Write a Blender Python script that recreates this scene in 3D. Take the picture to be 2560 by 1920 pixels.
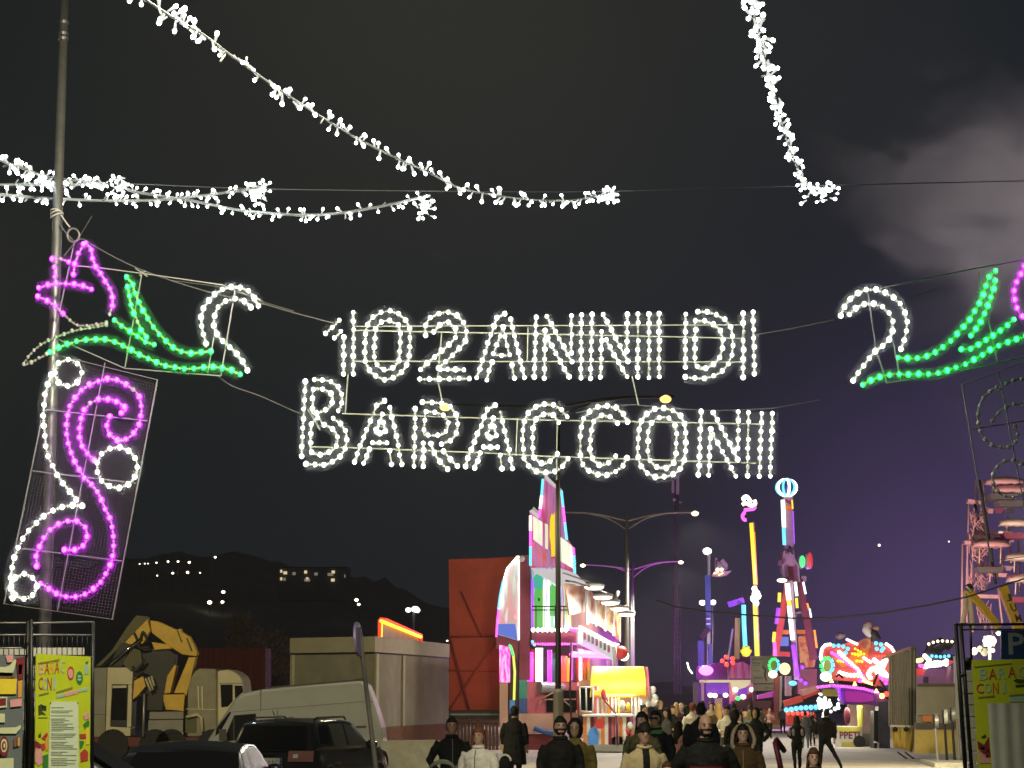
import bpy, bmesh, math, random, mathutils.noise
from math import sin, cos, pi, radians, atan, tan, sqrt
from mathutils import Vector, Matrix, Quaternion
R = random.Random(7)
scn = bpy.context.scene
for o in list(bpy.data.objects): bpy.data.objects.remove(o)
col = scn.collection
V = Vector
# ------------------------------------------------------------------ camera
F, HZ, EYE = 5440.0, 1735.0, 2.1           # focal length and horizon in photo pixels, eye height in metres
TILT = atan((HZ - 960) / F)
cam_d = bpy.data.cameras.new('camera'); cam = bpy.data.objects.new('camera', cam_d); col.objects.link(cam)
cam_d.sensor_width = 36; cam_d.lens = 36 * F / 2560; cam_d.clip_end = 6000; cam_d.clip_start = .1
cam.location = (0, 0, EYE); cam.rotation_euler = (pi / 2 + TILT, 0, 0)
scn.camera = cam
# ------------------------------------------------------------------ world, moon, exposure
w = bpy.data.worlds.new('World'); scn.world = w; w.use_nodes = True
nt = w.node_tree; nt.nodes.clear()
SUN_EL, SUN_ROT = radians(-6), radians(200)
sky = nt.nodes.new('ShaderNodeTexSky'); sky.sky_type = 'NISHITA'; sky.sun_disc = False
sky.sun_elevation = SUN_EL; sky.sun_rotation = SUN_ROT
b0 = nt.nodes.new('ShaderNodeBackground'); b0.inputs[1].default_value = .05
nt.links.new(sky.outputs[0], b0.inputs[0])
tc = nt.nodes.new('ShaderNodeTexCoord')
def sky_glow(direction, power, rgb):
    vn = nt.nodes.new('ShaderNodeVectorMath'); vn.operation = 'NORMALIZE'; nt.links.new(tc.outputs['Generated'], vn.inputs[0])
    dp = nt.nodes.new('ShaderNodeVectorMath'); dp.operation = 'DOT_PRODUCT'; dp.inputs[1].default_value = V(direction).normalized()
    nt.links.new(vn.outputs[0], dp.inputs[0])
    mx = nt.nodes.new('ShaderNodeMath'); mx.operation = 'MAXIMUM'; mx.inputs[1].default_value = 0; nt.links.new(dp.outputs['Value'], mx.inputs[0])
    pw = nt.nodes.new('ShaderNodeMath'); pw.operation = 'POWER'; pw.inputs[1].default_value = power; nt.links.new(mx.outputs[0], pw.inputs[0])
    bg = nt.nodes.new('ShaderNodeBackground'); bg.inputs[0].default_value = (*rgb, 1); nt.links.new(pw.outputs[0], bg.inputs[1])
    return bg
def addsh(a, b):
    n = nt.nodes.new('ShaderNodeAddShader'); nt.links.new(a.outputs[0], n.inputs[0]); nt.links.new(b.outputs[0], n.inputs[1]); return n
bgc = nt.nodes.new('ShaderNodeBackground'); bgc.inputs[0].default_value = (.0036, .0080, .0094, 1); bgc.inputs[1].default_value = 1
sh = addsh(b0, bgc)
sh = addsh(sh, sky_glow((.205, .97, .04), 240, (.076, .041, .138)))   # the fair's lights in the night air
sh = addsh(sh, sky_glow((.10, .97, .17), 20, (.0065, .0065, .0095)))
sh = addsh(sh, sky_glow((-.01, .96, .34), 60, (.016, .012, .0045)))   # warm street light overhead
ow = nt.nodes.new('ShaderNodeOutputWorld'); nt.links.new(sh.outputs[0], ow.inputs[0])
sd = bpy.data.lights.new('moon', 'SUN'); sd.energy = .01; sd.angle = radians(.5); sd.color = (.8, .88, 1)
so = bpy.data.objects.new('moon', sd); col.objects.link(so); so.rotation_euler = (radians(50), 0, radians(200))
scn.view_settings.view_transform = 'Standard'; scn.view_settings.look = 'None'
scn.view_settings.exposure = 0; scn.view_settings.gamma = 1; scn.view_settings.use_curve_mapping = False
cy = scn.cycles
cy.pixel_filter_type = 'GAUSSIAN'; cy.filter_width = 1.7; cy.use_denoising = True; cy.use_light_tree = True; cy.max_bounces = 5; cy.diffuse_bounces = 3; cy.glossy_bounces = 3
cy.transmission_bounces = 4; cy.transparent_max_bounces = 12; cy.volume_bounces = 0; cy.sample_clamp_indirect = 4
cy.volume_step_rate = 4; cy.caustics_reflective = False; cy.caustics_refractive = False

def lamp(name, kind, loc, power, rgb, size=.3, aim=None, spot=None):
    d = bpy.data.lights.new(name, kind); d.energy = power; d.color = rgb
    o = bpy.data.objects.new(name, d); col.objects.link(o); o.location = loc
    if kind == 'AREA': d.size = size
    else: d.shadow_soft_size = size
    if spot: d.spot_size = radians(spot); d.spot_blend = .6
    if aim is not None: o.rotation_euler = (V(aim) - V(loc)).to_track_quat('-Z', 'Y').to_euler()
    return o
WARM = (1, .89, .62)
L = dict(street=(-1.2, 14.5, 10.5), park=(-13.5, 42, 11), fair=(14, 60, 15))
lamp('street_lamp_light', 'SPOT', L['street'], 6800, WARM, .25, (-4.5, 25, 0), 98)
lamp('car_park_light', 'SPOT', L['park'], 12000, (1, .84, .46), .3, (-9, 72, 0), 150)

# ------------------------------------------------------------------ picture ray -> place
CT, ST = cos(TILT), sin(TILT)
def ray(px, py):
    u = (px - 1280) / F; v = (960 - py) / F
    return V((u, CT - v * ST, ST + v * CT))
def P(px, py, D):
    d = ray(px, py); return V((0, 0, EYE)) + d * (D / d.y)
class Wall:                                  # a vertical plane through two plan points
    def __init__(s, x0, y0, x1, y1):
        s.o = V((x0, y0, 0)); s.d = V((x1 - x0, y1 - y0, 0)).normalized(); s.n = V((-s.d.y, s.d.x, 0))
        if s.n.dot(V((0, 0, 0)) - s.o) < 0: s.n = -s.n      # towards the viewer
    def at(s, px, py, off=0):
        d = ray(px, py); e = V((0, 0, EYE)); t = (s.o + s.n * off - e).dot(s.n) / d.dot(s.n); return e + d * t
def flat(D): return Wall(-100, D, 100, D)
def px2m(D): return D / F

# ------------------------------------------------------------------ mesh building
ORG = {}
def org(o): return ORG.get(o.name, V((0, 0, 0))) if o else V((0, 0, 0))
def props(o, label=None, cat=None, group=None, kind=None):
    if label: o['label'] = label
    if cat: o['category'] = cat
    if group: o['group'] = group
    if kind: o['kind'] = kind
    return o
def thing(name, label, cat, loc, group=None):
    o = bpy.data.objects.new(name, None); col.objects.link(o); o.location = loc; o.empty_display_size = .2
    ORG[o.name] = V(loc); return props(o, label, cat, group)
class MB:
    def __init__(s): s.v = []; s.f = []; s.m = []; s.cur = 0
    def add(s, vs, fs, m=None):
        b = len(s.v); s.v += [V(p) for p in vs]
        for f in fs: s.f.append([b + i for i in f]); s.m.append(s.cur if m is None else m)
    def box(s, c, size, rz=0, rx=0, ry=0, m=None):
        M = Matrix.Translation(V(c)) @ Matrix.Rotation(rz, 4, 'Z') @ Matrix.Rotation(ry, 4, 'Y') @ Matrix.Rotation(rx, 4, 'X')
        x, y, z = [k / 2 for k in size]
        vs = [M @ V((a * x, b * y, c2 * z)) for a in (-1, 1) for b in (-1, 1) for c2 in (-1, 1)]
        s.add(vs, [(0, 1, 3, 2), (4, 6, 7, 5), (0, 4, 5, 1), (2, 3, 7, 6), (0, 2, 6, 4), (1, 5, 7, 3)], m)
    def prism(s, pts, vec, m=None):
        pts = [V(p) for p in pts]; vec = V(vec); n = len(pts)
        s.add(pts + [p + vec for p in pts], [list(range(n)), list(range(2 * n - 1, n - 1, -1))] + [(i, (i + 1) % n, n + (i + 1) % n, n + i)[::-1] for i in range(n)], m)
    def loft(s, rings, caps=True, m=None, closed=False):
        n = len(rings[0]); vs = [p for r in rings for p in r]; fs = []
        k = len(rings)
        for i in range(k if closed else k - 1):
            j = (i + 1) % k
            for a in range(n):
                b = (a + 1) % n; fs.append((i * n + a, i * n + b, j * n + b, j * n + a))
        if caps and not closed: fs.append(list(range(n))[::-1]); fs.append([(k - 1) * n + a for a in range(n)])
        s.add(vs, fs, m)
    def tube(s, path, r, n=6, closed=False, m=None, caps=True):
        path = [V(p) for p in path]; k = len(path)
        rr = r if isinstance(r, (list, tuple)) else [r] * k
        rings = []; ref = None
        for i, p in enumerate(path):
            a = path[(i - 1) % k] if (closed or i) else p; b = path[(i + 1) % k] if (closed or i < k - 1) else p
            t = (b - a)
            t = t.normalized() if t.length > 1e-9 else V((0, 0, 1))
            if ref is None: ref = V((0, 1, 0)) if abs(t.y) < .9 else V((1, 0, 0))
            u = (ref - t * ref.dot(t)).normalized(); ref = u; w2 = t.cross(u)
            q = rr[i]; qa, qb = q if isinstance(q, (tuple, list)) else (q, q)
            rings.append([p + u * (cos(2 * pi * j / n) * qa) + w2 * (sin(2 * pi * j / n) * qb) for j in range(n)])
        s.loft(rings, caps, m, closed)
    def ball(s, c, r, n=8, k=5, m=None, mat=None):
        c = V(c); rx, ry, rz = r if isinstance(r, (tuple, list)) else (r, r, r)
        vs = [V((0, 0, -rz))]; 
        for i in range(1, k):
            a = -pi / 2 + pi * i / k
            for j in range(n): vs.append(V((cos(a) * cos(2 * pi * j / n) * rx, cos(a) * sin(2 * pi * j / n) * ry, sin(a) * rz)))
        vs.append(V((0, 0, rz))); fs = []
        for j in range(n):
            fs.append((0, 1 + (j + 1) % n, 1 + j))
            for i in range(k - 2):
                a = 1 + i * n; fs.append((a + j, a + (j + 1) % n, a + n + (j + 1) % n, a + n + j))
            a = 1 + (k - 2) * n; fs.append((a + j, a + (j + 1) % n, len(vs) - 1))
        if mat: vs = [mat @ q for q in vs]
        s.add([c + q for q in vs], fs, m)
    def mesh(s, name, mats, o=V((0, 0, 0)), smooth=False):
        me = bpy.data.meshes.new(name); me.from_pydata([p - o for p in s.v], [], s.f)
        for m in (mats if isinstance(mats, (list, tuple)) else [mats]): me.materials.append(M(m))
        me.polygons.foreach_set('material_index', s.m)
        if smooth: me.polygons.foreach_set('use_smooth', [True] * len(s.f))
        me.update(); return me
    def build(s, name, mats, parent=None, smooth=False, bevel=0, **kw):
        if parent is None:
            lo = [min(p[i] for p in s.v) for i in range(3)]; hi = [max(p[i] for p in s.v) for i in range(3)]
            o3 = V(((lo[0] + hi[0]) / 2, (lo[1] + hi[1]) / 2, lo[2]))
        else: o3 = org(parent)
        me = s.mesh(name, mats, o3, smooth)
        bm = bmesh.new(); bm.from_mesh(me); bmesh.ops.recalc_face_normals(bm, faces=bm.faces); bm.to_mesh(me); bm.free()
        o = bpy.data.objects.new(name, me); col.objects.link(o)
        if parent is None: o.location = o3
        else: o.parent = parent
        ORG[o.name] = o3
        if bevel:
            b = o.modifiers.new('bevel', 'BEVEL'); b.width = bevel; b.segments = 2; b.limit_method = 'ANGLE'
        props(o, **kw); return o
def place(me, name, at, parent, rot=None, scale=None):
    o = bpy.data.objects.new(name, me); col.objects.link(o); o.parent = parent; o.location = V(at) - org(parent); ORG[o.name] = V(at)
    if rot is not None:
        o.rotation_mode = 'QUATERNION'; o.rotation_quaternion = rot
    if scale: o.scale = scale if isinstance(scale, (tuple, list)) else (scale,) * 3
    return o
def one(fn, *a): mb = MB(); getattr(mb, fn)(*a); return mb
# ------------------------------------------------------------------ materials
MT = {}
SPEC = {}
def M(n):
    if not isinstance(n, str): return n
    if n not in MT: MT[n] = make_mat(n, *SPEC[n])
    return MT[n]
def make_mat(name, rgb, rough=.6, metal=0, var=.18, scale=6., emit=0, ecol=None, bump=.15, coat=0, alpha=1):
    m = bpy.data.materials.new(name); m.use_nodes = True; t = m.node_tree; n = t.nodes; b = n['Principled BSDF']
    b.inputs['Roughness'].default_value = rough; b.inputs['Metallic'].default_value = metal
    if name.startswith(('cloth', 'hair', 'steel_red', 'maroon', 'denim')): b.inputs['Specular IOR Level'].default_value = .12
    if name == 'tinted_glass': b.inputs['Specular IOR Level'].default_value = .015
    if name == 'car_glass': b.inputs['Specular IOR Level'].default_value = .2
    b.inputs['Coat Weight'].default_value = coat; b.inputs['Alpha'].default_value = alpha
    if emit:
        b.inputs['Emission Color'].default_value = (*(ecol or rgb), 1); b.inputs['Emission Strength'].default_value = emit
    if var:
        g = n.new('ShaderNodeNewGeometry')
        x = n.new('ShaderNodeTexNoise'); x.inputs['Scale'].default_value = scale; x.inputs['Detail'].default_value = 7; x.inputs['Roughness'].default_value = .65
        t.links.new(g.outputs['Position'], x.inputs['Vector'])
        r = n.new('ShaderNodeMapRange'); r.inputs['From Min'].default_value = .3; r.inputs['From Max'].default_value = .7
        r.inputs['To Min'].default_value = 1 - var; r.inputs['To Max'].default_value = 1 + var * .6; t.links.new(x.outputs['Fac'], r.inputs['Value'])
        c = n.new('ShaderNodeVectorMath'); c.operation = 'SCALE'; c.inputs[0].default_value = rgb; t.links.new(r.outputs[0], c.inputs['Scale'])
        t.links.new(c.outputs[0], b.inputs['Base Color'])
        if bump:
            bp = n.new('ShaderNodeBump'); bp.inputs['Strength'].default_value = bump; bp.inputs['Distance'].default_value = .02
            t.links.new(x.outputs['Fac'], bp.inputs['Height']); t.links.new(bp.outputs[0], b.inputs['Normal'])
    else: b.inputs['Base Color'].default_value = (*rgb, 1)
    return m
def glow(name, rgb, strength):
    SPEC[name] = ((.06, .06, .06), .4, 0, 0, 1, strength, rgb, 0)
def paint(name, rgb, rough=.6, metal=0, var=.18, scale=6., bump=.15, coat=0): SPEC[name] = (rgb, rough, metal, var, scale, 0, None, bump, coat)
glow('led_white', (.96, 1, .95), 24); glow('street_amber', (1, .60, .13), 2.6); glow('led_pink', (.80, .017, 1), 30); glow('led_green', (.008, 1, .05), 22); glow('lamp_white', (1, .97, .84), 5); glow('lamp_cool', (.95, 1, 1), 10); glow('lamp_warm', (1, .8, .45), 4)
glow('lamp_pink', (1, .12, .8), 1.7); glow('lamp_violet', (.42, .05, 1), 1.5); glow('lamp_green', (.06, 1, .22), 1.5)
glow('lamp_amber', (1, .70, .20), 3.2); glow('lamp_red', (1, .06, .03), 2.6); glow('lamp_blue', (.05, .35, 1), 2.5); glow('lamp_cyan', (.13, .72, 1), 1.7)
glow('lamp_yellow', (1, .66, .02), 1.9); glow('lamp_orange', (1, .26, .02), 2); glow('lamp_magenta', (1, .10, .8), 6); glow('lamp_dot', (1, .85, .6), 6)
glow('halo_white', (.62, .66, .40), 1.2); glow('halo_pink', (.6, .0, 1), 7); glow('halo_green', (.0, .75, .07), 3)
paint('cable_white', (.42, .45, .46), .5, 0, .1, 8, .0); paint('wire', (.14, .14, .14), .5, 0, .1, 8, 0); paint('wire_dark', (.015, .015, .016), .5, 0, .1, 8, 0)
paint('rail_white', (.42, .44, .33), .35, 0, .1, 12, 0); paint('frame_steel', (.42, .42, .42), .4, .6, .15, 10)
paint('galv', (.36, .36, .35), .42, .75, .2, 9); paint('strap', (.7, .68, .62), .8, 0, .2, 20)
paint('netting', (.16, .13, .17), .9, 0, .3, 14)
paint('asphalt', (.10, .098, .092), .8, 0, .35, .9, .4); paint('pale_paving', (.42, .40, .35), .75, 0, .25, .6, .3)
paint('hill', (.11, .115, .10), .9, 0, .5, .02); paint('concrete', (.30, .30, .27), .85, 0, .25, 3)
# ------------------------------------------------------------------ paths
def smooth(pts, n=6, closed=False):
    pts = [V(p) for p in pts]; k = len(pts); out = []
    for i in range(k if closed else k - 1):
        g = lambda j: pts[j % k] if closed else pts[max(0, min(k - 1, j))]
        a, b, c, d = g(i - 1), g(i), g(i + 1), g(i + 2)
        for s in range(n):
            t = s / n; out.append(.5 * ((2 * b) + (c - a) * t + (2 * a - 5 * b + 4 * c - d) * t * t + (3 * b - a - 3 * c + d) * t ** 3))
    if not closed: out.append(pts[-1])
    return out
def spaced(path, step, closed=False, first=0):
    path = [V(p) for p in path] + ([V(path[0])] if closed else [])
    ln = sum((path[i + 1] - path[i]).length for i in range(len(path) - 1))
    k = max(1, round(ln / step)); k2 = k if closed else k + 1; want = [ln * (i + first) / k for i in range(k2)]; out = []; acc = 0; i = 0
    for wv in want:
        while i < len(path) - 2 and acc + (path[i + 1] - path[i]).length < wv - 1e-9: acc += (path[i + 1] - path[i]).length; i += 1
        s = (path[i + 1] - path[i]).length; out.append(path[i].lerp(path[i + 1], min(1, (wv - acc) / s if s else 0)))
    return out
def pxs(flatlist, ox, oy, sc, D):
    it = iter(flatlist); return [P(ox + a * sc, oy + b * sc, D) for a, b in zip(it, it)]

# ------------------------------------------------------------------ ground and hills
def sheet(name, x0, x1, y0, y1, nx, ny, z, mat, bumpz=0):
    mb = MB(); vs = []
    for j in range(ny + 1):
        for i in range(nx + 1): vs.append((x0 + (x1 - x0) * i / nx, y0 + (y1 - y0) * j / ny, z))
    mb.add(vs, [(j * (nx + 1) + i, j * (nx + 1) + i + 1, (j + 1) * (nx + 1) + i + 1, (j + 1) * (nx + 1) + i) for j in range(ny) for i in range(nx)])
    return mb.build(name, mat, kind='structure')
sheet('ground', -900, 900, -60, 1500, 4, 4, 0, 'asphalt')
sheet('fairground_paving', -3, 60, 50, 240, 4, 4, .004, 'pale_paving')
mb = MB(); rows = []
for j in range(12):
    y = 480 + j * 55; rows.append([])
    for i in range(161):
        x = -420 + i * 5.25; u = j / 11
        zz = (88 * u ** .8) * (.85 + .15 * sin(x * .011 + 1.2)) * max(.0, min(1, (60 - x) / 190)) + 3 * sin(x * .05 + j) * u + (R.random() ** 2 * 3.2 + 1.2 * sin(x * .23 + j * 2)) * min(1, u * 3)
        rows[-1].append(V((x, y, max(-.5, zz))))
mb.add([p for r in rows for p in r], [(j * 161 + i, j * 161 + i + 1, (j + 1) * 161 + i + 1, (j + 1) * 161 + i) for j in range(11) for i in range(160)])
mb.build('hill', 'hill', smooth=True, kind='structure')
# ------------------------------------------------------------------ the illuminated arch
BULB = {}; HALO = True
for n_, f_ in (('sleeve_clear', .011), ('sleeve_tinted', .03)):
  sm_ = bpy.data.materials.new(n_); sm_.use_nodes = True; t_ = sm_.node_tree; t_.nodes.clear()   # added faint tubes round the ropes that imitate lens glow
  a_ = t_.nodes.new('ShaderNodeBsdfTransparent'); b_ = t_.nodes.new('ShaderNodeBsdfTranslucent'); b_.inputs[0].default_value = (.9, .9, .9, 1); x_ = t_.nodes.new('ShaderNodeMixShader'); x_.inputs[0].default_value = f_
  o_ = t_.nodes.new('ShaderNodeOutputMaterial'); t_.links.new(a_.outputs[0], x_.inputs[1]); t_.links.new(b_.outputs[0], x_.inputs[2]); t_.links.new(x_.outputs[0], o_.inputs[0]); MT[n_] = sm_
def bulb_mesh(mat, r):
    k = (mat, round(r, 4))
    if k not in BULB:
        mb = MB(); mb.ball((0, 0, 0), (r * .86, r * .86, r), 7, 4)
        rim = {'led_white': 'halo_white', 'led_pink': 'halo_pink', 'led_green': 'halo_green'}.get(mat)
        if rim: mb.cur = 1; mb.ball((0, r * .8, 0), (r * 1.2, r * .6, r * 1.25), 8, 3)          # added glowing blob behind the bulb, imitates its coloured halo
        BULB[k] = mb.mesh('bulb', [mat, rim] if rim else mat, smooth=True)
    return BULB[k]
def rope_part(name, parent, runs, D, step, r_bulb=.025, mat='led_white', rail='rail_white', lit=True, sub=True, rail_r=.008):
    """one rope of light: the rail it is clipped to, with every bulb a piece of its own"""
    mb = MB(); spots = []
    for pts, closed, curved in runs:
        path = smooth(pts, 6, closed) if curved else pts
        mb.tube(path, rail_r, 5, closed)
        sp = spaced(path, step, closed); spots += sp
        for a, b in zip(sp, sp[1:]):                       # clips between the bulbs
            c = a.lerp(b, .5); t = (b - a).normalized(); s = V((-t.z, 0, t.x))
            mb.tube([c - s * .017, c + s * .017], .0055, 4)
            mb.tube([a.lerp(b, .3) - s * .012, a.lerp(b, .3) + s * .012], .004, 4)
    for q in spots: mb.tube([q, q + V((0, .045, 0))], [.014, .011], 6)      # sockets
    part = mb.build(name, rail, parent)
    if lit and HALO:
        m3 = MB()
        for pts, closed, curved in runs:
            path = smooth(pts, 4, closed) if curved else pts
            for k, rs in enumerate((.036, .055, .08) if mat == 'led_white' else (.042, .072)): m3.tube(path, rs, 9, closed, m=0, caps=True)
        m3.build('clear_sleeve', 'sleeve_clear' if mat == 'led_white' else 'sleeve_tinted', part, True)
    me = bulb_mesh(mat if lit else 'bulb_off', r_bulb)
    for q in spots: place(me if R.random() > .015 else bulb_mesh('bulb_off', r_bulb), 'bulb', q + V((0, -.022, 0)) + V((R.uniform(-.004, .004), 0, R.uniform(-.004, .004))), part, scale=R.uniform(.78, 1.14))
    return part, len(spots)
paint('bulb_off', (.55, .55, .52), .25, 0, 0)
DS = 25.0
def letter_runs(ox, oy, sc, defs):
    out = []
    for kind, pts in defs:
        out.append((pxs(pts, ox, oy, sc, DS), 'c' in kind, 's' in kind))
    return out
A1, A2 = (720, 740, 600 / 2212), (1300, 740, 660 / 2212)
ROW1 = [
 (A1, [('', [600,150,606,290,605,380,600,720]), ('', [515,380,510,720]), ('', [475,225,345,350]), ('', [485,330,430,390])]),
 (A1, [('cs', [940,140,1030,175,1095,240,1125,330,1120,515,1105,600,1060,690,970,755,885,770,790,725,730,655,710,555,715,380,725,290,770,210,845,160]),
       ('cs', [940,230,1015,270,1035,340,1030,515,1020,600,970,660,900,685,830,650,795,575,800,380,815,295,865,240])]),
 (A1, [('s', [1270,365,1265,275,1300,215,1360,175,1435,150,1505,160,1580,200,1630,270,1645,350,1630,425,1580,485,1520,540,1460,600,1385,665]), ('', [1400,678,1620,680]),
       ('s', [1345,335,1395,270,1470,240,1540,300,1545,380,1490,440,1425,500,1360,555,1295,610,1220,680]), ('', [1215,770,1670,760])]),
 (A1, [('', [2000,165,1930,195,1895,280,1870,360,1840,445,1815,525,1785,620,1740,755]), ('', [2050,215,2085,350,2115,490,2140,590,2180,755]),
       ('c', [1985,285,1950,385,1890,545,2045,555,2010,430]), ('', [1880,610,1830,775]), ('', [2065,640,2085,760])]),
 (A2, [('', [135,180,120,680]), ('', [210,290,205,690]), ('', [225,170,435,555]), ('', [230,355,410,680]), ('', [430,165,430,480]), ('', [515,160,510,690])]),
 (A2, [('', [605,155,590,690]), ('', [685,300,675,680]), ('', [695,155,905,550]), ('', [720,370,895,680]), ('', [900,155,895,460]), ('', [990,150,985,680])]),
 (A2, [('', [1080,155,1080,685]), ('', [1165,150,1165,680])]),
 (A2, [('', [1385,155,1385,600]), ('s', [1490,135,1575,135,1650,160,1730,210,1775,290,1780,370,1780,455,1755,545,1705,620,1625,670,1540,690,1445,690,1385,680]),
       ('cs', [1470,210,1540,210,1605,230,1665,275,1695,340,1695,425,1680,500,1640,560,1570,600,1500,610,1465,545,1465,380,1470,295])]),
 (A2, [('', [1870,150,1870,680]), ('', [1950,135,1965,655])])]
def A_small(dx, dy=0):
    q = lambda l: [v + (dx if i % 2 == 0 else dy) for i, v in enumerate(l)]
    return [('', q([890,970,810,1015,785,1090,755,1170,715,1255,685,1340,650,1420,615,1535])), ('', q([940,1030,965,1150,985,1235,1000,1310,1020,1390,1030,1475,1050,1555])),
            ('c', q([870,1090,835,1200,800,1268,905,1262,880,1180])), ('', q([780,1355,910,1355])), ('', q([750,1410,725,1480,700,1545])), ('', q([935,1430,955,1555]))]
ROW2 = [
 (A1, [('', [160,790,125,1475]), ('s', [165,1550,255,1555,355,1555,440,1510,500,1455,540,1360,535,1260,485,1180,415,1130]), ('s', [240,775,330,775,415,800,480,870,500,970,465,1060]),
       ('cs', [235,860,325,860,390,890,415,945,390,1025,325,1060,225,1085,230,1000]), ('cs', [275,1125,220,1170,210,1250,210,1340,210,1430,265,1465,345,1455,415,1420,455,1350,445,1265,390,1210,325,1180])]),
 (A1, A_small(0)),
 (A1, [('', [1175,1040,1160,1570]), ('s', [1240,980,1325,980,1410,990,1485,1010,1545,1090,1565,1180,1550,1270,1495,1335,1415,1365]), ('', [1435,1430,1500,1510,1560,1570]),
       ('cs', [1270,1065,1330,1070,1410,1085,1465,1135,1475,1220,1415,1280,1330,1285,1255,1280,1255,1215,1260,1140]), ('', [1250,1355,1245,1570]), ('', [1315,1360,1340,1430,1375,1495,1415,1545,1470,1600])]),
 (A1, A_small(1020, 40)),
 (A2, [('s', [395,1015,320,930,235,910,155,920,85,965,40,1040,25,1140,25,1270,30,1345,65,1415,130,1465,205,1480,285,1475,350,1435,400,1365]), ('s', [325,1065,280,1000,205,990,135,1030,110,1110,105,1270,110,1340,155,1390,220,1405,310,1325])]),
 (A2, [('s', [900,1055,840,960,755,925,660,930,585,970,530,1035,510,1125,505,1295,510,1370,545,1440,630,1490,710,1500,795,1475,860,1425,895,1355]), ('s', [815,1070,760,1015,695,1000,630,1035,600,1110,590,1190,585,1265,590,1330,635,1400,710,1415,800,1345])]),
 (A2, [('cs', [1205,940,1290,965,1355,1020,1385,1110,1390,1190,1385,1290,1375,1380,1325,1470,1240,1510,1145,1520,1060,1480,1005,1405,985,1310,990,1240,995,1160,1000,1090,1040,1010,1115,955]),
       ('cs', [1165,1020,1240,1020,1290,1070,1310,1150,1310,1240,1305,1320,1285,1400,1220,1440,1145,1435,1085,1375,1070,1305,1075,1220,1075,1135,1110,1055])]),
 (A2, [('', [1520,970,1495,1500]), ('', [1595,1115,1580,1500]), ('', [1615,975,1825,1370]), ('', [1620,1165,1805,1510]), ('', [1830,970,1825,1280]), ('', [1915,980,1905,1505])]),
 (A2, [('', [2025,985,2005,1510]), ('', [2115,985,2095,1510])])]
counts = []
for rows, word, name_px, rails in ((ROW1, '102 ANNI DI', (1350, 950), [((890, 816), (1860, 812)), ((880, 903), (1865, 905)), ((880, 826), (1400, 836), (1860, 846)), ((1320, 818), (1318, 905))]),
                           (ROW2, 'BARACCONI', (1330, 1190), [((775, 1117), (900, 1120), (1230, 1133), (1345, 1140), (1640, 1150), (1890, 1158)), ((855, 1034), (1200, 1045), (1345, 1050), (1640, 1055), (1900, 1060)), ((1293, 1045), (1290, 1140)), ((1393, 1060), (1391, 1200)), ((755, 1000), (800, 1075))])):
    t = thing('light_sign', ('white bulb lettering 102 ANNI DI, upper row of the illuminated arch' if rows is ROW1 else 'white bulb lettering BARACCONI, lower row hanging under the 102 ANNI DI row'), 'light sign', P(*name_px, DS))
    n = 0
    for (ox, oy, sc), defs in rows:
        _, k = rope_part('letter', t, letter_runs(ox, oy, sc, defs), DS, .108, mat='led_white'); n += k
    counts.append(n)
    mb = MB()
    for rl in rails: mb.tube([P(a, b, DS + .06) for a, b in rl], .0075 if len(rl) < 3 else .0085, 5)
    mb.build('rail', 'rail_white', t)
for a, lb in zip((((870, 935), (863, 1035)), ((1093, 945), (1105, 1000)), ((1580, 940), (1596, 1012)), ((1104, 832), (1094, 945))), ('thin tie wire from the digit 1 down to the letter B', 'thin tie wire from the digit 2 down to the letter R', 'thin tie wire between the last N of ANNI and the letter O below', 'thin tie wire hanging inside the digit 2')):
    mb = MB(); mb.tube([P(x, y, DS + .03) for x, y in a], .007, 4); props(mb.build('tie_wire', 'rail_white'), lb, 'wire')
print('letter bulbs', counts)
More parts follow.
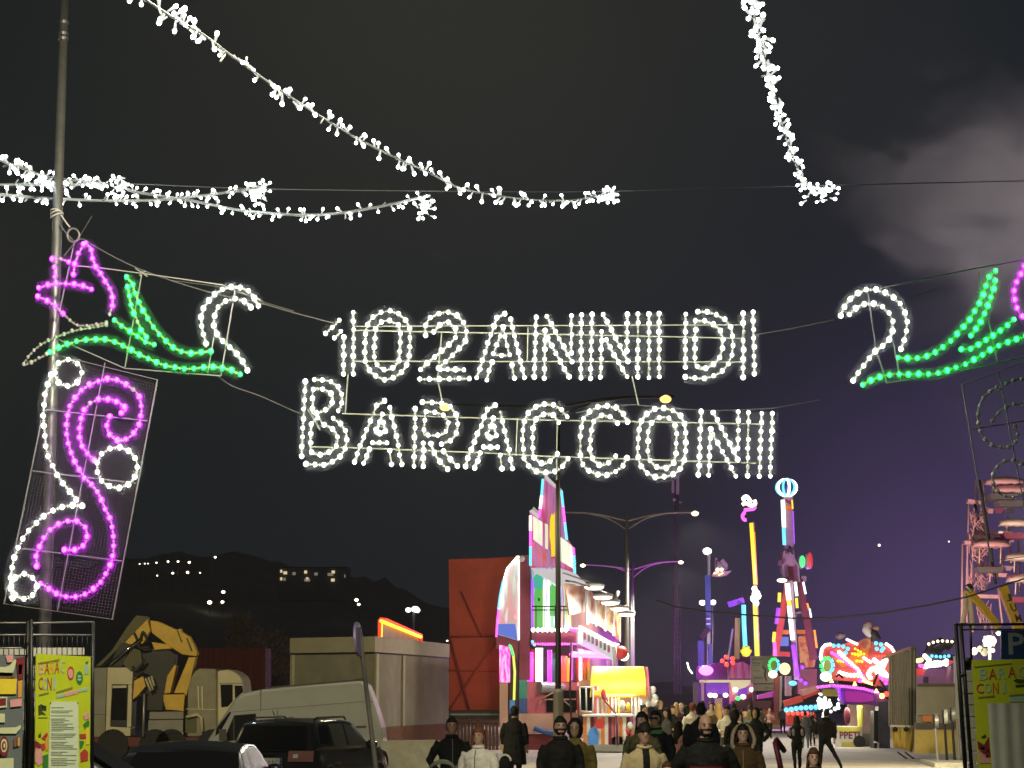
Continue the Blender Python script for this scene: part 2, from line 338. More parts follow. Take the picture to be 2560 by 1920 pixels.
# --- flower motif, left and right, and the scroll panels
OL = (0, 500, 700 / 2212); OR = (2000, 600, 560 / 1689); OS = (0, 880, 560 / 1366)
DF = 24.2
def motif(name, label, D, o, groups, bars, at):
    t = thing(name, label, 'light motif', P(*at, D))
    for nm, mat, lit, step, lines in groups:
        rope_part(nm, t, [(pxs(l, *o, D), c, True) for c, l in lines], D, step, .026, mat, lit=lit)
    mb = MB()
    for b in bars: mb.tube(pxs(b, *o, D + .07), .0085, 5)
    mb.build('support_frame', 'frame_steel', t); return t
motif('flower_light', 'pink tulip with green leaves and white curl, strapped to the left pole', DF, OL, [
 ('petal_rope', 'led_pink', True, .107, [(0, [680,340,720,385,730,455,755,525,800,590,845,660,885,730,890,820,865,905]), (0, [660,350,620,430,590,510,582,590]), (0, [415,465,478,465,545,490]), (0, [430,530,435,610]), (0, [310,695,390,670,490,660,570,665,650,680,725,705]), (0, [300,765,375,795,440,840,500,900])]),
 ('leaf_rope', 'led_green', True, .107, [(0, [1000,610,1045,660,1065,730,1095,805,1135,880,1180,955,1225,1020,1285,1085,1350,1150,1415,1190,1495,1210,1580,1205,1665,1195]), (0, [1010,690,1025,780,1045,860,1080,940,1110,1015,1160,1085]), (0, [905,950,965,995,1030,1040,1100,1085,1160,1125,1220,1145]),
   (0, [395,1200,490,1155,565,1130,640,1110,730,1100,810,1100,890,1115,965,1145,1035,1185,1110,1225,1190,1260,1265,1295,1340,1315,1425,1330,1510,1335,1590,1325,1665,1320,1745,1325,1825,1345,1900,1380])]),
 ('curl_rope', 'led_white', True, .107, [(0, [2040,840,2000,755,1945,710,1860,685,1775,700,1705,740,1645,800,1600,880,1590,965,1605,1055,1630,1135]), (0, [1985,850,1925,795,1850,785,1770,805,1710,870,1690,950,1695,1030,1740,1095,1795,1145,1855,1200,1910,1265,1955,1345])]),
 ('unlit_rope', 'led_white', False, .1, [(0, [500,900,600,985,720,990,840,970]), (0, [840,990,600,1030,430,1090,300,1160,200,1270,200,1305,290,1260,370,1220])])],
 [[1860,690,1745,1390], [1125,560,985,1330], [590,320,420,1120], [1690,1080,1640,1370], [600,520,780,535,1160,585,1750,670,2060,790], [440,1090,985,1330,1745,1390], [1070,540,1165,605], [1100,600,1150,560]], (430, 900))
motif('flower_light', 'green leaves and white curl at the right end of the arch, unlit scroll below', DF, OR, [
 ('leaf_rope', 'led_green', True, .107, [(0, [735,885,830,895,920,885,1005,855,1085,800,1155,740,1220,670,1280,595,1330,520,1370,440,1395,355,1420,285,1475,230]), (0, [1470,305,1450,395,1420,485,1385,565,1345,645,1285,725]), (0, [1215,825,1300,815,1380,765,1460,720,1540,660,1610,600]),
   (0, [470,1095,550,1050,630,1025,715,1010,805,1015,900,1010,995,1010,1090,990,1175,960,1260,930,1340,885,1425,835,1510,790,1590,760,1680,735,1760,700,1840,690])]),
 ('curl_rope', 'led_white', True, .107, [(0, [305,570,345,485,410,420,500,375,590,380,685,420,755,485,795,565,805,655,790,745,760,825]), (0, [370,565,440,500,525,480,610,500,680,565,700,640,685,725,630,795,565,840,510,910,450,985,400,1065])]),
 ('petal_rope', 'led_pink', True, .107, [(0, [1760,90,1700,180,1660,265,1620,345,1615,435,1640,525,1700,600,1790,640])])],
 [[510,380,575,830,655,1075], [700,750,760,1060], [1350,245,1360,420], [1420,590,1490,930], [600,365,1340,210,1500,185,1760,130], [650,1080,1220,985,1490,930,1700,880,1800,840]], (2250, 960))
def scroll(label, D, o, groups, quad, bars, net, at):
    t = thing('scroll_light_panel', label, 'light motif', P(*at, D))
    for nm, mat, lit, step, lines in groups:
        rope_part(nm, t, [(pxs(l, *o, D), c, True) for c, l in lines], D, step, .027, mat, lit=lit)
    mb = MB(); q = pxs(quad, *o, D + .06)
    mb.tube(q, .011, 5, True)
    for b in bars: mb.tube(pxs(b, *o, D + .05), .008, 5)
    mb.build('panel_frame', 'frame_steel', t)
    if net:
        n2 = MB(); c = sum(q, V()) / 4; q2 = [c + (p - c) * .985 + V((0, .03, 0)) for p in q]
        k = 34
        for i in range(1, k):                              # woven strands of the backing net
            a = q2[0].lerp(q2[1], i / k); b = q2[3].lerp(q2[2], i / k); n2.box((a + b) / 2, (.0022, .002, (a - b).length * .999), 0, 0, atan((a.x - b.x) / (a.z - b.z)))
        for i in range(1, 80):
            a = q2[0].lerp(q2[3], i / 80); b = q2[1].lerp(q2[2], i / 80); d = b - a; n2.box((a + b) / 2 + V((0, .003, 0)), (d.length, .002, .0022), 0, 0, -atan(d.z / d.x))
        n2.build('backing_net', 'netting', t, kind='stuff')
    return t
circ = lambda cx, cy, r, k=12: [f for i in range(k) for f in (cx + r * cos(2 * pi * i / k), cy + r * sin(2 * pi * i / k))]
scroll('tall tilted panel with glowing pink scrolls and white rings on the left pole', 24.0, OS, [
 ('scroll_rope', 'led_pink', True, .108, [(0, [670,395,650,465,690,525,750,540,810,505,845,450,862,380,860,310,835,250,780,205,720,175,660,165,595,180,540,205,487,245,445,300,420,355,408,420,408,480,415,545,432,605,455,665,485,720,520,770,570,820,610,880,635,940,665,1000,683,1060,692,1130,693,1200,685,1270,657,1335,617,1400,565,1450,500,1485,430,1495,360,1480,310,1450,250,1410]),
   (0, [740,372,770,348,718,305,658,288,590,292,525,340,497,405,485,485,493,550,525,610,575,660]), (0, [225,1305,222,1240,245,1180,285,1110,340,1060,405,1032,468,1032,525,1080,528,1155,470,1205,395,1205])]),
 ('white_rope', 'led_white', True, .112, [(0, [315,140,290,210,275,270,268,340,265,400,270,450,275,515,280,575,295,645,325,700,355,760,390,805,425,850,465,900]), (0, [505,940,430,935,365,950,310,975,250,1015,195,1070,150,1125,115,1190,90,1250,75,1315,65,1380,65,1430,80,1500])]),
 ('ring_rope', 'led_white', True, .112, [(1, circ(715, 705, 124))]), ('ring_rope', 'led_white', True, .112, [(1, circ(417, 128, 82))]), ('ring_rope', 'led_white', True, .112, [(1, circ(148, 1430, 76))])],
 [335,15,960,170,685,1630,25,1535], [[640,65,350,1580], [270,350,900,420], [195,725,830,800], [110,1195,745,1275]], True, (150, 1400))
scroll('unlit scroll panel at the right edge with dark bulbs on a thin frame', 24.0, OR, [
 ('unlit_rope', 'led_white', False, .1, [(0, [1480,1110,1390,1180,1350,1260,1340,1350,1355,1430,1400,1510,1480,1560,1580,1560,1640,1480,1620,1400]), (0, [1450,1360,1520,1280,1610,1240,1720,1250,1820,1330,1850,1450]), (1, circ(1590, 1800, 140)), (0, [1500,1120,1600,1060,1750,1050,1850,1090])])],
 [1225,1095,1740,905,2140,2330,1440,2420], [[1275,1430,1900,1330], [1500,1000,1760,2370]], False, (2600, 1500))
# --- cables of the arch
for pts, r, lb in (([(160, 640), (200, 598), (235, 615), (310, 655), (400, 692), (540, 735), (640, 755), (735, 782), (835, 808)], .008, 'steel cable from the left pole over the tulip to the digit 1'), ([(420, 700), (560, 720), (650, 752), (735, 778)], .005, 'thin second cable beside the one reaching the digit 1'), ([(545, 940), (580, 965), (650, 990), (735, 1028), (752, 1034)], .008, 'steel cable from the left white curl down to the letter B'),
               ([(1890, 836), (1960, 825), (2085, 800)], .008, 'steel cable from the end of the upper letter row to the right curl'), ([(2245, 755), (2345, 720)], .004, 'thin wire behind the right white curl'), ([(200, 590), (230, 540)], .004, 'thin wire rising from the steel ring to the garlands'), ([(150, 560), (165, 582), (182, 600)], .01, 'short rope between the left pole strap and the steel ring'),
               ([(1900, 1025), (1975, 1013), (2050, 1000)], .003, 'thin wire leaving the end of the lower letter row'), ([(1440, 1032), (1520, 1018), (1580, 1012), (1700, 1022), (1800, 1026), (1940, 1020)], .004, 'thin bowed wire over the letters C C O N I of the lower row')):
    mb = MB(); mb.tube(smooth([P(x, y, DS - .1) for x, y in pts], 4), r, 5); props(mb.build('arch_cable', 'wire'), lb, 'cable')
mb = MB(); mb.tube([P(183 + 15 * cos(a), 588 + 17 * sin(a), DF - .05) for a in [2 * pi * i / 14 for i in range(14)]], .012, 6, True)
props(mb.build('lifting_ring', 'frame_steel'), 'round steel ring hanging beside the strap on the left pole', 'ring')
# --- pole
t = thing('lamp_post', 'tall tapered galvanised pole carrying the pink flower and scroll lights', 'lamp post', V((P(103, 1735, 25).x, 25, 0)))
a, b = P(103, 1800, 25), P(163, -60, 25); a.z = 0
mb = MB(); mb.tube([a, a.lerp(b, .5), b], [.082, .066, .049], 20); mb.build('pole', 'galv', t, True)
mb = MB(); c = a.lerp(b, .925)
for k in (0, .06, .2): mb.tube([c + V((0, 0, k)), c + V((0, 0, k + .035))], .062, 18)
mb.build('collar', 'galv', t)
mb = MB(); c = P(142, 540, 25)
for k in range(3): mb.tube([c + V((.072 * cos(q), .072 * sin(q), .02 * k + .03 * cos(q + k))) for q in [2 * pi * i / 12 for i in range(12)]], .009, 5, True)
mb.tube([c + V((.06, -.05, 0)), P(168, 560, 24.9), P(175, 568, 24.9)], .01, 5); mb.build('rope_wrap', 'strap', t)
# --- garlands of small lamps
glow('garland_tip', (.93, 1, 1), 18); paint('garland_stem', (.55, .56, .5), .4, 0, .05, 5, 0)
glow('garland_glow', (.92, .97, .85), .8)
mb = MB(); mb.tube([(0, 0, 0), (0, 0, .075)], [.008, .016], 5); mb.cur = 1; mb.ball((0, 0, .085), (.02, .02, .024), 6, 4)
G_ON = mb.mesh('bulb', ['garland_glow', 'garland_tip'], smooth=True)
mb = MB(); mb.tube([(0, 0, 0), (0, 0, .085)], [.007, .012], 5); G_OFF = mb.mesh('bulb', ['garland_stem'], smooth=True)
def garland(label, pts, D0, D1, step, bunch, sc=1.0, off=.1, lead=0):
    k = len(pts); path = smooth([P(x, y, D0 + (D1 - D0) * i / (k - 1)) for i, (x, y) in enumerate(pts)], 6)
    t = thing('light_garland', label, 'string lights', path[-1], 'white light garlands over the road')
    mb = MB(); mb.tube(path, [.014 * D0 / 20 * sc] * len(path), 6)
    mb.build('cable', 'cable_white', t)
    ln = sum((path[i + 1] - path[i]).length for i in range(len(path) - 1))
    for q in spaced(path, step * .84)[lead:]:
        if R.random() < .12: continue
        for rep in range(1 if R.random() < .62 else 2):
            d = V((R.uniform(-1, 1), R.uniform(-.7, .2), R.choice((-1, -.9, 1, .6, -.4)))).normalized()
            place(G_OFF if R.random() < off else G_ON, 'bulb', q + V((R.uniform(-.04, .04), 0, 0)), t, V((0, 0, 1)).rotation_difference(d), R.uniform(.75, 1.1) * sc)
    if bunch:
        c = P(*bunch[:2], D1)
        for i in range(bunch[2]):
            d = V((R.uniform(-1, 1), R.uniform(-1, 0), R.uniform(-1, 1))).normalized()
            place(G_ON, 'bulb', c + V((R.uniform(-1, 1) * bunch[3], R.uniform(-.1, .1), R.uniform(-1, 1) * bunch[4])), t, V((0, 0, 1)).rotation_difference(d), R.uniform(.8, 1.15) * sc)
garland('long white garland sweeping from the top left to the middle of the sky', [(300,-45),(365,0),(440,48),(510,88),(600,155),(700,225),(800,290),(900,350),(1000,400),(1060,425),(1150,470),(1250,490),(1340,500),(1430,500),(1500,488),(1530,478)], 15, 29, .15, (1527, 492, 16, .07, .12))
garland('steep white garland dropping from the top edge right of centre', [(1855,-60),(1880,0),(1893,70),(1910,140),(1928,210),(1945,270),(1960,325),(1978,380),(2000,430),(2015,462)], 15, 29, .135, (2052, 486, 30, .2, .1), lead=1)
garland('short white garland sloping down past the left pole from the edge', [(-60,372),(10,404),(60,422),(110,440),(160,448),(225,454),(262,458)], 21, 29, .16, (300, 466, 16, .1, .12))
garland('level white garland crossing the left pole, uppermost of the level ones', [(-60,463),(0,462),(80,461),(160,463),(230,460),(268,463)], 27, 29, .1, None)
garland('white garland from the left edge passing low in front of the pole', [(-60,482),(0,486),(90,494),(160,498),(260,502),(340,502),(420,498),(500,490),(560,482),(620,474),(665,466)], 26, 29, .105, (655, 488, 26, .09, .13))
garland('warm white garland hanging in a shallow curve below the cross wire', [(300,462),(330,478),(400,490),(470,500),(540,514),(600,526),(680,534),(760,538),(840,534),(920,522),(1000,506),(1075,488)], 29, 29, .1, (1062, 518, 26, .1, .13))
mb = MB(); mb.tube(smooth([P(x, y, 29.1) for x, y in ((-80, 474), (150, 462), (330, 460), (640, 472), (1100, 478), (1400, 480), (1530, 478), (1760, 472), (2050, 464), (2300, 458), (2640, 450))], 4), .0075, 5)
props(mb.build('cross_wire', 'wire'), 'long taut wire across the sky holding the ends of the garlands', 'wire')
# ------------------------------------------------------------------ helpers for traced pieces
def W_(D): return D if isinstance(D, Wall) else flat(D)
def pts(l): it = iter(l); return [(a, b) for a, b in zip(it, it)]
def sc(l, ox, oy, k): return [v * k + (oy if i % 2 else ox) for i, v in enumerate(l)]
def C3(*l): return sc(l, 0, 1500, 700 / 2212)
def C4(*l): return sc(l, 500, 1500, 700 / 2212)
def piece(name, mat, parent, D, thick, l, off=0, bevel=0, **kw):
    wl = W_(D); q = [wl.at(x, y, off) for x, y in pts(l)]; mb = MB(); mb.prism(q, -wl.n * thick); return mb.build(name, mat, parent, bevel=bevel, **kw)
def rc(x0, y0, x1, y1): return [x0, y0, x1, y0, x1, y1, x0, y1]
def strip(name, mat, parent, D, l, r, n=6, off=0, closed=False, **kw):
    wl = W_(D); mb = MB(); mb.tube([wl.at(x, y, off) for x, y in pts(l)], r, n, closed); return mb.build(name, mat, parent, n > 4, **kw)
def led_row(parent, D, l, step_px, r, mat, off=.05, name='led_row', closed=False):
    wl = W_(D); path = [wl.at(x, y, off) for x, y in pts(l)]; dd = D if not isinstance(D, Wall) else path[0].y
    mb = MB()
    for q in spaced(path, step_px * dd / F, closed): mb.ball(q, r, 6, 4)
    return mb.build(name, mat, parent, True, kind='stuff')
def text_piece(ch, mat, parent, D, cx, cy, hpx, name='lettering', off=.004, stretch=1.0, wpx=None, skew=0, thick=.003, bold=0, **kw):
    cu = bpy.data.curves.new('txt', 'FONT'); cu.body = ch; cu.resolution_u = 2; cu.offset = bold; o = bpy.data.objects.new('txt', cu); col.objects.link(o)
    dg = bpy.context.evaluated_depsgraph_get(); me = bpy.data.meshes.new_from_object(o.evaluated_get(dg)); bpy.data.objects.remove(o)
    xs = [v.co.x for v in me.vertices]; ys = [v.co.y for v in me.vertices]; x0, x1, y0, y1 = min(xs), max(xs), min(ys), max(ys)
    wl = W_(D); c = wl.at(cx, cy, off); top = wl.at(cx, cy - hpx / 2, off); bot = wl.at(cx, cy + hpx / 2, off); k = (top - bot).length / (y1 - y0)
    kx = k * stretch if wpx is None else ((wl.at(cx + wpx / 2, cy, off) - wl.at(cx - wpx / 2, cy, off)).length / (x1 - x0))
    sgn = 1 if wl.d.x >= 0 else -1
    mb = MB()
    vs = [c + wl.d * sgn * ((v.co.x - (x0 + x1) / 2) * kx + skew * (v.co.y - (y0 + y1) / 2) * k) + V((0, 0, (v.co.y - (y0 + y1) / 2) * k)) for v in me.vertices]
    fs = [list(p.vertices) for p in me.polygons]; n = len(vs)
    ed = {}
    for f in fs:
        for a, b in zip(f, f[1:] + f[:1]): ed[(a, b)] = ed.get((a, b), 0) + 1
    bd = [(a, b) for a, b in ed if (b, a) not in ed]
    mb.add(vs + [v - wl.n * thick for v in vs], fs + [(b, a, a + n, b + n) for a, b in bd]); bpy.data.meshes.remove(me)
    return mb.build(name, mat, parent, **kw)

# ------------------------------------------------------------------ people
paint('skin', (.46, .30, .22), .55, 0, .12, 30, .05); paint('skin_tan', (.36, .22, .15), .55, 0, .12, 30, .05)
paint('hair_dark', (.018, .014, .012), .55, 0, .4, 60); paint('hair_brown', (.07, .035, .018), .55, 0, .4, 60); paint('hair_blond', (.42, .29, .13), .55, 0, .3, 60); paint('hair_red', (.16, .06, .035), .55, 0, .3, 60)
paint('cloth_black', (.012, .013, .013), .75, 0, .5, 9, .5); paint('cloth_ink', (.012, .014, .022), .7, 0, .5, 9, .5); paint('cloth_grey', (.10, .10, .105), .85, 0, .3, 9, .5); paint('cloth_red', (.17, .012, .016), .7, 0, .25, 9, .4)
paint('cloth_beige', (.46, .38, .22), .8, 0, .18, 7, .5); paint('cloth_white', (.72, .70, .63), .5, 0, .14, 9, .6); paint('cloth_olive', (.20, .165, .045), .55, 0, .3, 8, .6); paint('cloth_brown', (.075, .045, .02), .85, 0, .3, 12, .6)
paint('cloth_camo', (.11, .105, .055), .8, 0, .9, 13, .4); paint('cloth_pink', (.42, .22, .19), .8, 0, .2, 9, .4); paint('denim', (.06, .065, .08), .85, 0, .3, 14, .3); paint('cloth_green', (.07, .22, .09), .7, 0, .2, 9); paint('shoe', (.03, .03, .03), .6, 0, .2)
paint('cloth_maroon', (.16, .03, .04), .8, 0, .25, 9, .4); paint('fur_trim', (.34, .27, .19), .95, 0, .4, 40, .8); paint('eye', (.01, .01, .01), .3, 0, 0); paint('lip', (.25, .09, .08), .5, 0, 0)
QUEUE = []
def ell(cx, cy, z, rx, ry, n=14): return [V((cx + rx * cos(2 * pi * i / n), cy + ry * sin(2 * pi * i / n), z)) for i in range(n)]
ARM = dict(down=((.245, .015, 1.14), (.25, -.05, .89)), pocket=((.315, .07, 1.12), (.205, -.09, .95)), front=((.25, -.05, 1.13), (.09, -.22, 1.05)), phone=((.25, -.06, 1.14), (.13, -.24, 1.28)), swing=((.27, .09, 1.15), (.3, .04, .9)), fwd=((.25, -.09, 1.15), (.24, -.25, .98)))
def person(label, px, top, D, jacket='cloth_black', trousers='cloth_black', hair='hair_dark', style='short', turn=0, bulk=1.0, arms=('down', 'down'), skin='skin', coat=0, stride=0, lean=0, near=False, zone=None, beard=None, extras=(), tilt=0):
    c = P(px, top, D); h = c.z; s = h / 1.76
    b = bulk; mb = MB()
    tors = [(.84, .155, .115), (.95, .17 * (1 + .5 * (b - 1)), .12 * b), (1.08, .158 * b, .112 * b), (1.25, .182 * b, .125 * b), (1.36, .186 * b, .115 * b), (1.42, .15 + .03 * (b - 1), .095), (1.45, .115, .082), (1.475, .085, .07), (1.53, .058, .062), (1.58, .055, .06)]
    mb.loft([ell(0, .01, z, rx, ry) for z, rx, ry in tors])
    mb.loft([ell(0, y, z, rx, ry) for z, rx, ry, y in ((1.515, .03, .035, -.035), (1.535, .05, .062, -.025), (1.57, .064, .082, -.012), (1.62, .073, .094, 0), (1.67, .076, .098, .006), (1.71, .07, .09, .01), (1.745, .048, .06, .012), (1.76, .012, .015, .012))])
    mb.ball((0, -.1, 1.618), (.014, .022, .022), 8, 5)
    for q in (-1, 1): mb.ball((q * .077, .008, 1.62), (.012, .02, .03), 6, 4)
    hands = []
    for q, nm in ((-1, arms[0]), (1, arms[1])):
        e, wv = (V((q * k[0] * (1 + .35 * (b - 1)), k[1], k[2])) for k in ARM[nm])
        sh = V((q * .168 * (1 + .45 * (b - 1)), .01, 1.378)); a = .066 * (1 + .7 * (b - 1))
        mb.tube([sh, sh.lerp(e, .5) + V((q * .012, 0, 0)), e, e.lerp(wv, .5), wv], [a, a * .95, a * .84, a * .76, a * .62], 10)
        if nm != 'pocket':
            d = (wv - e).normalized(); hc = wv + d * .055; hands.append(hc)
            mb.tube([wv, hc, wv + d * .1], [.028, (.042, .022), (.04, .018)], 8)
            sd = d.cross(V((0, 1, 0.01))).normalized()
            for i in range(4):
                f0 = wv + d * .095 + sd * (.027 - .018 * i); ln = (.06, .072, .068, .052)[i]; f1 = f0 + d * ln * .55 + V((0, -.008, 0)); mb.tube([f0, f1, f1 + d * ln * .4 + V((0, -.022, 0))], [.010, .0095, .008], 6)
            mb.tube([wv + d * .035 + sd * .025, wv + d * .07 + sd * .055 + V((0, -.02, 0)), wv + d * .1 + sd * .058 + V((0, -.03, 0))], [.014, .012, .009], 6)
    for q in (-1, 1):
        st = stride * q; kn = V((q * .1, -.03 + st * .5, .49)); an = V((q * .105, .02 + st, .09 + max(0, st) * .12))
        if stride > .3: kn, an = (V((-.27, -.04, .53)), V((-.52, .0, .13))) if q == -1 else (V((.1, -.05, .49)), V((.09, .02, .09)))
        mb.tube([V((q * .085, .01, .93)), V((q * .092, 0, .8)), kn, kn.lerp(an, .4) + V((0, .015, 0)), an], [.1, .095, .066, .06, .045], 10)
        mb.tube([an + V((0, .05, -.045)), an + V((0, -.02, -.035)), an + V((0, -.13, -.055)), an + V((0, -.18, -.062))], [(.035, .04), (.045, .045), (.047, .03), (.03, .02)], 8)
    if coat:
        mb.loft([ell(0, .012, z, rx * b, ry * b) for z, rx, ry in ((coat, .235, .17), ((coat + 1) / 2, .215, .155), (1.0, .19, .138), (1.12, .172, .124))])
    me = mb.mesh('tmp', [skin]); me.transform(Matrix.Scale(s, 4))
    o = bpy.data.objects.new('person', me); col.objects.link(o); o.location = (c.x, D, 0); o.rotation_euler = (0, lean, turn); ORG[o.name] = V((0, 0, 0))
    rm = o.modifiers.new('r', 'REMESH'); rm.mode = 'VOXEL'; rm.voxel_size = (.0125 if near else .02) * s; sm = o.modifiers.new('s', 'SMOOTH'); sm.iterations = 3 if near else 2; sm.factor = .5
    props(o, label, 'person')
    def sort(p):
        x, y, z = p
        for hc in hands:
            if (p - hc).length < .125 and (p - hc).length < .12: return 0
        if z > 1.505 and abs(x) < .12: return 0
        if zone:
            k = zone(p)
            if k is not None: return k
        if z < .085: return 3
        if z < .93 and not (coat and z > coat and abs(x) < .3): 
            if z < .93 and abs(x) < .2: return 2
        return 1
    QUEUE.append((o, s, sort, [skin, jacket, trousers, 'shoe'] + [k for k in extras]))
    Sc = Matrix.Scale(s, 4)
    def child(mbx, name, mat, sm_=True):
        mbx.v = [Sc @ p for p in mbx.v]; return mbx.build(name, mat, o, sm_)
    # hair, hood or hat
    def shell(c0, r, keep, n=22, k=16):
        m2 = MB(); m2.ball(c0, r, n, k); fs = []
        for f in m2.f:
            cc = sum((m2.v[i] for i in f), V()) / len(f)
            if keep(cc): fs.append(f)
        m2.f = fs; m2.m = [0] * len(fs)
        for i, p in enumerate(m2.v):
            d = (p - V(c0)); m2.v[i] = p + d.normalized() * R.uniform(-.006, .010)
        return m2
    def solid(m2, t=.012):
        n = len(m2.v); c0 = V((0, .01, 1.62)); ed = set()
        for f in m2.f:
            for a, b2 in zip(f, f[1:] + f[:1]): ed.add((a, b2))
        m2.v += [p + (c0 - p).normalized() * t for p in m2.v]
        m2.f += [[i + n for i in f][::-1] for f in m2.f] + [[b2, a, a + n, b2 + n] for a, b2 in ed if (b2, a) not in ed]; m2.m = [0] * len(m2.f); return m2
    hl = lambda p: p.z > 1.695 - .5 * max(0, p.y + .06) or (p.y > .012 and p.z > 1.56)
    if style == 'short': child(solid(shell((0, .01, 1.635), (.089, .11, .137), hl)), 'hair', hair)
    elif style == 'bald': pass
    elif style in ('long', 'long_back'):
        child(solid(shell((0, .012, 1.635), (.093, .116, .14), lambda p: p.z > 1.685 - .6 * max(0, p.y + .07) or p.y > -.015)), 'hair', hair)
        m2 = MB(); m2.loft([[V((.092 * k * cos(a), .02 + .1 * k2 * sin(a), z)) for a in [pi * (-.12 + 1.24 * i / 12) for i in range(13)]] + [V((.078 * k * cos(a), .02 + .085 * k2 * sin(a), z)) for a in [pi * (-.12 + 1.24 * i / 12) for i in range(12, -1, -1)]] for z, k, k2 in ((1.66, 1, 1.05), (1.58, 1.08, 1.12), (1.48, 1.25, 1.2), (1.36, 1.3, 1.35), (1.24, 1.1, 1.3))])
        child(m2, 'hair_lock', hair)
    elif style == 'beanie':
        child(solid(shell((0, .008, 1.648), (.092, .114, .135), lambda p: p.z > 1.675)), 'hat', hair)
        m2 = MB(); m2.tube([V((.088 * cos(a), .008 + .11 * sin(a), 1.677)) for a in [2 * pi * i / 18 for i in range(18)]], (.009), 8, True); child(m2, 'hat_brim', hair)
    elif style == 'hood':
        child(solid(shell((0, .03, 1.63), (.115, .135, .165), lambda p: p.y > -.06), .02), 'hood', hair)
    elif style == 'hood_down':
        child(solid(shell((0, .01, 1.635), (.089, .11, .137), hl)), 'hair', hair)
        m2 = MB(); m2.tube([V((.11 * cos(a), .04 + .1 * sin(a), 1.47 + .03 * sin(a))) for a in [2 * pi * i / 16 for i in range(16)]], (.03), 8, True); child(m2, 'hood', jacket)
    if style in ('short', 'long', 'bald', 'beanie') and near:
        m2 = MB(); m2.tube([V((.085 * cos(a), .01 + .082 * sin(a), 1.485 + .012 * sin(a))) for a in [2 * pi * i / 16 for i in range(16)]], (.018), 8, True); child(m2, 'collar', jacket)
    if beard:
        child(solid(shell((0, -.02, 1.578), (.071, .086, .07), lambda p: p.y < .0 and (p.z < 1.556 or (p.z < 1.6 and (abs(p.x) > .04 or p.z > 1.585)))), .01), 'beard', beard)
    if near:
        for q in (-1, 1):
            m2 = MB(); m2.ball((q * .03, -.0875, 1.64), (.012, .006, .006), 8, 4); child(m2, 'eye', 'eye')
            m2 = MB(); m2.box((q * .031, -.0895, 1.661), (.034, .008, .007), 0, 0, -q * .1); child(m2, 'eyebrow', hair if style != 'beanie' else 'hair_dark', False)
        m2 = MB(); m2.ball((0, -.086, 1.572), (.022, .006, .006), 8, 4); child(m2, 'mouth', 'lip')
    return o, s, child
def zipper(child, mat='frame_steel', z0=.98, z1=1.44, b=1.0):
    m2 = MB(); m2.tube([V((0, -.118 * b - .012 + (z > 1.35) * .012 + (z > 1.42) * .02, z)) for z in (z0, 1.08, 1.25, 1.34, z1)], .006, 4); child(m2, 'zip', mat, False)
def finish_people():
    dg = bpy.context.evaluated_depsgraph_get(); done = []
    for o, s, sort, mats in QUEUE: done.append(bpy.data.meshes.new_from_object(o.evaluated_get(dg)))
    for (o, s, sort, mats), me in zip(QUEUE, done):
        old = o.data; o.modifiers.clear(); o.data = me; bpy.data.meshes.remove(old); me.name = 'person'
        me.materials.clear()
        nrm = [v.normal.copy() for v in me.vertices]; cos_ = [v.co.copy() for v in me.vertices]; new = []
        for c0_, n0_ in zip(cos_, nrm):                    # folds in the cloth
            q = c0_ / s
            if q.z < 1.49 and q.z > .1:
                k = mathutils.noise.noise((q.x * 9 + o.location.x, q.y * 9, q.z * 16)) * .010 + mathutils.noise.noise((q.x * 22, q.y * 22 + o.location.x, q.z * 30)) * .005
                c0_ = c0_ + n0_ * (k * s)
            new += [c0_.x, c0_.y, c0_.z]
        me.vertices.foreach_set('co', new); me.update()
        for m in mats: me.materials.append(M(m))
        for p in me.polygons: p.material_index = min(sort(p.center / s), len(mats) - 1); p.use_smooth = True
# ------------------------------------------------------------------ left gate fence with posters
paint('fence_black', (.012, .012, .012), .45, .3, .2, 9); paint('fence_grey', (.22, .22, .21), .5, .4, .2, 9); paint('board_white', (.55, .55, .5), .7, 0, .2, 5)
paint('poster_lime', (.50, .60, .018), .55, 0, .10, 5, .1); paint('paper', (.62, .72, .52), .7, 0, .06, 6, .1); paint('ink_grey', (.24, .29, .22), .7, 0, .25, 40, 0)
paint('ink_red', (.45, .05, .04), .6, 0, .1, 9, 0); paint('ink_green', (.03, .2, .04), .6, 0, .1, 9, 0); paint('ink_dark', (.05, .07, .015), .6, 0, .1, 9, 0); paint('ink_blue', (.33, .52, .42), .6, 0, .1, 9, 0)
paint('ink_olive', (.22, .24, .03), .6, 0, .1, 9, 0); paint('ink_pink', (.68, .34, .34), .6, 0, .1, 9, 0); paint('ink_orange', (.68, .33, .06), .6, 0, .1, 9, 0); paint('ink_pale', (.6, .64, .4), .6, 0, .1, 9, 0); paint('ink_yellow', (.75, .6, .04), .6, 0, .1, 9, 0)
paint('ink_slate', (.13, .16, .17), .6, 0, .1, 9, 0); paint('ink_brown', (.2, .1, .06), .6, 0, .2, 9, 0); paint('ink_maroon', (.2, .02, .025), .6, 0, .1, 9, 0)
pl, pr = P(89, 1700, 20.0), P(226, 1700, 20.75)
WP = Wall(pl.x, pl.y, pr.x, pr.y)
t = thing('fence_gate', 'black metal gate frame behind the lime poster at the left edge', 'gate', V((pl.x, 20.1, 0)))
WG = Wall(pl.x - .02, 20.1, pr.x + .03, 20.86)
for nm, l in (('post', (78, 1548, 78, 1990)), ('post', (232, 1556, 230, 1990)), ('rail', (78, 1558, 234, 1555)), ('rail', (78, 1587, 232, 1588)), ('rail', (78, 1640, 232, 1643))):
    strip(nm, 'fence_black' if nm == 'post' else 'fence_grey', t, WG, l, .018 if nm == 'post' else .009, 8)
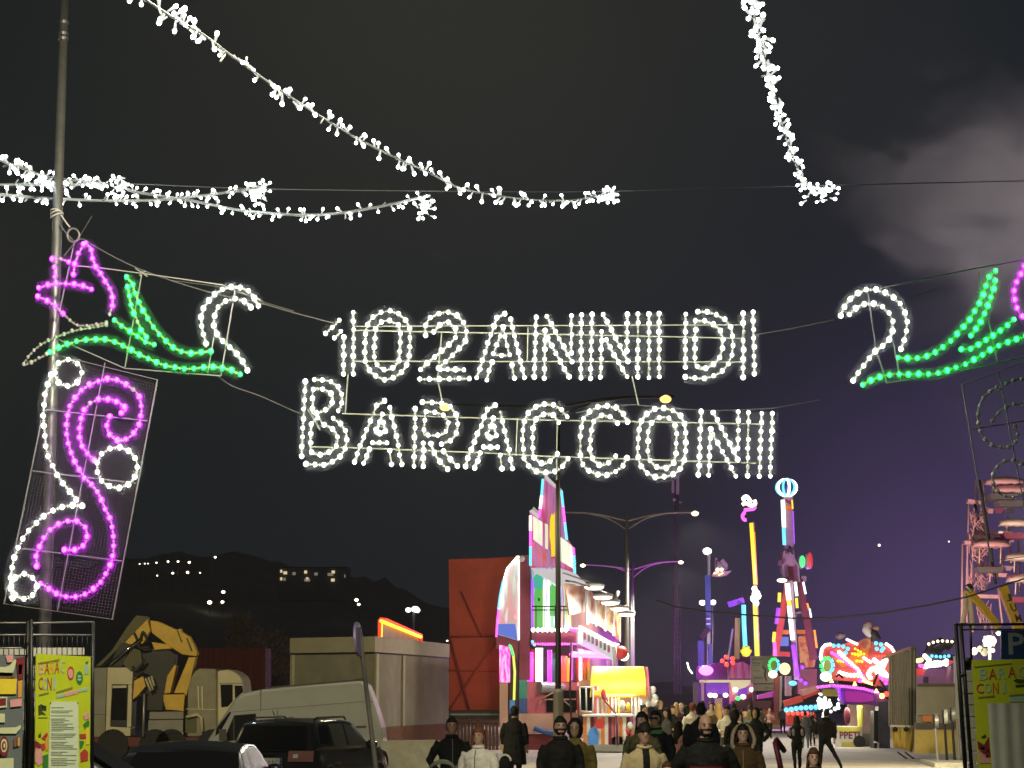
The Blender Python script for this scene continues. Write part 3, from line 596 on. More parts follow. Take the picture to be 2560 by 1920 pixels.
for i in range(11): strip('bar', 'fence_black', t, WG, (92 + i * 12.6, 1588, 92 + i * 12.6, 1640), .0045, 5)
t = thing('mesh_fence', 'black mesh fence panel left of the lime poster', 'fence', V((P(30, 1735, 20.2).x, 20.2, 0)))
for nm, l in (('post', (69, 1552, 66, 1990)), ('rail', (-60, 1558, 70, 1557)), ('rail', (-60, 1588, 70, 1587)), ('rail', (-60, 1620, 70, 1620))): strip(nm, 'fence_black' if nm == 'post' else 'fence_grey', t, 20.2, l, .016 if nm == 'post' else .008, 8)
for i in range(8): strip('bar', 'fence_black', t, 20.2, (-30 + i * 13, 1589, -30 + i * 13, 1640), .0045, 5)
for x in (57, 63, 74, 86): strip('bar', 'fence_black', t, 20.22, (x, 1660, x - 5, 1990), .006, 5)
for i in range(10): strip('crosswire', 'fence_black', t, 20.23, (55, 1672 + i * 26, 90, 1673 + i * 26), .004, 4)
props(piece('white_board', 'board_white', None, 21.3, .03, rc(-60, 1622, 71, 1637)), 'low white board seen behind the bars of the mesh fence', 'board')
props(piece('white_board', 'board_white', None, 21.4, .03, rc(84, 1619, 210, 1637)), 'white board edge showing above the lime poster', 'board')
props(piece('white_board', 'board_white', None, 20.6, .03, rc(55, 1664, 90, 2000)), 'narrow white board between the collage sheet and the lime poster', 'board')
t = thing('event_poster', 'bright lime poster with pinned programme sheet on the left gate', 'poster', V(((pl.x + pr.x) / 2, 20.3, 0)))
piece('poster_sheet', 'poster_lime', t, WP, .008, (91, 1634, 227, 1642, 224, 1990, 87, 1990))
LET = [('B', 'ink_pink', 104, 1670), ('A', 'ink_red', 118, 1670), ('R', 'ink_orange', 131, 1669), ('A', 'ink_red', 143, 1668), ('C', 'ink_blue', 157, 1667), ('C', 'ink_red', 102, 1709), ('O', 'ink_blue', 113, 1710), ('N', 'ink_red', 124, 1710), ('I', 'ink_blue', 137, 1708)]
for ch, m, x, y in LET: text_piece(ch, m, t, WP, x, y, 31, wpx=11 if ch != 'I' else 5)
def dot(parent, mat, wl, x, y, rx, ry, name='badge', off=.003, n=16): return piece(name, mat, parent, wl, .004, [f for i in range(n) for f in (x + rx * cos(2 * pi * i / n), y + ry * sin(2 * pi * i / n))], off)
dot(t, 'ink_red', WP, 177, 1683, 8.5, 17.5); dot(t, 'ink_pink', WP, 177, 1684, 6, 12, off=.006); dot(t, 'ink_green', WP, 199, 1695, 8.5, 17); dot(t, 'ink_blue', WP, 199, 1691, 5, 3, off=.006); dot(t, 'ink_blue', WP, 199, 1699, 5, 3, off=.006)
for m, l in (('ink_olive', (96, 1657, 149, 1647, 149, 1652, 97, 1661)), ('ink_olive', (98, 1736, 122, 1730, 122, 1734, 98, 1740)), ('ink_olive', (141, 1729, 182, 1717, 182, 1722, 141, 1734)), ('ink_pink', (162, 1733, 194, 1724, 195, 1733, 163, 1742)), ('ink_blue', (141, 1738, 161, 1733, 162, 1741, 141, 1746)),
             ('ink_blue', (196, 1725, 220, 1718, 220, 1726, 196, 1731)), ('ink_blue', (211, 1662, 221, 1660, 221, 1685, 212, 1686)), ('ink_green', (214, 1656, 222, 1651, 219, 1660, 216, 1662)), ('ink_dark', (96, 1765, 103, 1760, 115, 1767, 114, 1772, 103, 1775, 115, 1787, 104, 1785, 97, 1789)), ('ink_dark', (104, 1764, 116, 1764, 116, 1776, 104, 1775)), ('ink_olive', (96, 1793, 119, 1793, 119, 1795, 96, 1795))):
    piece('print', m, t, WP, .003, l, .004)
for m, l in (('ink_maroon', (88, 1850, 99, 1858, 102, 1868, 94, 1875, 88, 1872)), ('ink_red', (104, 1845, 118, 1830, 120, 1838, 112, 1850)), ('ink_pink', (89, 1868, 104, 1875, 110, 1905, 96, 1915, 88, 1905)), ('ink_red', (100, 1860, 112, 1858, 114, 1873, 105, 1877)), ('ink_green', (106, 1890, 120, 1885, 120, 1940, 108, 1940)), ('ink_orange', (113, 1840, 121, 1835, 121, 1875, 116, 1878)),
             ('ink_pink', (209, 1790, 221, 1778, 224, 1795, 213, 1800)), ('ink_green', (208, 1812, 220, 1800, 224, 1803, 222, 1818, 214, 1824)), ('ink_red', (199, 1835, 215, 1835, 216, 1846, 200, 1846)), ('ink_red', (201, 1882, 212, 1872, 220, 1880, 220, 1900, 202, 1905)), ('ink_green', (199, 1852, 211, 1853, 206, 1868, 200, 1872)), ('ink_yellow', (214, 1820, 223, 1815, 223, 1860, 215, 1862)), ('ink_dark', (96, 1838, 102, 1832, 103, 1842, 97, 1843))):
    piece('print', m, t, WP, .003, l, .005)
piece('programme_sheet', 'paper', t, WP, .003, (126, 1754, 196, 1755, 197, 1990, 120, 1990), .008)
yy = 1764
mb = MB()
for i in range(30):
    yy += R.choice((4.2, 4.2, 4.2, 8)); x1 = R.uniform(150, 193)
    if yy > 1925: break
    mb.prism([WP.at(x, y, .0105) for x, y in pts((128, yy, x1, yy, x1, yy + 1.5, 128, yy + 1.5))], -WP.n * .001)
mb.build('print_line', 'ink_grey', t, kind='stuff')
for x, y in ((127, 1757), (195, 1757)): dot(t, 'ink_dark', WP, x, y, 1.4, 2, 'pin', .0115, 8)
t = thing('collage_poster', 'dull grey and maroon collage sheet on the fence at the left edge', 'poster', V((P(20, 1735, 20.1).x, 20.1, 0)))
piece('poster_sheet', 'ink_slate', t, 20.12, .008, (-60, 1636, 62, 1640, 52, 1990, -60, 1990))
for m, l in (('ink_maroon', (40, 1645, 62, 1642, 58, 1695, 46, 1700)), ('ink_pink', (14, 1638, 34, 1638, 32, 1655, 18, 1656)), ('ink_pale', (-20, 1665, 10, 1668, 24, 1664, 32, 1654, 37, 1648, 41, 1652, 36, 1672, 30, 1690, -20, 1690)), ('ink_brown', (-20, 1680, 32, 1682, 38, 1694, -20, 1697)), ('ink_yellow', (-20, 1697, 42, 1697, 40, 1735, -20, 1735)),
             ('ink_pale', (-20, 1742, 18, 1742, 17, 1768, -20, 1772)), ('ink_maroon', (-20, 1747, 15, 1745, 15, 1764, -20, 1767)), ('ink_pink', (25, 1750, 55, 1745, 54, 1765, 26, 1768)), ('ink_pale', (-20, 1784, 12, 1784, 12, 1806, -20, 1806)), ('ink_pale', (-20, 1820, 40, 1818, 52, 1812, 52, 1820, 40, 1834, -20, 1834)), ('ink_brown', (34, 1845, 44, 1842, 44, 1865, 34, 1868)), ('ink_orange', (42, 1845, 50, 1843, 49, 1864, 42, 1866)), ('ink_pale', (-20, 1897, 34, 1895, 33, 1990, -20, 1990)), ('ink_pale', (46, 1662, 56, 1660, 54, 1685, 46, 1686)), ('ink_orange', (45, 1702, 56, 1700, 54, 1742, 45, 1745))):
    piece('print', m, t, 20.11, .003, l, .003)
dot(t, 'ink_maroon', flat(20.1), 10, 1866, 12, 26, 'print'); dot(t, 'ink_pale', flat(20.1), 10, 1864, 8, 17, 'print', .006); dot(t, 'ink_maroon', flat(20.1), 10, 1864, 5.5, 11, 'print', .009); dot(t, 'ink_pale', flat(20.1), 11, 1864, 2.5, 6, 'print', .012)

# ------------------------------------------------------------------ right gate
t = thing('fence_gate', 'black leaning gate frame beside the lime poster at the right edge', 'gate', V((P(2410, 1735, 20).x, 20, 0)))
for nm, l, r in (('post', (2389, 1560, 2418, 1990), .020), ('post', (2402, 1562, 2434, 1990), .018), ('post', (2426, 1563, 2429, 1650), .011), ('rail', (2389, 1561, 2700, 1560), .013), ('rail', (2404, 1574, 2700, 1573), .008), ('rung', (2398, 1689, 2416, 1687), .02), ('hinge_plate', (2410, 1652, 2430, 1652), .03)):
    strip(nm, 'fence_black', t, 20, l, r, 8)
piece('lock_box', 'fence_black', t, 20, .06, rc(2412, 1652, 2428, 1675))
t = thing('block_pillar', 'grey block pillar behind the leaning gate at the right edge', 'pillar', V((P(2430, 1735, 20.4).x, 20.4, 0)))
for i in range(11):
    y0 = 1676 + i * 29; sl = (y0 - 1676) * .075
    piece('block', 'concrete', t, 20.4, .2, (2412 + sl, y0 + 1, 2432 + sl, y0 + 1, 2434 + sl, y0 + 28, 2414 + sl, y0 + 28), R.uniform(-.006, .006), bevel=.006)
t = thing('event_poster', 'shaded lime poster with a draped pale sheet at the right edge', 'poster', V((P(2500, 1735, 20).x, 19.9, 0)))
WR = flat(19.9)
piece('poster_sheet', 'poster_lime', t, WR, .008, (2429, 1650, 2700, 1646, 2700, 1990, 2450, 1990))
for ch, m, x, y, h, wd in (('B', 'ink_blue', 2459, 1686, 28, 20), ('A', 'ink_red', 2482, 1685, 27, 20), ('R', 'ink_blue', 2506, 1684, 28, 20), ('A', 'ink_red', 2530, 1680, 28, 20), ('C', 'ink_blue', 2556, 1680, 28, 20), ('C', 'ink_red', 2450, 1721, 25, 18), ('O', 'ink_blue', 2470, 1720, 25, 18), ('N', 'ink_red', 2489, 1720, 28, 14), ('I', 'ink_blue', 2511, 1720, 28, 7)): text_piece(ch, m, t, WR, x, y, h, wpx=wd)
for m, l in (('ink_olive', (2436, 1666, 2530, 1657, 2530, 1660, 2436, 1669)), ('ink_olive', (2446, 1742, 2487, 1738, 2487, 1742, 2446, 1746)), ('ink_dark', (2534, 1702, 2540, 1697, 2575, 1700, 2575, 1706, 2545, 1708)), ('ink_dark', (2538, 1712, 2575, 1709, 2575, 1716, 2540, 1718)), ('ink_olive', (2523, 1737, 2600, 1731, 2600, 1735, 2523, 1741)), ('ink_blue', (2524, 1742, 2600, 1737, 2600, 1754, 2524, 1755)),
             ('ink_dark', (2453, 1843, 2463, 1835, 2466, 1841, 2460, 1846)), ('ink_maroon', (2443, 1852, 2460, 1862, 2472, 1842, 2474, 1878, 2462, 1895, 2446, 1872)), ('ink_pale', (2452, 1868, 2461, 1866, 2463, 1876, 2454, 1878)), ('ink_pink', (2446, 1876, 2470, 1890, 2477, 1908, 2450, 1908)), ('ink_maroon', (2463, 1880, 2474, 1872, 2477, 1890, 2466, 1896))): piece('print', m, t, WR, .003, l, .004)
mb = MB(); n = 40; paint('sheet_grey', (.50, .54, .48), .7, 0, .12, 5)
ring = []
for j, yv in enumerate((1758, 1810, 1860, 1990)):
    ring.append([WR.at(2469 + (yv - 1758) * .07 + i * 6, yv, .012 + .008 * sin(i * 1.1 + j * .3) + .006 * sin(i * .37)) for i in range(n)])
mb.add([p for r in ring for p in r] + [p + V((0, .004, 0)) for r in ring for p in r], [(j * n + i, j * n + i + 1, (j + 1) * n + i + 1, (j + 1) * n + i) for j in range(3) for i in range(n - 1)] + [(4 * n + j * n + i, 4 * n + (j + 1) * n + i, 4 * n + (j + 1) * n + i + 1, 4 * n + j * n + i + 1) for j in range(3) for i in range(n - 1)])
mb.build('draped_sheet', 'sheet_grey', t, True)

# ------------------------------------------------------------------ vehicles
paint('car_black', (.012, .012, .013), .28, .2, .05, 2, 0, .9); paint('car_grey', (.035, .034, .03), .26, .4, .08, 2, 0, .9); paint('car_silver', (.42, .42, .40), .3, .5, .06, 2, 0, .8); paint('van_white', (.21, .225, .225), .38, 0, .10, 1.5, .03, .4)
paint('car_glass', (.008, .009, .011), .12, 0, 0, 1, 0, 0); paint('tinted_glass', (.012, .012, .014), .3, 0, 0, 1, 0, 0); paint('window_pale', (.16, .17, .13), .15, 0, .2, 2, 0, .5); paint('chrome', (.7, .7, .68), .12, 1, 0); paint('tyre', (.02, .02, .02), .9, 0, .2); paint('tail_red', (.30, .14, .13), .12, 0, .2, 20, 0, 1); paint('plate_white', (.6, .62, .58), .5, 0, .05); paint('plate_blue', (.03, .06, .3), .5, 0, 0); paint('trim_black', (.015, .015, .015), .6, 0, .1)
def car(name, label, loc, yaw, paintname, LEN=4.4, WID=1.82, HT=1.62, prof=None, belt=.98, cat='car', suv=True):
    """x forward, y left; prof = roof line as (x, z) from tail to nose"""
    t = thing(name, label, cat, loc)
    t.rotation_euler = (0, 0, yaw); ORG[t.name] = V((0, 0, 0))
    def top(x):
        for (a, za), (b, zb) in zip(prof, prof[1:]):
            if a <= x <= b: return za + (zb - za) * (x - a) / max(1e-6, b - a)
        return prof[-1][1]
    hw = WID / 2
    def half(x): 
        e = min(1, (x + .02) / .45, (LEN - x + .02) / .7); return hw * (.86 + .14 * sqrt(max(0, e)))
    def at(x, k):                      # k: 0 sill .. 1 belt .. 2 roof edge .. 3 roof middle
        zt = top(x); zb = min(belt, zt - .04); wv = half(x)
        if k <= 1: z = .28 + (zb - .28) * k; y = wv * (.93 + .07 * sin(pi * min(1, k * .8 + .2))) 
        elif k <= 2: u = k - 1; z = zb + (zt - .05 - zb) * u; y = wv * (.985 - .2 * u ** 1.3 * min(1, (zt - zb) / .5))
        else: u = k - 2; y0 = wv * (.985 - .2 * min(1, (zt - zb) / .5)); y = y0 * (1 - u); z = zt - .05 + .05 * sin(u * pi / 2)
        return x, y, z
    xs = sorted(set([0, .03, .1] + [LEN * i / 26 for i in range(1, 26)] + [LEN - .06, LEN] + [p[0] for p in prof])); ks = [0, .3, .65, .9, 1, 1.12, 1.4, 1.75, 2, 2.2, 2.6, 3]
    mb = MB(); rings = []
    for x in xs:
        r = [V(at(x, k)) for k in ks]; r = [V((q.x, -q.y, q.z)) for q in r] + [q for q in r[::-1][1:]]; rings.append(r)
    mb.loft(rings); body = mb.build('body', paintname, t, True)
    em = body.modifiers.new('edge', 'EDGE_SPLIT'); em.split_angle = radians(38)
    def patch(nm, mat, quad, side, off=.006, parent=None):
        """glass or trim laid on the flank: quad of (x, k) corners"""
        m2 = MB(); n1, n2 = 8, 5; g = []
        for j in range(n2 + 1):
            for i in range(n1 + 1):
                u, v = i / n1, j / n2; x = (quad[0][0] * (1 - u) + quad[1][0] * u) * (1 - v) + (quad[3][0] * (1 - u) + quad[2][0] * u) * v; k = (quad[0][1] * (1 - u) + quad[1][1] * u) * (1 - v) + (quad[3][1] * (1 - u) + quad[2][1] * u) * v
                a, b, c = at(x, k); g.append(V((a, side * (b + off), c + off * .3)))
        m2.add(g + [p - V((0, side * .012, 0)) for p in g], [(j * (n1 + 1) + i, j * (n1 + 1) + i + 1, (j + 1) * (n1 + 1) + i + 1, (j + 1) * (n1 + 1) + i) for j in range(n2) for i in range(n1)])
        return m2.build(nm, mat, parent or t, True)
    for x in (.82, LEN - .88):
        for s in (-1, 1):
            m2 = MB(); m2.tube([(x, s * (hw - .23), .34), (x, s * (hw + .005), .34)], .34, 24); wh = m2.build('wheel', 'tyre', t)
            m2 = MB(); m2.tube([(x, s * (hw - .02), .34), (x, s * (hw + .012), .34)], .22, 16); m2.build('rim', 'car_silver', wh)
            m2 = MB(); m2.tube([(x + .39 * cos(a), s * (half(x) * .985), .34 + .39 * sin(a)) for a in [pi * i / 10 for i in range(11)]], .03, 6); m2.build('wheel_arch', 'trim_black', t)
    return t, at, patch, top, half
def on_tail(mb, y0, y1, z0, z1, top, prof, off=.02, n=6):
    """panel laid over the sloping tail between two heights"""
    def xt(z):
        for (a, za), (b, zb) in zip(prof, prof[1:]):
            if za <= z <= zb and za < zb: return a + (b - a) * (z - za) / (zb - za)
        return 0
    g = []
    for j in range(n + 1):
        z = z0 + (z1 - z0) * j / n
        for i in range(n + 1):
            u = i / n; y = y0(z) * (1 - u) + y1(z) * u; g.append(V((xt(z) - off - .05 * (1 - (abs(y) / .9) ** 2), y, z)))
    f = [(j * (n + 1) + i, j * (n + 1) + i + 1, (j + 1) * (n + 1) + i + 1, (j + 1) * (n + 1) + i) for j in range(n) for i in range(n)]
    k = len(g); mb.add(g + [p + V((.03, 0, 0)) for p in g], f + [[i + k for i in q][::-1] for q in f])
# dark SUV seen from its right rear
D0 = 42; a = P(676, 1735, D0); yaw = radians(90 - 17)
sp = [(0, .55), (.02, .9), (.05, 1.02), (.16, 1.25), (.30, 1.5), (.42, 1.59), (.9, 1.635), (1.8, 1.64), (2.35, 1.60), (2.6, 1.53), (3.15, 1.16), (3.3, 1.08), (4.1, .96), (4.32, .82), (4.4, .6)]
SUV = car('suv', 'dark grey SUV seen from the rear, parked in front of the white van', V((a.x, D0, 0)), yaw, 'car_grey', prof=sp, belt=1.03)
t, at, patch, top, half = SUV
mb = MB(); on_tail(mb, lambda z: -.74 + .25 * (z - 1.05), lambda z: .74 - .25 * (z - 1.05), 1.06, 1.5, top, sp, .012); mb.build('rear_window', 'car_glass', t, True)
for s in (-1, 1):
    patch('quarter_window', 'car_glass', ((.42, 1.28), (.98, 1.15), (1.02, 1.86), (.62, 1.86)), s); patch('rear_door_window', 'window_pale', ((1.08, 1.14), (1.78, 1.1), (1.8, 1.88), (1.12, 1.88)), s); patch('front_door_window', 'window_pale', ((1.88, 1.1), (2.85, 1.1), (2.42, 1.84), (1.9, 1.88)), s)
    patch('window_trim', 'chrome', ((.36, 1.95), (2.5, 1.93), (2.5, 1.99), (.34, 2.02)), s, .01); patch('rear_trim', 'chrome', ((.36, 1.22), (.40, 1.22), (.40, 1.98), (.34, 1.98)), s, .01)
    m2 = MB(); m2.tube([(.7, s * .62, 1.60), (.8, s * .64, 1.645), (2.2, s * .64, 1.655), (2.35, s * .62, 1.6)], .022, 6); m2.build('roof_rail', 'trim_black', t)
    m2 = MB(); m2.ball((2.78, s * 1.02, 1.1), (.07, .13, .095), 12, 8); mi = m2.build('mirror', 'car_grey', t, True)
    mb = MB(); on_tail(mb, lambda z: s * .40, lambda z: s * .89, .83, 1.03, top, sp, .03); tl = mb.build('tail_light', 'tail_red', t, True)
    mb = MB(); on_tail(mb, lambda z: s * .5, lambda z: s * .6, .9, .97, top, sp, .036); mb.build('reverse_lens', 'plate_white', tl, True)
    m2 = MB(); m2.tube([(4.2, s * .62, .76), (4.34, s * .5, .76)], [.09, .085], 10); m2.build('headlight', 'chrome', t, True)
    patch('bumper_corner', 'trim_black', ((.02, .1), (.5, .1), (.5, .32), (.02, .32)), s, .012)
mb = MB(); on_tail(mb, lambda z: -.8, lambda z: .8, .35, .66, top, sp, .05); mb.build('bumper', 'trim_black', t, True)
mb = MB(); on_tail(mb, lambda z: -.55, lambda z: .55, 1.035, 1.05, top, sp, .035); mb.build('chrome_strip', 'chrome', t, True)
mb = MB(); mb.box((-.14, -.05, .84), (.012, .52, .115)); pl_ = mb.build('licence_plate', 'plate_white', t)
mb = MB(); mb.box((-.148, -.29, .84), (.004, .035, .113)); mb.build('plate_band', 'plate_blue', pl_)
for i, ch in enumerate('4J66F'):
    cu = bpy.data.curves.new('txt', 'FONT'); cu.body = ch; o = bpy.data.objects.new('txt', cu); col.objects.link(o)
    me = bpy.data.meshes.new_from_object(o.evaluated_get(bpy.context.evaluated_depsgraph_get())); bpy.data.objects.remove(o); mb = MB()
    mb.add([V((-.149, .13 - i * .075 - (i > 1) * .02 - v.co.x * .085, .81 + v.co.y * .085)) for v in me.vertices], [list(p.vertices) for p in me.polygons]); mb.build('plate_character', 'trim_black', pl_)
mb = MB(); mb.tube([(.55, .1, 1.6), (.35, .1, 1.78)], .008, 5); mb.build('aerial', 'trim_black', t)
mb = MB(); on_tail(mb, lambda z: -.1, lambda z: .1, .955, .985, top, sp, .04); mb.build('tail_emblem', 'chrome', t, True)
# black low car in front of it, rear view, and a pale car nose
D0 = 30; a = P(436, 1735, D0); yaw = radians(88)
sp2 = [(0, .5), (.03, .85), (.1, .98), (.75, 1.33), (1.1, 1.40), (1.7, 1.44), (2.3, 1.42), (2.7, 1.3), (3.2, 1.02), (3.35, .96), (4.0, .84), (4.2, .55)]
t, at, patch, top, half = car('hatchback', 'low black car, roof and rear quarter only, left of the dark SUV', V((a.x, D0, 0)), yaw, 'car_black', 4.2, 1.86, 1.44, sp2, .95)
mb = MB(); on_tail(mb, lambda z: -.72 + .3 * (z - 1), lambda z: .72 - .3 * (z - 1), 1.0, 1.3, top, sp2, .012); mb.build('rear_window', 'tinted_glass', t, True)
for s in (-1, 1):
    patch('quarter_window', 'tinted_glass', ((.55, 1.2), (1.3, 1.1), (1.3, 1.86), (.9, 1.86)), s); patch('door_window', 'tinted_glass', ((1.36, 1.1), (2.9, 1.1), (2.4, 1.85), (1.36, 1.88)), s); patch('window_trim', 'chrome', ((.6, 1.93), (2.4, 1.92), (2.4, 1.98), (.6, 1.98)), s, .01)
    mb = MB(); on_tail(mb, lambda z: s * .5, lambda z: s * .88, .72, .84, top, sp2, .03); mb.build('tail_light', 'tail_red', t, True)
    m2 = MB(); m2.ball((2.75, s * 1.0, 1.0), (.06, .12, .085), 10, 6); m2.build('mirror', 'car_black', t, True)
D0 = 27; a = P(-40, 1735, D0)
sp3 = [(0, .6), (.05, .95), (.3, 1.45), (.6, 1.52), (1.6, 1.555), (2.0, 1.50), (2.75, 1.02), (2.9, .98), (3.6, .86), (3.8, .55)]
t, at, patch, top, half = car('compact_car', 'pale silver car nose showing just right of the lime poster', V((P(322, 1735, D0).x - 2.78, D0 + .9, 0)), 0, 'car_silver', 3.8, 1.68, 1.55, sp3, .94)
for s in (-1, 1):
    patch('front_door_window', 'window_pale', ((1.2, 1.1), (2.5, 1.08), (2.0, 1.84), (1.2, 1.86)), s); patch('rear_door_window', 'car_glass', ((.4, 1.12), (1.14, 1.1), (1.14, 1.86), (.5, 1.84)), s)
    m2 = MB(); m2.ball((2.35, s * .93, 1.0), (.06, .11, .08), 10, 6); m2.build('mirror', 'car_black', t, True)
mb = MB(); g = [V((x, y, z)) for x, z in ((2.06, 1.475), (2.70, 1.07)) for y in (-.6, .6)]; mb.add([p + V((.016, 0, .024)) for p in g], [(0, 1, 3, 2)]); mb.add([p + V((.0, 0, .0)) for p in g], [(0, 2, 3, 1)]); mb.build('windscreen', 'car_glass', t)
# white van
t = thing('van', 'tall white panel van parked side-on behind the dark SUV', 'van', V((P(740, 1735, 63).x, 63, 0)))
body = piece('body', 'van_white', t, 63, 2.0, C4(40,1290, 45,1150, 62,1100, 150,965, 262,800, 300,760, 348,735, 480,708, 800,672, 1240,640, 1285,642, 1320,672, 1365,780, 1405,900, 1440,1010, 1452,1170, 1445,1300), bevel=.1)
body.data.polygons.foreach_set('use_smooth', [False] * len(body.data.polygons))
for nm, mat, l, o2 in (('door_window', 'car_glass', C4(198,1112, 215,1040, 268,912, 440,897, 447,985, 415,1000, 330,1010, 292,1110), .012), ('windscreen', 'car_glass', C4(130,1012, 232,884, 246,890, 160,1040, 120,1075), .012), ('window_pillar', 'trim_black', C4(262,930, 270,928, 272,1110, 264,1110), .02),
    ('side_trim', 'trim_black', C4(1165,1000, 1312,992, 1312,1008, 1167,1016), .02), ('door_seam', 'trim_black', C4(477,700, 484,700, 482,880, 478,880), .004), ('door_seam', 'trim_black', C4(608,872, 614,872, 624,985, 619,985), .004), ('body_seam', 'trim_black', C4(240,884, 480,866, 1295,800, 1370,800, 1370,803, 1295,803, 480,869, 240,887), .003),
    ('roof_gutter', 'trim_black', C4(520,690, 1215,628, 1290,612, 1290,636, 1215,642, 520,700), .015), ('mirror', 'trim_black', C4(150,1020, 205,1020, 215,1110, 150,1115), .25), ('rear_door_seam', 'trim_black', C4(1300,660, 1306,660, 1372,1290, 1366,1290), .004), ('rear_light', 'tail_red', C4(1436,1165, 1450,1165, 1450,1260, 1436,1260), .01)):  # black strip along the roof stands in for the roof rack's shadow
    piece(nm, mat, t, 63, .02, l, o2)
for l in (C4(600,935, 640,932, 640,940, 600,943), C4(700,925, 740,922, 740,930, 700,933)): piece('door_handle', 'trim_black', t, 63, .03, l, .02)
piece('fuel_flap', 'van_white', t, 63, .02, C4(660,1010, 700,1007, 700,1050, 660,1052), .008); piece('sill', 'trim_black', t, 63, .04, C4(250,1180, 1440,1160, 1440,1200, 250,1220), .012)
for x in (640, 900):
    m2 = MB(); c = P(x, 1735, 62.98); c.z = .36; m2.tube([c, c + V((0, .3, 0))], .36, 20); m2.build('wheel', 'tyre', t)
# flatbed truck with folded yellow crane
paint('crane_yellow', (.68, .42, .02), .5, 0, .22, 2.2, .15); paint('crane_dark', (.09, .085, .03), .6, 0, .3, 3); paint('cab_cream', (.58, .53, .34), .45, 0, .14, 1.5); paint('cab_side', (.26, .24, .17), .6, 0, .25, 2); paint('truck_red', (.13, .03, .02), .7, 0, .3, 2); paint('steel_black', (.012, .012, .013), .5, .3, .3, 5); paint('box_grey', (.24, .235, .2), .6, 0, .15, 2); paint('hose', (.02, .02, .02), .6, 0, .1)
T = 70.0
t = thing('crane_truck', 'cream cab truck carrying a folded yellow loading crane, left of the van', 'truck', V((P(420, 1735, T).x, T, 0)))
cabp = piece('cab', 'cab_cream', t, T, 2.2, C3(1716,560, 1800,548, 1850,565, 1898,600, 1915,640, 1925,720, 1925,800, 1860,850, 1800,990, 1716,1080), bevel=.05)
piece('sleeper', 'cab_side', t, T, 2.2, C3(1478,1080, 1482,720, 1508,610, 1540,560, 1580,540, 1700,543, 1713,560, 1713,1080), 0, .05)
for l in (C3(1560,680, 1572,680, 1575,860, 1565,860), C3(1590,680, 1602,680, 1605,860, 1595,860)): piece('air_duct', 'cab_cream', t, T, .05, l, .05)
piece('side_strip', 'cab_cream', t, T, .03, C3(1470,858, 1700,862, 1700,868, 1470,864), .02)
for nm, l in (('door_window', C3(1741,668, 1838,668, 1838,800, 1800,842, 1748,848)), ('quarter_window', C3(1853,676, 1912,676, 1920,725, 1857,782))): piece(nm, 'car_glass', t, T, .02, l, .012)
piece('window_frame', 'cab_side', t, T, .02, C3(1730,655, 1915,655, 1915,662, 1730,662), .02)
piece('chassis', 'truck_red', t, T, 2.2, C3(740,1085, 1640,1085, 1640,1150, 740,1160), .03)
for x in (1230, 1360, 1690, 900):
    m2 = MB(); c = P(x * 700 / 2212, 1735, T - .1); c.z = .5; m2.tube([c, c + V((0, .35, 0))], .5, 20); m2.build('wheel', 'tyre', t)
piece('tool_box', 'box_grey', t, T, 1.8, C3(1172,950, 1448,945, 1446,1066, 1166,1068), .02, .02); piece('tool_box', 'box_grey', t, T, 1.8, C3(1180,884, 1450,880, 1450,940, 1178,944), .02, .02); piece('box_sill', 'cab_cream', t, T, .1, C3(1160,1056, 1448,1050, 1448,1062, 1160,1070), .1)
piece('battery_box', 'crane_dark', t, T, 1, C3(1465,940, 1552,930, 1552,1050, 1465,1050), .02); strip('step_rail', 'cab_cream', t, T, C3(1470,925, 1560,905, 1590,930, 1598,1040), .05, 8, .15)
fr = piece('shed_frame', 'cab_cream', t, T, .9, C3(848,532, 1054,532, 1045,668, 886,668, 870,1000, 1032,1010, 1030,1075, 832,1078), .1, .02)
piece('shed_frame', 'cab_cream', t, T, .9, C3(1012,668, 1045,668, 1036,1008, 1000,1008), .1, .02); piece('shed_window', 'car_glass', t, T, .1, C3(888,700, 1000,700, 996,945, 876,945), .05); piece('window_blind', 'cab_cream', t, T, .04, C3(888,676, 1000,674, 998,694, 888,696), .12); piece('shed_panel', 'steel_black', t, T, .5, C3(886,668, 1012,668, 1000,1005, 870,1000), 0)
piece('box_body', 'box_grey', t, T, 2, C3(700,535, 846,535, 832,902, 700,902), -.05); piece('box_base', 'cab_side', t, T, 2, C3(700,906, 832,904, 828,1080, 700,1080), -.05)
piece('outer_boom', 'crane_yellow', t, T, .42, C3(1184,160, 1248,168, 1400,236, 1424,222, 1436,250, 1498,288, 1530,345, 1562,425, 1550,446, 1440,432, 1330,362, 1196,258), 0, .03)
piece('boom_rib', 'crane_dark', t, T, .05, C3(1395,240, 1405,240, 1440,330, 1430,332), .06); piece('boom_rib', 'crane_dark', t, T, .05, C3(1470,300, 1482,300, 1520,400, 1508,404), .06)
piece('inner_boom', 'crane_dark', t, T, .4, C3(1075,120, 1165,128, 1170,170, 1060,260, 800,520, 752,524, 880,400, 1000,215), .12, .02)
piece('telescope_beam', 'crane_yellow', t, T, .3, C3(1100,215, 1165,150, 1190,240, 1130,345, 1020,350, 985,335), .2, .02)
piece('mast', 'crane_yellow', t, T, .5, C3(1380,510, 1396,520, 1345,735, 1296,740, 1320,600), 0, .02); piece('mast', 'crane_yellow', t, T, .5, C3(1490,452, 1546,452, 1500,660, 1470,760, 1452,736, 1372,736), 0, .02)
piece('mast_foot', 'crane_yellow', t, T, .5, C3(1290,746, 1462,744, 1450,880, 1390,872, 1310,868, 1290,800), 0, .02); piece('link_arm', 'crane_yellow', t, T, .25, C3(1196,330, 1330,350, 1360,385, 1220,395), .05, .02)
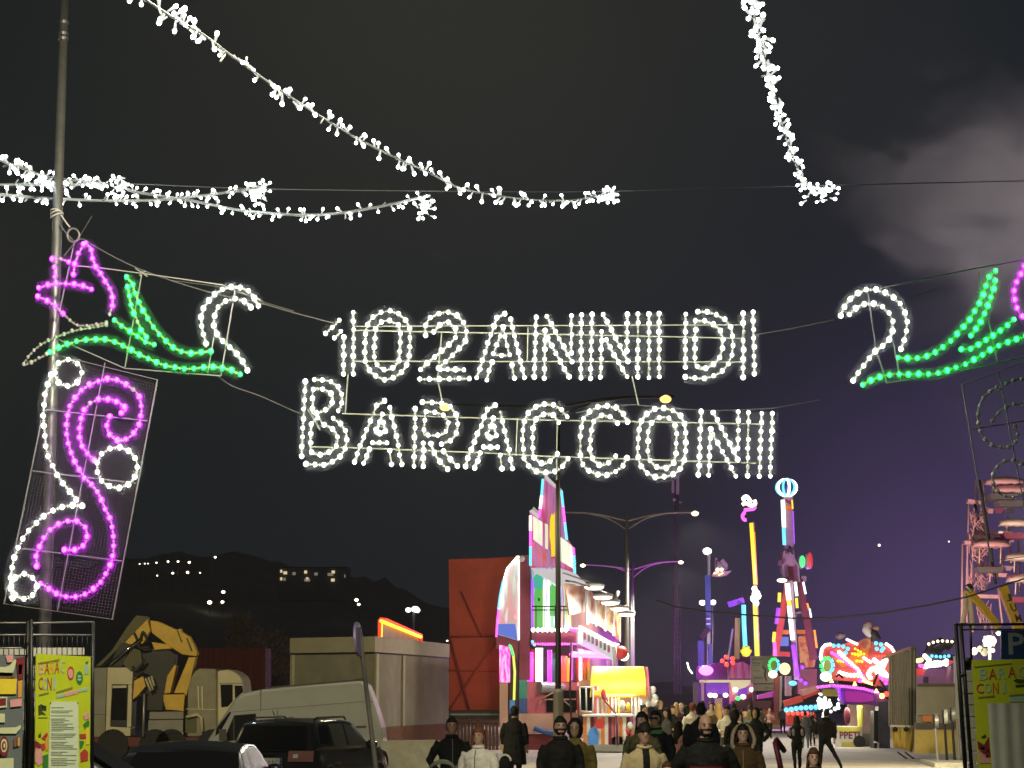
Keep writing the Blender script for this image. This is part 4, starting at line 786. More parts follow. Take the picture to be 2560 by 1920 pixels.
piece('hydraulic_block', 'steel_black', t, T, .6, C3(1120,390, 1310,380, 1385,430, 1372,560, 1300,720, 1280,870, 1160,870, 1150,740, 1200,600, 1100,560), -.1); piece('cylinder_guard', 'steel_black', t, T, .5, C3(860,520, 950,345, 1010,330, 1035,360, 1000,440, 960,530), .16)
piece('grab_shell', 'crane_dark', t, T, .5, C3(965,500, 1050,380, 1110,400, 1125,500, 1080,575, 1030,560), .15); piece('grab_arm', 'crane_yellow', t, T, .3, C3(1060,640, 1130,600, 1150,680, 1070,775, 1050,800), .2)
for l in (C3(1150,620, 1190,720), C3(1172,610, 1210,710), C3(1195,600, 1220,680)): strip('stripe_bar', 'cab_cream', t, T, l, .04, 5, .25)
for l in (C3(1060,260, 1100,330, 1130,250, 1165,330), C3(1040,360, 1080,345, 1110,380, 1180,370), C3(1130,560, 1080,600, 1070,580), C3(1145,470, 1110,520, 1060,560, 1050,520)): strip('hose', 'hose', t, T, [f for p in smooth([V((a, b, 0)) for a, b in pts(l)], 4) for f in (p.x, p.y)], .045, 6, .3)
strip('hydraulic_rod', 'chrome', t, T, C3(1120,300, 870,500), .05, 8, .33); strip('outrigger', 'steel_black', t, T, C3(1050,800, 1150,720), .05, 6, .2); strip('outrigger_leg', 'frame_steel', t, T, C3(1140,735, 1130,1080), .04, 6, .2)
# ------------------------------------------------------------------ buildings on the left
paint('render_beige', (.34, .32, .235), .85, 0, .2, 1.1); paint('render_side', (.23, .205, .14), .85, 0, .25, 1.1); paint('trim_cream', (.52, .48, .34), .7, 0, .12, 2); paint('brick_orange', (.22, .085, .035), .85, 0, .3, 5); paint('mortar', (.16, .13, .10), .9, 0, .2, 5); paint('steel_red', (.26, .040, .022), .5, 0, .25, .8, .06); paint('maroon_panel', (.13, .02, .022), .7, 0, .25, 1.5)
c0, cl, cr = P(938, 1735, 80), P(732, 1735, 82.5), P(1122, 1735, 92)
t = thing('kiosk_building', 'flat-roofed beige kiosk building with cream fascia behind the van', 'building', V((c0.x, 82, 0)))
foot = [V((c0.x, c0.y, 0)), V((cr.x, cr.y, 0)), V((cl.x + 5, cr.y + 2, 0)), V((cl.x, cl.y, 0))]; cen = sum(foot, V()) / 4
WL_, WR_ = Wall(c0.x, c0.y, cl.x, cl.y), Wall(c0.x, c0.y, cr.x, cr.y)
mb = MB(); mb.prism([p + V((0, 0, .9)) for p in foot], (0, 0, 2.75)); mb.build('wall', 'render_beige', t)
mb = MB(); mb.prism([cen + (p - cen) * 1.035 + V((0, 0, 3.62)) for p in foot], (0, 0, .56)); mb.build('fascia', 'trim_cream', t)
mb = MB(); mb.prism([cen + (p - cen) * 1.012 + V((0, 0, 3.56)) for p in foot], (0, 0, .055)); mb.build('eaves_gap', 'steel_black', t)
mb = MB(); mb.prism([cen + (p - cen) * 1.0 for p in foot], (0, 0, .895)); mb.build('plinth', 'mortar', t)
k = 0
for wl, a, b in ((WR_, c0, cr), (WL_, c0, cl)):
    ln = (V((b.x, b.y, 0)) - V((a.x, a.y, 0))).length; d = (V((b.x, b.y, 0)) - V((a.x, a.y, 0))).normalized(); n = 22 if wl is WR_ else 8
    for r in range(7):
        for i in range(n):
            if k > 280: break
            k += 1; u = (i + .5 * (r % 2)) * ln / n
            if u + ln / n > ln: continue
            q = V((a.x, a.y, 0)) + d * (u + ln / n / 2) + V((0, 0, .13 + r * .112)) + wl.n * R.uniform(.006, .012)
            mb = MB(); mb.box(q, (ln / n - .02, .04, .095), math.atan2(d.y, d.x)); mb.build('brick', 'brick_orange', t)
for p, nrm in ((c0, WR_.n), (cl, WL_.n), (c0.lerp(cr, .33), WR_.n)):
    mb = MB(); mb.tube([V((p.x, p.y, .9)) + nrm * .05, V((p.x, p.y, 3.56)) + nrm * .05], .085, 4); mb.build('corner_trim', 'trim_cream', t)
t = thing('neon_sign', 'slanted sign on the kiosk roof outlined in glowing red and yellow tube', 'sign', P(1000, 1600, 84))
WS = Wall(*P(951, 1600, 83).xy, *P(1055, 1600, 90).xy)
paint('sign_back', (.5, .36, .36), .6, 0, .2, 2); glow('neon_red', (1, .03, .01), 2); glow('neon_yellow', (1, .55, .04), 2.2)
piece('sign_panel', 'sign_back', t, WS, .1, C4(1425,155, 1752,290, 1745,358, 1425,308)); strip('neon_tube', 'neon_yellow', t, WS, C4(1430,165, 1745,292), .07, 8, .12); strip('neon_tube', 'neon_red', t, WS, C4(1418,300, 1421,165, 1428,150, 1470,155, 1748,280, 1750,350), .06, 8, .05); strip('neon_tube', 'neon_yellow', t, WS, C4(1436,300, 1438,180), .03, 8, .1); strip('neon_tube', 'neon_red', t, WS, C4(1722,310, 1722,350), .03, 8, .1)
t = thing('trailer_side', 'tall red steel back of the funhouse trailer beside the kiosk building', 'trailer', V((P(1200, 1735, 84.6).x, 84.6, 0)))
for nm, l in (('upper_panel', (1121,1398, 1250,1394, 1296,1390, 1296,1588, 1124,1591)), ('lower_panel', (1124,1594, 1296,1591, 1296,1776, 1122,1776))): piece(nm, 'steel_red', t, 84.6, .5, l, 0, .02)
strip('brace', 'maroon_panel', t, 84.6, (1152,1478, 1204,1592), .03, 5, .06); strip('brace', 'maroon_panel', t, 84.6, (1124,1594, 1172,1774), .05, 5, .06); strip('brace', 'steel_red', t, 84.6, (1245,1596, 1122,1776), .03, 5, .06); strip('seam_bar', 'steel_red', t, 84.6, (1121,1676, 1246,1678), .03, 5, .03); strip('seam_bar', 'steel_red', t, 84.6, (1123,1591, 1250,1588), .035, 5, .03)
piece('floor_beam', 'steel_black', t, 84.6, .4, rc(1124, 1777, 1250, 1784)); piece('rear_bumper', 'box_grey', t, 84.6, .3, rc(1126, 1784, 1246, 1788), .05); piece('underframe', 'steel_black', t, 84.6, .3, rc(1126, 1788, 1246, 1797))
t = thing('slatted_fence', 'dark brown slatted screen under the red trailer back', 'fence', V((P(1180, 1735, 83).x, 83, 0))); paint('wood_dark', (.075, .03, .018), .8, 0, .3, 4)
for i in range(14): piece('slat', 'wood_dark', t, 83.5, .04, rc(1124 + i * 8.8, 1798, 1131.6 + i * 8.8, 1880), R.uniform(-.01, .01))
for y in (1806, 1862): strip('crossbar', 'wood_dark', t, 83.5, (1122, y, 1248, y), .03, 4, .04)
props(piece('low_wall', 'concrete', None, 62, .3, (952,1852, 1085,1850, 1120,1856, 1120,1940, 952,1940)), 'low grey concrete wall behind the couple on the left', 'wall')
t = thing('container', 'dark maroon container behind the truck cab', 'container', V((P(580, 1735, 96).x, 96, 0)))
for i in range(12): piece('wall_panel', 'maroon_panel', t, 96, 2.4, rc(492 + i * 14.3, 1620, 505.5 + i * 14.3, 1760), (i % 2) * .04)
strip('corner_post', 'box_grey', t, 96, (666, 1622, 664, 1760), .03, 4, .05)
# trees behind
paint('leaf', (.12, .085, .055), .7, 0, .5, 3); paint('bark', (.06, .045, .03), .9, 0, .3, 6)
def tree(label, blobs, D, trunk, nleaf, seed):
    rr = random.Random(seed); c = P(trunk[0], trunk[1], D); t = thing('tree', label, 'tree', V((c.x, D, 0)))
    mb = MB(); base = V((c.x, D, 0)); mb.tube([base, base.lerp(c, .6) + V((.1, 0, 0)), c], [.22, .15, .07], 8)
    for x, y, r in blobs:
        q = P(x, y, D); mb.tube([base.lerp(c, .7), base.lerp(c, .7).lerp(q, .55) + V((0, rr.uniform(-.3, .3), .2)), q], [.09, .05, .02], 5)
    mb.build('trunk', 'bark', t)
    mb = MB()
    for x, y, r in blobs:
        q = P(x, y, D); rm = r * D / F
        for i in range(int(nleaf * r * r / 900)):
            d = V((rr.gauss(0, 1), rr.gauss(0, 1), rr.gauss(0, 1))).normalized() * rm * rr.random() ** .45 * rr.choice((1, 1, 1.2)); p = q + d; s = rr.uniform(.07, .16)
            u = V((rr.gauss(0, 1), rr.gauss(0, 1), rr.gauss(0, 1))).normalized(); w2 = u.orthogonal().normalized() * s * .6; u = u * s
            mb.add([p - u, p + w2, p + u, p - w2], [(0, 1, 2, 3)])
    mb.build('crown', 'leaf', t, kind='stuff')
tree('brown-leaved tree with a peaked crown behind the maroon container', [(605,1560,28), (590,1590,28), (625,1590,30), (640,1620,25), (600,1620,25)], 112, (610, 1640), 420, 3)
tree('lower brown-leaved tree touching the kiosk building roof line', [(690,1600,26), (680,1630,30), (705,1640,24), (670,1665,26), (700,1680,26), (690,1700,26)], 108, (690, 1690), 420, 5)
# ------------------------------------------------------------------ street lamps, posts, wires
paint('post_black', (.012, .012, .014), .5, .3, .2, 5); paint('post_grey', (.26, .255, .26), .5, .4, .15, 5); paint('post_base', (.16, .15, .13), .6, .2, .2, 8)
def double_lamp(label, px, D, top, half_px, arm_y, ends, mat, lampmat, r=.09, power=0, dark=False):
    base = V((P(px, HZ, D).x, D, 0)); t = thing('street_lamp', label, 'street lamp', base, 'double-armed street lamps along the road')
    tp = P(px, top, D); mb = MB(); mb.tube([base, base.lerp(tp, .25), tp], [r * 1.5, r * 1.15, r * .8], 10); mb.build('post', mat, t, True)
    for q, (ex, ey, on) in zip((-1, 1), ends):
        e = P(ex, ey, D); m = P(px + q * half_px * .5, ey + 4, D)
        mb = MB(); mb.tube(smooth([P(px, arm_y, D), m, e], 6), r * .55, 6); mb.build('arm', mat, t, True)
        mb = MB(); mb.tube(smooth([P(px, arm_y + (arm_y - ey) * 1.0, D), P(px + q * half_px * .3, ey + (arm_y - ey) * .7, D), P(px + q * half_px * .62, ey + 3, D)], 6), r * .45, 6); mb.build('strut', mat, t, True)
        mb = MB(); mb.ball(e + V((q * .1, 0, 0)), (.28, .14, .06), 10, 6); h = mb.build('lamp_head', mat, t, True)
        if on: lamp('street_lamp_bulb', 'SPOT', e + V((q * .1, -.5, -.4)), (2200 if D < 70 else 6000), (1, .80, .48) if D < 70 else (1, .9, .74), .2, e + V((q * .5, -4, -9)), 140)
        if on: mb = MB(); mb.ball(e + V((q * .1, -.04, -.07)), (.17, .17, .12), 10, 6); mb.build('lamp_glass', lampmat, h, True)
double_lamp('black lamp post nearest of three, standing before the funhouse with amber lamps', 1395, 63, 1000, 262, 1018, ((1122, 1012, 2), (1655, 992, 2)), 'post_black', 'street_amber', .075)
double_lamp('grey double-armed lamp right of the funhouse tower, highest arms', 1567, 102, 1282, 160, 1302, ((1415, 1280, 0), (1732, 1280, 1)), 'post_grey', 'lamp_warm', .11)
double_lamp('grey double-armed lamp behind, with lower arms and two glowing heads', 1581, 140, 1405, 118, 1424, ((1461, 1411, 2), (1698, 1403, 2)), 'post_grey', 'lamp_warm', .13)
props(one('tube', [P(1395, 1800, 62.7).xy.to_3d(), P(1396, 1730, 62.7), P(1396, 1722, 62.7)], [.16, .15, .1], 10).build('post_sleeve', 'post_base'), 'thick grey sleeve round the foot of the black lamp post', 'post')
props(strip('cable_drop', 'wire_dark', None, 62.9, (1431,1905, 1428,1800, 1425,1720, 1428,1600), .03, 5), 'thin dark pole just right of the black lamp post', 'pole')
t = thing('antenna_mast', 'tall dark mast with aerials rising behind the lettering, right of the lamps', 'mast', V((P(1692, HZ, 150).x, 150, 0)))
paint('mast_grey', (.11, .105, .12), .6, .3, .2, 4)
for x in (1688, 1694): strip('leg', 'mast_grey', t, 150, (x, 1195, x, 1735), .07, 6)
for x in (1683, 1699): strip('ladder', 'mast_grey', t, 150, (x, 1462, x + 3, 1735), .05, 5)
for i in range(20): strip('rung', 'mast_grey', t, 150, (1683, 1468 + i * 13, 1702, 1470 + i * 13), .04, 4)
for x0, y0, x1, y1 in ((1679, 1200, 1686, 1232), (1690, 1192, 1698, 1236), (1682, 1246, 1690, 1252), (1697, 1254, 1706, 1258)): piece('aerial', 'post_grey', t, 149.8, .3, rc(x0, y0, x1, y1))
props(strip('power_line', 'wire_dark', None, 70, (1640,1500, 1690,1518, 1780,1530, 1900,1540, 1990,1546, 2080,1545, 2200,1533, 2320,1513, 2420,1492, 2500,1466, 2620,1428), .028, 5), 'black power line sagging across the purple sky on the right', 'cable')
def pole_light(label, px, base_y, D, top, heads, mat='lamp_white'):
    base = V((P(px, HZ, D).x, D, 0)); t = thing('floodlight_pole', label, 'floodlight', base); mb = MB(); mb.tube([base, P(px, top, D)], .1, 8); mb.build('pole', 'cable_white', t)
    for x, y, r in heads:
        mb = MB(); mb.ball(P(x, y, D), (r, r * .6, r * .8), 10, 6); mb.build('lamp_glass', mat, t, True)
        mb = MB(); mb.box(P(x, y - 4, D) + V((0, .1, 0)), (r * 2.1, .2, .12)); mb.build('housing', 'post_grey', t)
pole_light('white twin floodlight pole far behind the neon sign', 1034, 0, 190, 1530, ((1021, 1525, .25), (1038, 1523, .32), (1043, 1526, .25)))
pole_light('bright white floodlight pole beside the blue crane arm', 1772, 0, 150, 1384, ((1768, 1378, .3),))
pole_light('pair of small white lamps on the blue crane arm', 1770, 0, 149, 1500, ((1756, 1507, .22), (1782, 1506, .22)))
# sign with edge-on disc
t = thing('road_sign', 'thin round road sign seen edge-on on a leaning grey pole before the van', 'road sign', V((P(942, HZ, 30).x, 30, 0)))
a, b = P(941, 1930, 30), P(897, 1568, 29.9); mb = MB(); a2 = a + (a - b) * .45; mb.tube([a2, a, b], [.036, .034, .03], 10); mb.build('pole', 'post_base', t)
mb = MB(); c = P(895, 1598, 29.8); u = V((.12, 1, 0)).normalized(); n = V((-1, .12, 0)).normalized(); z = V((-.09, 0, 1)).normalized()
mb.loft([[c + n * k + u * (.26 * cos(q)) + z * (.235 * sin(q)) for q in [2 * pi * i / 28 for i in range(28)]] for k in (-.02, .012)]); paint('sign_purple_lit', (.42, .36, .6), .3, .5, .1, 6); mb.build('disc', 'sign_purple_lit', t)  # purple light falling on the disc is put into its base colour
# far hillside lights
HL = ['far hillside lamp leftmost of the row above the crane truck', 'far hillside lamp second from the left of the row', 'far hillside lamp third from the left of the row', 'far hillside lamp fourth from the left of the row', 'far hillside lamp just left of the row\'s middle gap', 'far hillside lamp near the right end of the row',
 'bright far hillside lamp ending the row on the right', 'faint far hillside lamp below the row, leftmost of the lower line', 'far hillside lamp second in the lower line', 'brightest far hillside lamp in the lower line', 'faint far hillside lamp at the right end of the lower line', 'lone far hillside lamp highest on the slope', 'far hillside lamp topmost of the triangle of three', 'large far hillside lamp lower left of the triangle of three', 'far hillside lamp lower right of the triangle of three', 'far hillside lamp above the road sign, upper of two', 'dimmer far hillside lamp above the road sign, lower of two', 'small far lamp at the left edge of the red trailer']
k = 0
for x, y, r in ((349,1410,.35),(362,1409,.4),(370,1409,.35),(391,1407,.5),(420,1404,.6),(445,1404,.6),(473,1406,.75),(393,1439,.4),(432,1433,.65),(469,1431,.8),(500,1432,.4),(538,1393,.65),(558,1480,1.),(524,1506,1.2),(556,1505,.9),(891,1500,1.0),(897,1511,.8),(1118,1602,.5)):
    D = 700; r *= .62; base = P(x, y, D); t = thing('hillside_lamp', HL[k], 'street lamp', base - V((0, 0, 6)), 'street lamps on the far hillside')
    mb = MB(); mb.tube([base - V((0, 0, 6)), base - V((0, 0, .5))], .12, 4); mb.build('post', 'post_black', t); mb = MB(); mb.ball(base, (r, r, r * .8), 7, 5); mb.build('lamp_glass', 'lamp_dot', t, True); k += 1
t = thing('apartment_block', 'long dark block on the hillside with three pairs of lit windows', 'building', P(780, 1480, 640)); paint('block_wall', (.26, .26, .24), .9, 0, .2, .3); glow('window_lit', (1, .78, .42), .9); glow('window_dim', (.8, .75, .6), .25)
piece('wall', 'block_wall', t, 640, 12, rc(697, 1420, 868, 1500)); piece('roof', 'post_black', t, 640, 13, rc(695, 1417, 870, 1420.5), .5)
for x, y, wd, m in ((703,1428,5,'window_lit'), (713,1432,9,'window_lit'), (703,1447,5,'window_lit'), (711,1448,6,'window_dim'), (735,1434,8,'window_dim'), (764,1430,7,'window_lit'), (768,1450,14,'window_dim'), (768,1447,6,'window_lit'), (790,1435,8,'window_dim'), (833,1430,8,'window_lit'), (826,1436,14,'window_dim'), (832,1450,9,'window_lit'), (862,1440,3,'window_dim')):
    f = piece('window', 'post_grey', t, 640, .3, rc(x - wd / 2 - .8, y - 4.5, x + wd / 2 + .8, y + 4.5), .25); piece('pane', m, f, 640, .2, rc(x - wd / 2, y - 3.6, x + wd / 2, y + 3.6), .5)
for x, y, r in ((2198, 1363, .8), (2372, 1354, .45)): props(one('ball', P(x, y, 1300), r * .9, 8, 6).build('star', 'lamp_dot', None, True), 'tiny bright point in the purple sky at right' if r > .6 else 'faint point in the purple sky near the pink ride', 'star')
# ------------------------------------------------------------------ funhouse
def shade_print(name, stops, axis='X', scale=1.0, stretch=.15, emit=.0, seed=0., detail=2):
    """printed panel: runs of colour in upright streaks"""
    m = bpy.data.materials.new(name); m.use_nodes = True; t = m.node_tree; n = t.nodes; b = n['Principled BSDF']; g = n.new('ShaderNodeNewGeometry'); mp = n.new('ShaderNodeMapping'); mp.inputs['Scale'].default_value = (scale, scale * .2, scale * stretch); mp.inputs['Location'].default_value = (seed, 0, seed)
    x = n.new('ShaderNodeTexNoise'); x.inputs['Scale'].default_value = 1; x.inputs['Detail'].default_value = detail; r = n.new('ShaderNodeValToRGB'); cr = r.color_ramp
    while len(cr.elements) < len(stops): cr.elements.new(.5)
    for i, c in enumerate(stops): cr.elements[i].position = .3 + .4 * i / (len(stops) - 1); cr.elements[i].color = (*c, 1)
    t.links.new(g.outputs['Position'], mp.inputs[0]); t.links.new(mp.outputs[0], x.inputs['Vector']); t.links.new(x.outputs['Fac'], r.inputs[0]); t.links.new(r.outputs[0], b.inputs['Base Color']); b.inputs['Roughness'].default_value = .35
    if emit: t.links.new(r.outputs[0], b.inputs['Emission Color']); b.inputs['Emission Strength'].default_value = emit  # low glow added to painted panels, standing in for lamplight on them
    MT[name] = m
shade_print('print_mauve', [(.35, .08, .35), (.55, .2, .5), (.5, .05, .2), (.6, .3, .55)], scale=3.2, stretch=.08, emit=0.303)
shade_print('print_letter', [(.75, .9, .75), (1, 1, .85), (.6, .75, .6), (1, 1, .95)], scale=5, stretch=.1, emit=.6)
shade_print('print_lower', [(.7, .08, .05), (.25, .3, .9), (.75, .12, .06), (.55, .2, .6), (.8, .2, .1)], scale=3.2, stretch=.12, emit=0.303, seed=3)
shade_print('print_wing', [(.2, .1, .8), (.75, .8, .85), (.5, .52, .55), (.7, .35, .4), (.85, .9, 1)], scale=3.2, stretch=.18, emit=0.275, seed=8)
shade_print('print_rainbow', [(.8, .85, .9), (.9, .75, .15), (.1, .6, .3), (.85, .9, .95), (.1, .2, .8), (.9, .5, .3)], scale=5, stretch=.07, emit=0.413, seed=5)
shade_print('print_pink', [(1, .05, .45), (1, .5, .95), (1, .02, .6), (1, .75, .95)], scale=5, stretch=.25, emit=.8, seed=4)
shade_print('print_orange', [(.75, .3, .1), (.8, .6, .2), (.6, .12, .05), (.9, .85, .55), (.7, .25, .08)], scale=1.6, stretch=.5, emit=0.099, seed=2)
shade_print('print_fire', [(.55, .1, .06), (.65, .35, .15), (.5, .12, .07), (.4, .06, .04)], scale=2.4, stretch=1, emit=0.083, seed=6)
glow('panel_yellow', (1, .8, .0), .9); glow('panel_green', (.1, .8, .1), .6); glow('panel_teal', (.02, .7, .5), .6); glow('tube_white', (.9, 1, .92), 2.5); glow('tube_magenta', (1, .04, .75), 2); glow('tube_yellow', (.8, .85, .12), 1.2); glow('sign_white', (1, .95, .97), .55); glow('panel_blue', (.08, .2, .9), .7)
paint('fun_maroon', (.22, .035, .075), .6, 0, .2, 1); paint('fun_rose', (.55, .13, .18), .6, 0, .2, 2); paint('fun_beige', (.48, .30, .22), .6, 0, .15, 1); paint('fun_teal', (.05, .3, .2), .6, 0, .2, 2); paint('fun_blue', (.04, .11, .3), .6, 0, .2, 2); paint('fun_red', (.55, .035, .025), .5, 0, .2, 2); paint('fun_skirt', (.17, .015, .025), .7, 0, .2, 1); paint('fun_white', (.75, .74, .7), .5, 0, .15, 2); paint('fun_dark', (.05, .03, .045), .6, 0, .3, 2); paint('fun_orange', (.7, .2, .03), .5, 0, .15, 2); paint('fun_toy_blue', (.08, .3, .85), .4, 0, .1, 2); paint('fun_yellow', (.85, .66, .06), .5, 0, .12, 3); paint('fun_green', (.1, .3, .12), .6, 0, .2, 2)
t = FUN = thing('funhouse', 'tall funhouse with rainbow panels, pointed LED tower and pink lower storey', 'fairground ride', V((P(1340, HZ, 85).x, 85, 0)))
A = 84.0; WD = Wall(P(1425, HZ, 84).x, 84, P(1590, HZ, 113).x, 113)
piece('tower', 'print_mauve', t, A, .7, (1325,1418, 1325,1277, 1334,1276, 1348,1300, 1351,1268, 1357,1215, 1361,1192, 1366,1192, 1389,1218, 1389,1418))
piece('tower', 'print_mauve', t, A + .3, .7, (1391,1418, 1391,1216, 1399,1218, 1406,1228, 1411,1290, 1417,1345, 1434,1368, 1437,1434, 1400,1420))
piece('tower_cap', 'sign_white', t, A, .9, (1361,1190, 1367,1189, 1390,1212, 1389,1221, 1365,1200), .06); piece('tower_cap', 'sign_white', t, A, .9, (1391,1219, 1398,1216, 1406,1226, 1402,1238, 1391,1228), .06); piece('tower_cap', 'sign_white', t, A, .8, (1324,1277, 1331,1273, 1348,1288, 1346,1297, 1331,1284), .06); piece('roof_ledge', 'fun_white', t, A, .8, (1331,1272, 1334,1266, 1348,1280, 1347,1286), .1)
piece('letter_panel', 'print_letter', t, A, .05, (1333,1290, 1356,1306, 1356,1366, 1333,1348), .06); piece('letter_panel', 'print_letter', t, A, .05, (1362,1308, 1369,1312, 1370,1374, 1363,1370), .06); piece('letter_panel', 'print_letter', t, A, .05, (1395,1338, 1412,1350, 1427,1362, 1433,1372, 1434,1422, 1397,1400), .06)
piece('flame', 'panel_yellow', t, A, .05, (1375,1300, 1379,1283, 1382,1288, 1387,1280, 1388,1390, 1378,1392, 1377,1360, 1374,1340), .06)
piece('lower_print', 'print_lower', t, A, .05, (1329,1352, 1356,1368, 1374,1374, 1376,1395, 1388,1396, 1388,1416, 1329,1414), .05)
for l, ms in (((1357,1200, 1352,1262, 1347,1292), ('lamp_cyan', 'lamp_white', 'lamp_pink')), ((1326,1292, 1326,1345, 1326,1415), ('lamp_warm', 'lamp_pink', 'lamp_cyan')), ((1404,1230, 1410,1288, 1417,1350), ('lamp_cyan', 'lamp_pink', 'lamp_cyan')), ((1434,1372, 1436,1400, 1437,1432), ('lamp_pink', 'lamp_cyan', 'lamp_cyan'))):
    for i, m in enumerate(ms):
        a, b = i / 3, (i + .92) / 3; q = pts(l); f = lambda u: (q[0][0] + (q[1][0] - q[0][0]) * u * 2, q[0][1] + (q[1][1] - q[0][1]) * u * 2) if u < .5 else (q[1][0] + (q[2][0] - q[1][0]) * (u - .5) * 2, q[1][1] + (q[2][1] - q[1][1]) * (u - .5) * 2)
        led_row(t, A, [*f(a), *f(b)], 5.6, .056, m, .1)
piece('side_wing', 'print_wing', t, A, .5, (1296,1392, 1281,1404, 1268,1425, 1258,1455, 1250,1495, 1244,1540, 1241,1585, 1296,1602)); piece('wing_foot', 'panel_blue', t, A, .05, (1244,1560, 1288,1560, 1294,1600, 1242,1584), .04)
piece('wing_base', 'fun_maroon', t, A, .5, (1241,1587, 1296,1604, 1296,1650, 1240,1620))
piece('wing_edge', 'tube_white', t, A, .2, (1296,1388, 1299,1392, 1299,1600, 1295,1600), .06)
led_row(t, A, (1293,1393, 1268,1422, 1252,1480, 1247,1520), 6, .05, 'lamp_white', .1); led_row(t, A, (1247,1520, 1243,1552, 1241,1590), 6, .05, 'lamp_pink', .1); led_row(t, A, (1257,1455, 1250,1490, 1246,1520), 6, .05, 'lamp_cyan', .12)
piece('pillar', 'fun_maroon', t, A, .8, rc(1298, 1388, 1325, 1700), .02); piece('pillar_foot', 'fun_teal', t, A, .8, rc(1298, 1700, 1318, 1746), .02); piece('pillar_foot', 'fun_blue', t, A, .8, rc(1298, 1746, 1318, 1786), .02)
mb = MB(); mb.ball(A and flat(A).at(1305, 1397, .2), .12, 10, 6); mb.build('lamp', 'fun_white', t, True)
piece('soffit', 'sign_white', t, A, .3, (1327,1420, 1412,1424, 1440,1434, 1470,1462, 1400,1466, 1340,1432), .25)
piece('upper_wall', 'print_rainbow', t, A, .3, rc(1327, 1420, 1428, 1576), -.4)
for l, m in (((1337,1572, 1337,1452, 1341,1440, 1348,1436, 1354,1441, 1357,1452, 1357,1572), 'panel_green'), ((1374,1540, 1374,1466, 1381,1460, 1389,1466, 1389,1540), 'panel_green'), ((1333,1470, 1333,1445, 1341,1434, 1352,1434, 1357,1446, 1357,1474), 'panel_teal')): piece('door' if m == 'panel_green' else 'door_head', m, t, A, .05, l, -.3 + .06 * (m == 'panel_teal'))
for x in (1331, 1362, 1371, 1392): strip('neon_tube', 'tube_white' if x != 1331 else 'lamp_violet', t, A, (x, 1450, x, 1570), .05, 6, -.2)
piece('window', 'fun_dark', t, A, .02, (1344,1494, 1350,1496, 1350,1502, 1346,1503), -.2)
for y in (1516, 1525): strip('rail', 'fun_dark', t, A, (1330, y, 1425, y), .025, 5, .3)
for x in (1340, 1362, 1388, 1410): strip('railing_post', 'fun_dark', t, A, (x, 1514, x, 1576), .02, 5, .3)
led_row(t, A, (1333,1575, 1415,1575), 11, .085, 'lamp_white', .3); led_row(t, A, (1428,1573, 1442,1575), 9, .09, 'lamp_pink', .3)
piece('beam', 'fun_maroon', t, A, .9, rc(1329, 1581, 1443, 1606), .1); led_row(t, A, (1332,1609, 1360,1611, 1443,1610), 6, .05, 'lamp_pink', .25); led_row(t, A, (1331,1604, 1336,1612), 7, .06, 'lamp_cyan', .25)
piece('lower_wall', 'fun_dark', t, A, .3, rc(1326, 1612, 1443, 1724), -.9); piece('red_door', 'fun_red', t, A, .06, rc(1327, 1622, 1345, 1700), -.7); piece('green_door', 'fun_teal', t, A, .06, rc(1377, 1632, 1392, 1710), -.7)
for x, y0, y1, m, r in ((1325,1630,1704,'tube_magenta',.13), (1348,1620,1704,'tube_white',.14), (1374,1625,1712,'tube_magenta',.09), (1411,1640,1704,'lamp_red',.12), (1422,1645,1704,'lamp_orange',.1), (1430,1600,1700,'tube_magenta',.03)): strip('light_column', m, t, A, (x, y0, x, y1), r, 8, -.2)
piece('pink_panel', 'print_pink', t, A, .4, (1248,1612, 1276,1618, 1275,1706, 1249,1706), .05); piece('foot_panel', 'fun_beige', t, A, .4, rc(1249, 1707, 1270, 1905), .04)
piece('archway', 'fun_dark', t, A, .3, (1276,1622, 1286,1612, 1294,1625, 1297,1660, 1297,1786, 1272,1786), -.1); strip('neon_arch', 'tube_yellow', t, A, (1285,1750, 1287,1680, 1283,1635, 1276,1614), .055, 6, .05); strip('neon_arch', 'lamp_green', t, A, (1283,1640, 1277,1616, 1272,1612), .05, 6, .1); piece('arch_foot', 'fun_toy_blue', t, A, .1, rc(1274, 1750, 1287, 1786), .02)
piece('base_wall', 'fun_rose', t, A, .4, (1318,1704, 1443,1706, 1443,1784, 1318,1784), -.05); piece('dark_window', 'car_glass', t, A, .1, rc(1366, 1726, 1442, 1780), .05)
for l in ((1352,1748, 1400,1722), (1360,1749, 1440,1748), (1410,1752, 1430,1768), (1352,1750, 1348,1764)): strip('window_brace', 'fun_beige', t, A, l, .03, 5, .2)
mb = MB(); c = flat(A).at(1348, 1718, .3); mb.tube([c, c + V((.9, .5, -.05))], .22, 14); mb.build('barrel', 'post_grey', t)
piece('deck', 'fun_beige', t, A, .6, rc(1297, 1784, 1445, 1833), .3); piece('skirt', 'fun_skirt', t, A, .6, rc(1312, 1835, 1402, 1912), .25); strip('drawbar', 'fun_blue', t, A, (1335,1820, 1382,1836), .1, 8, .5); piece('deck_lip', 'fun_white', t, A, .1, rc(1440, 1776, 1450, 1784), .4)
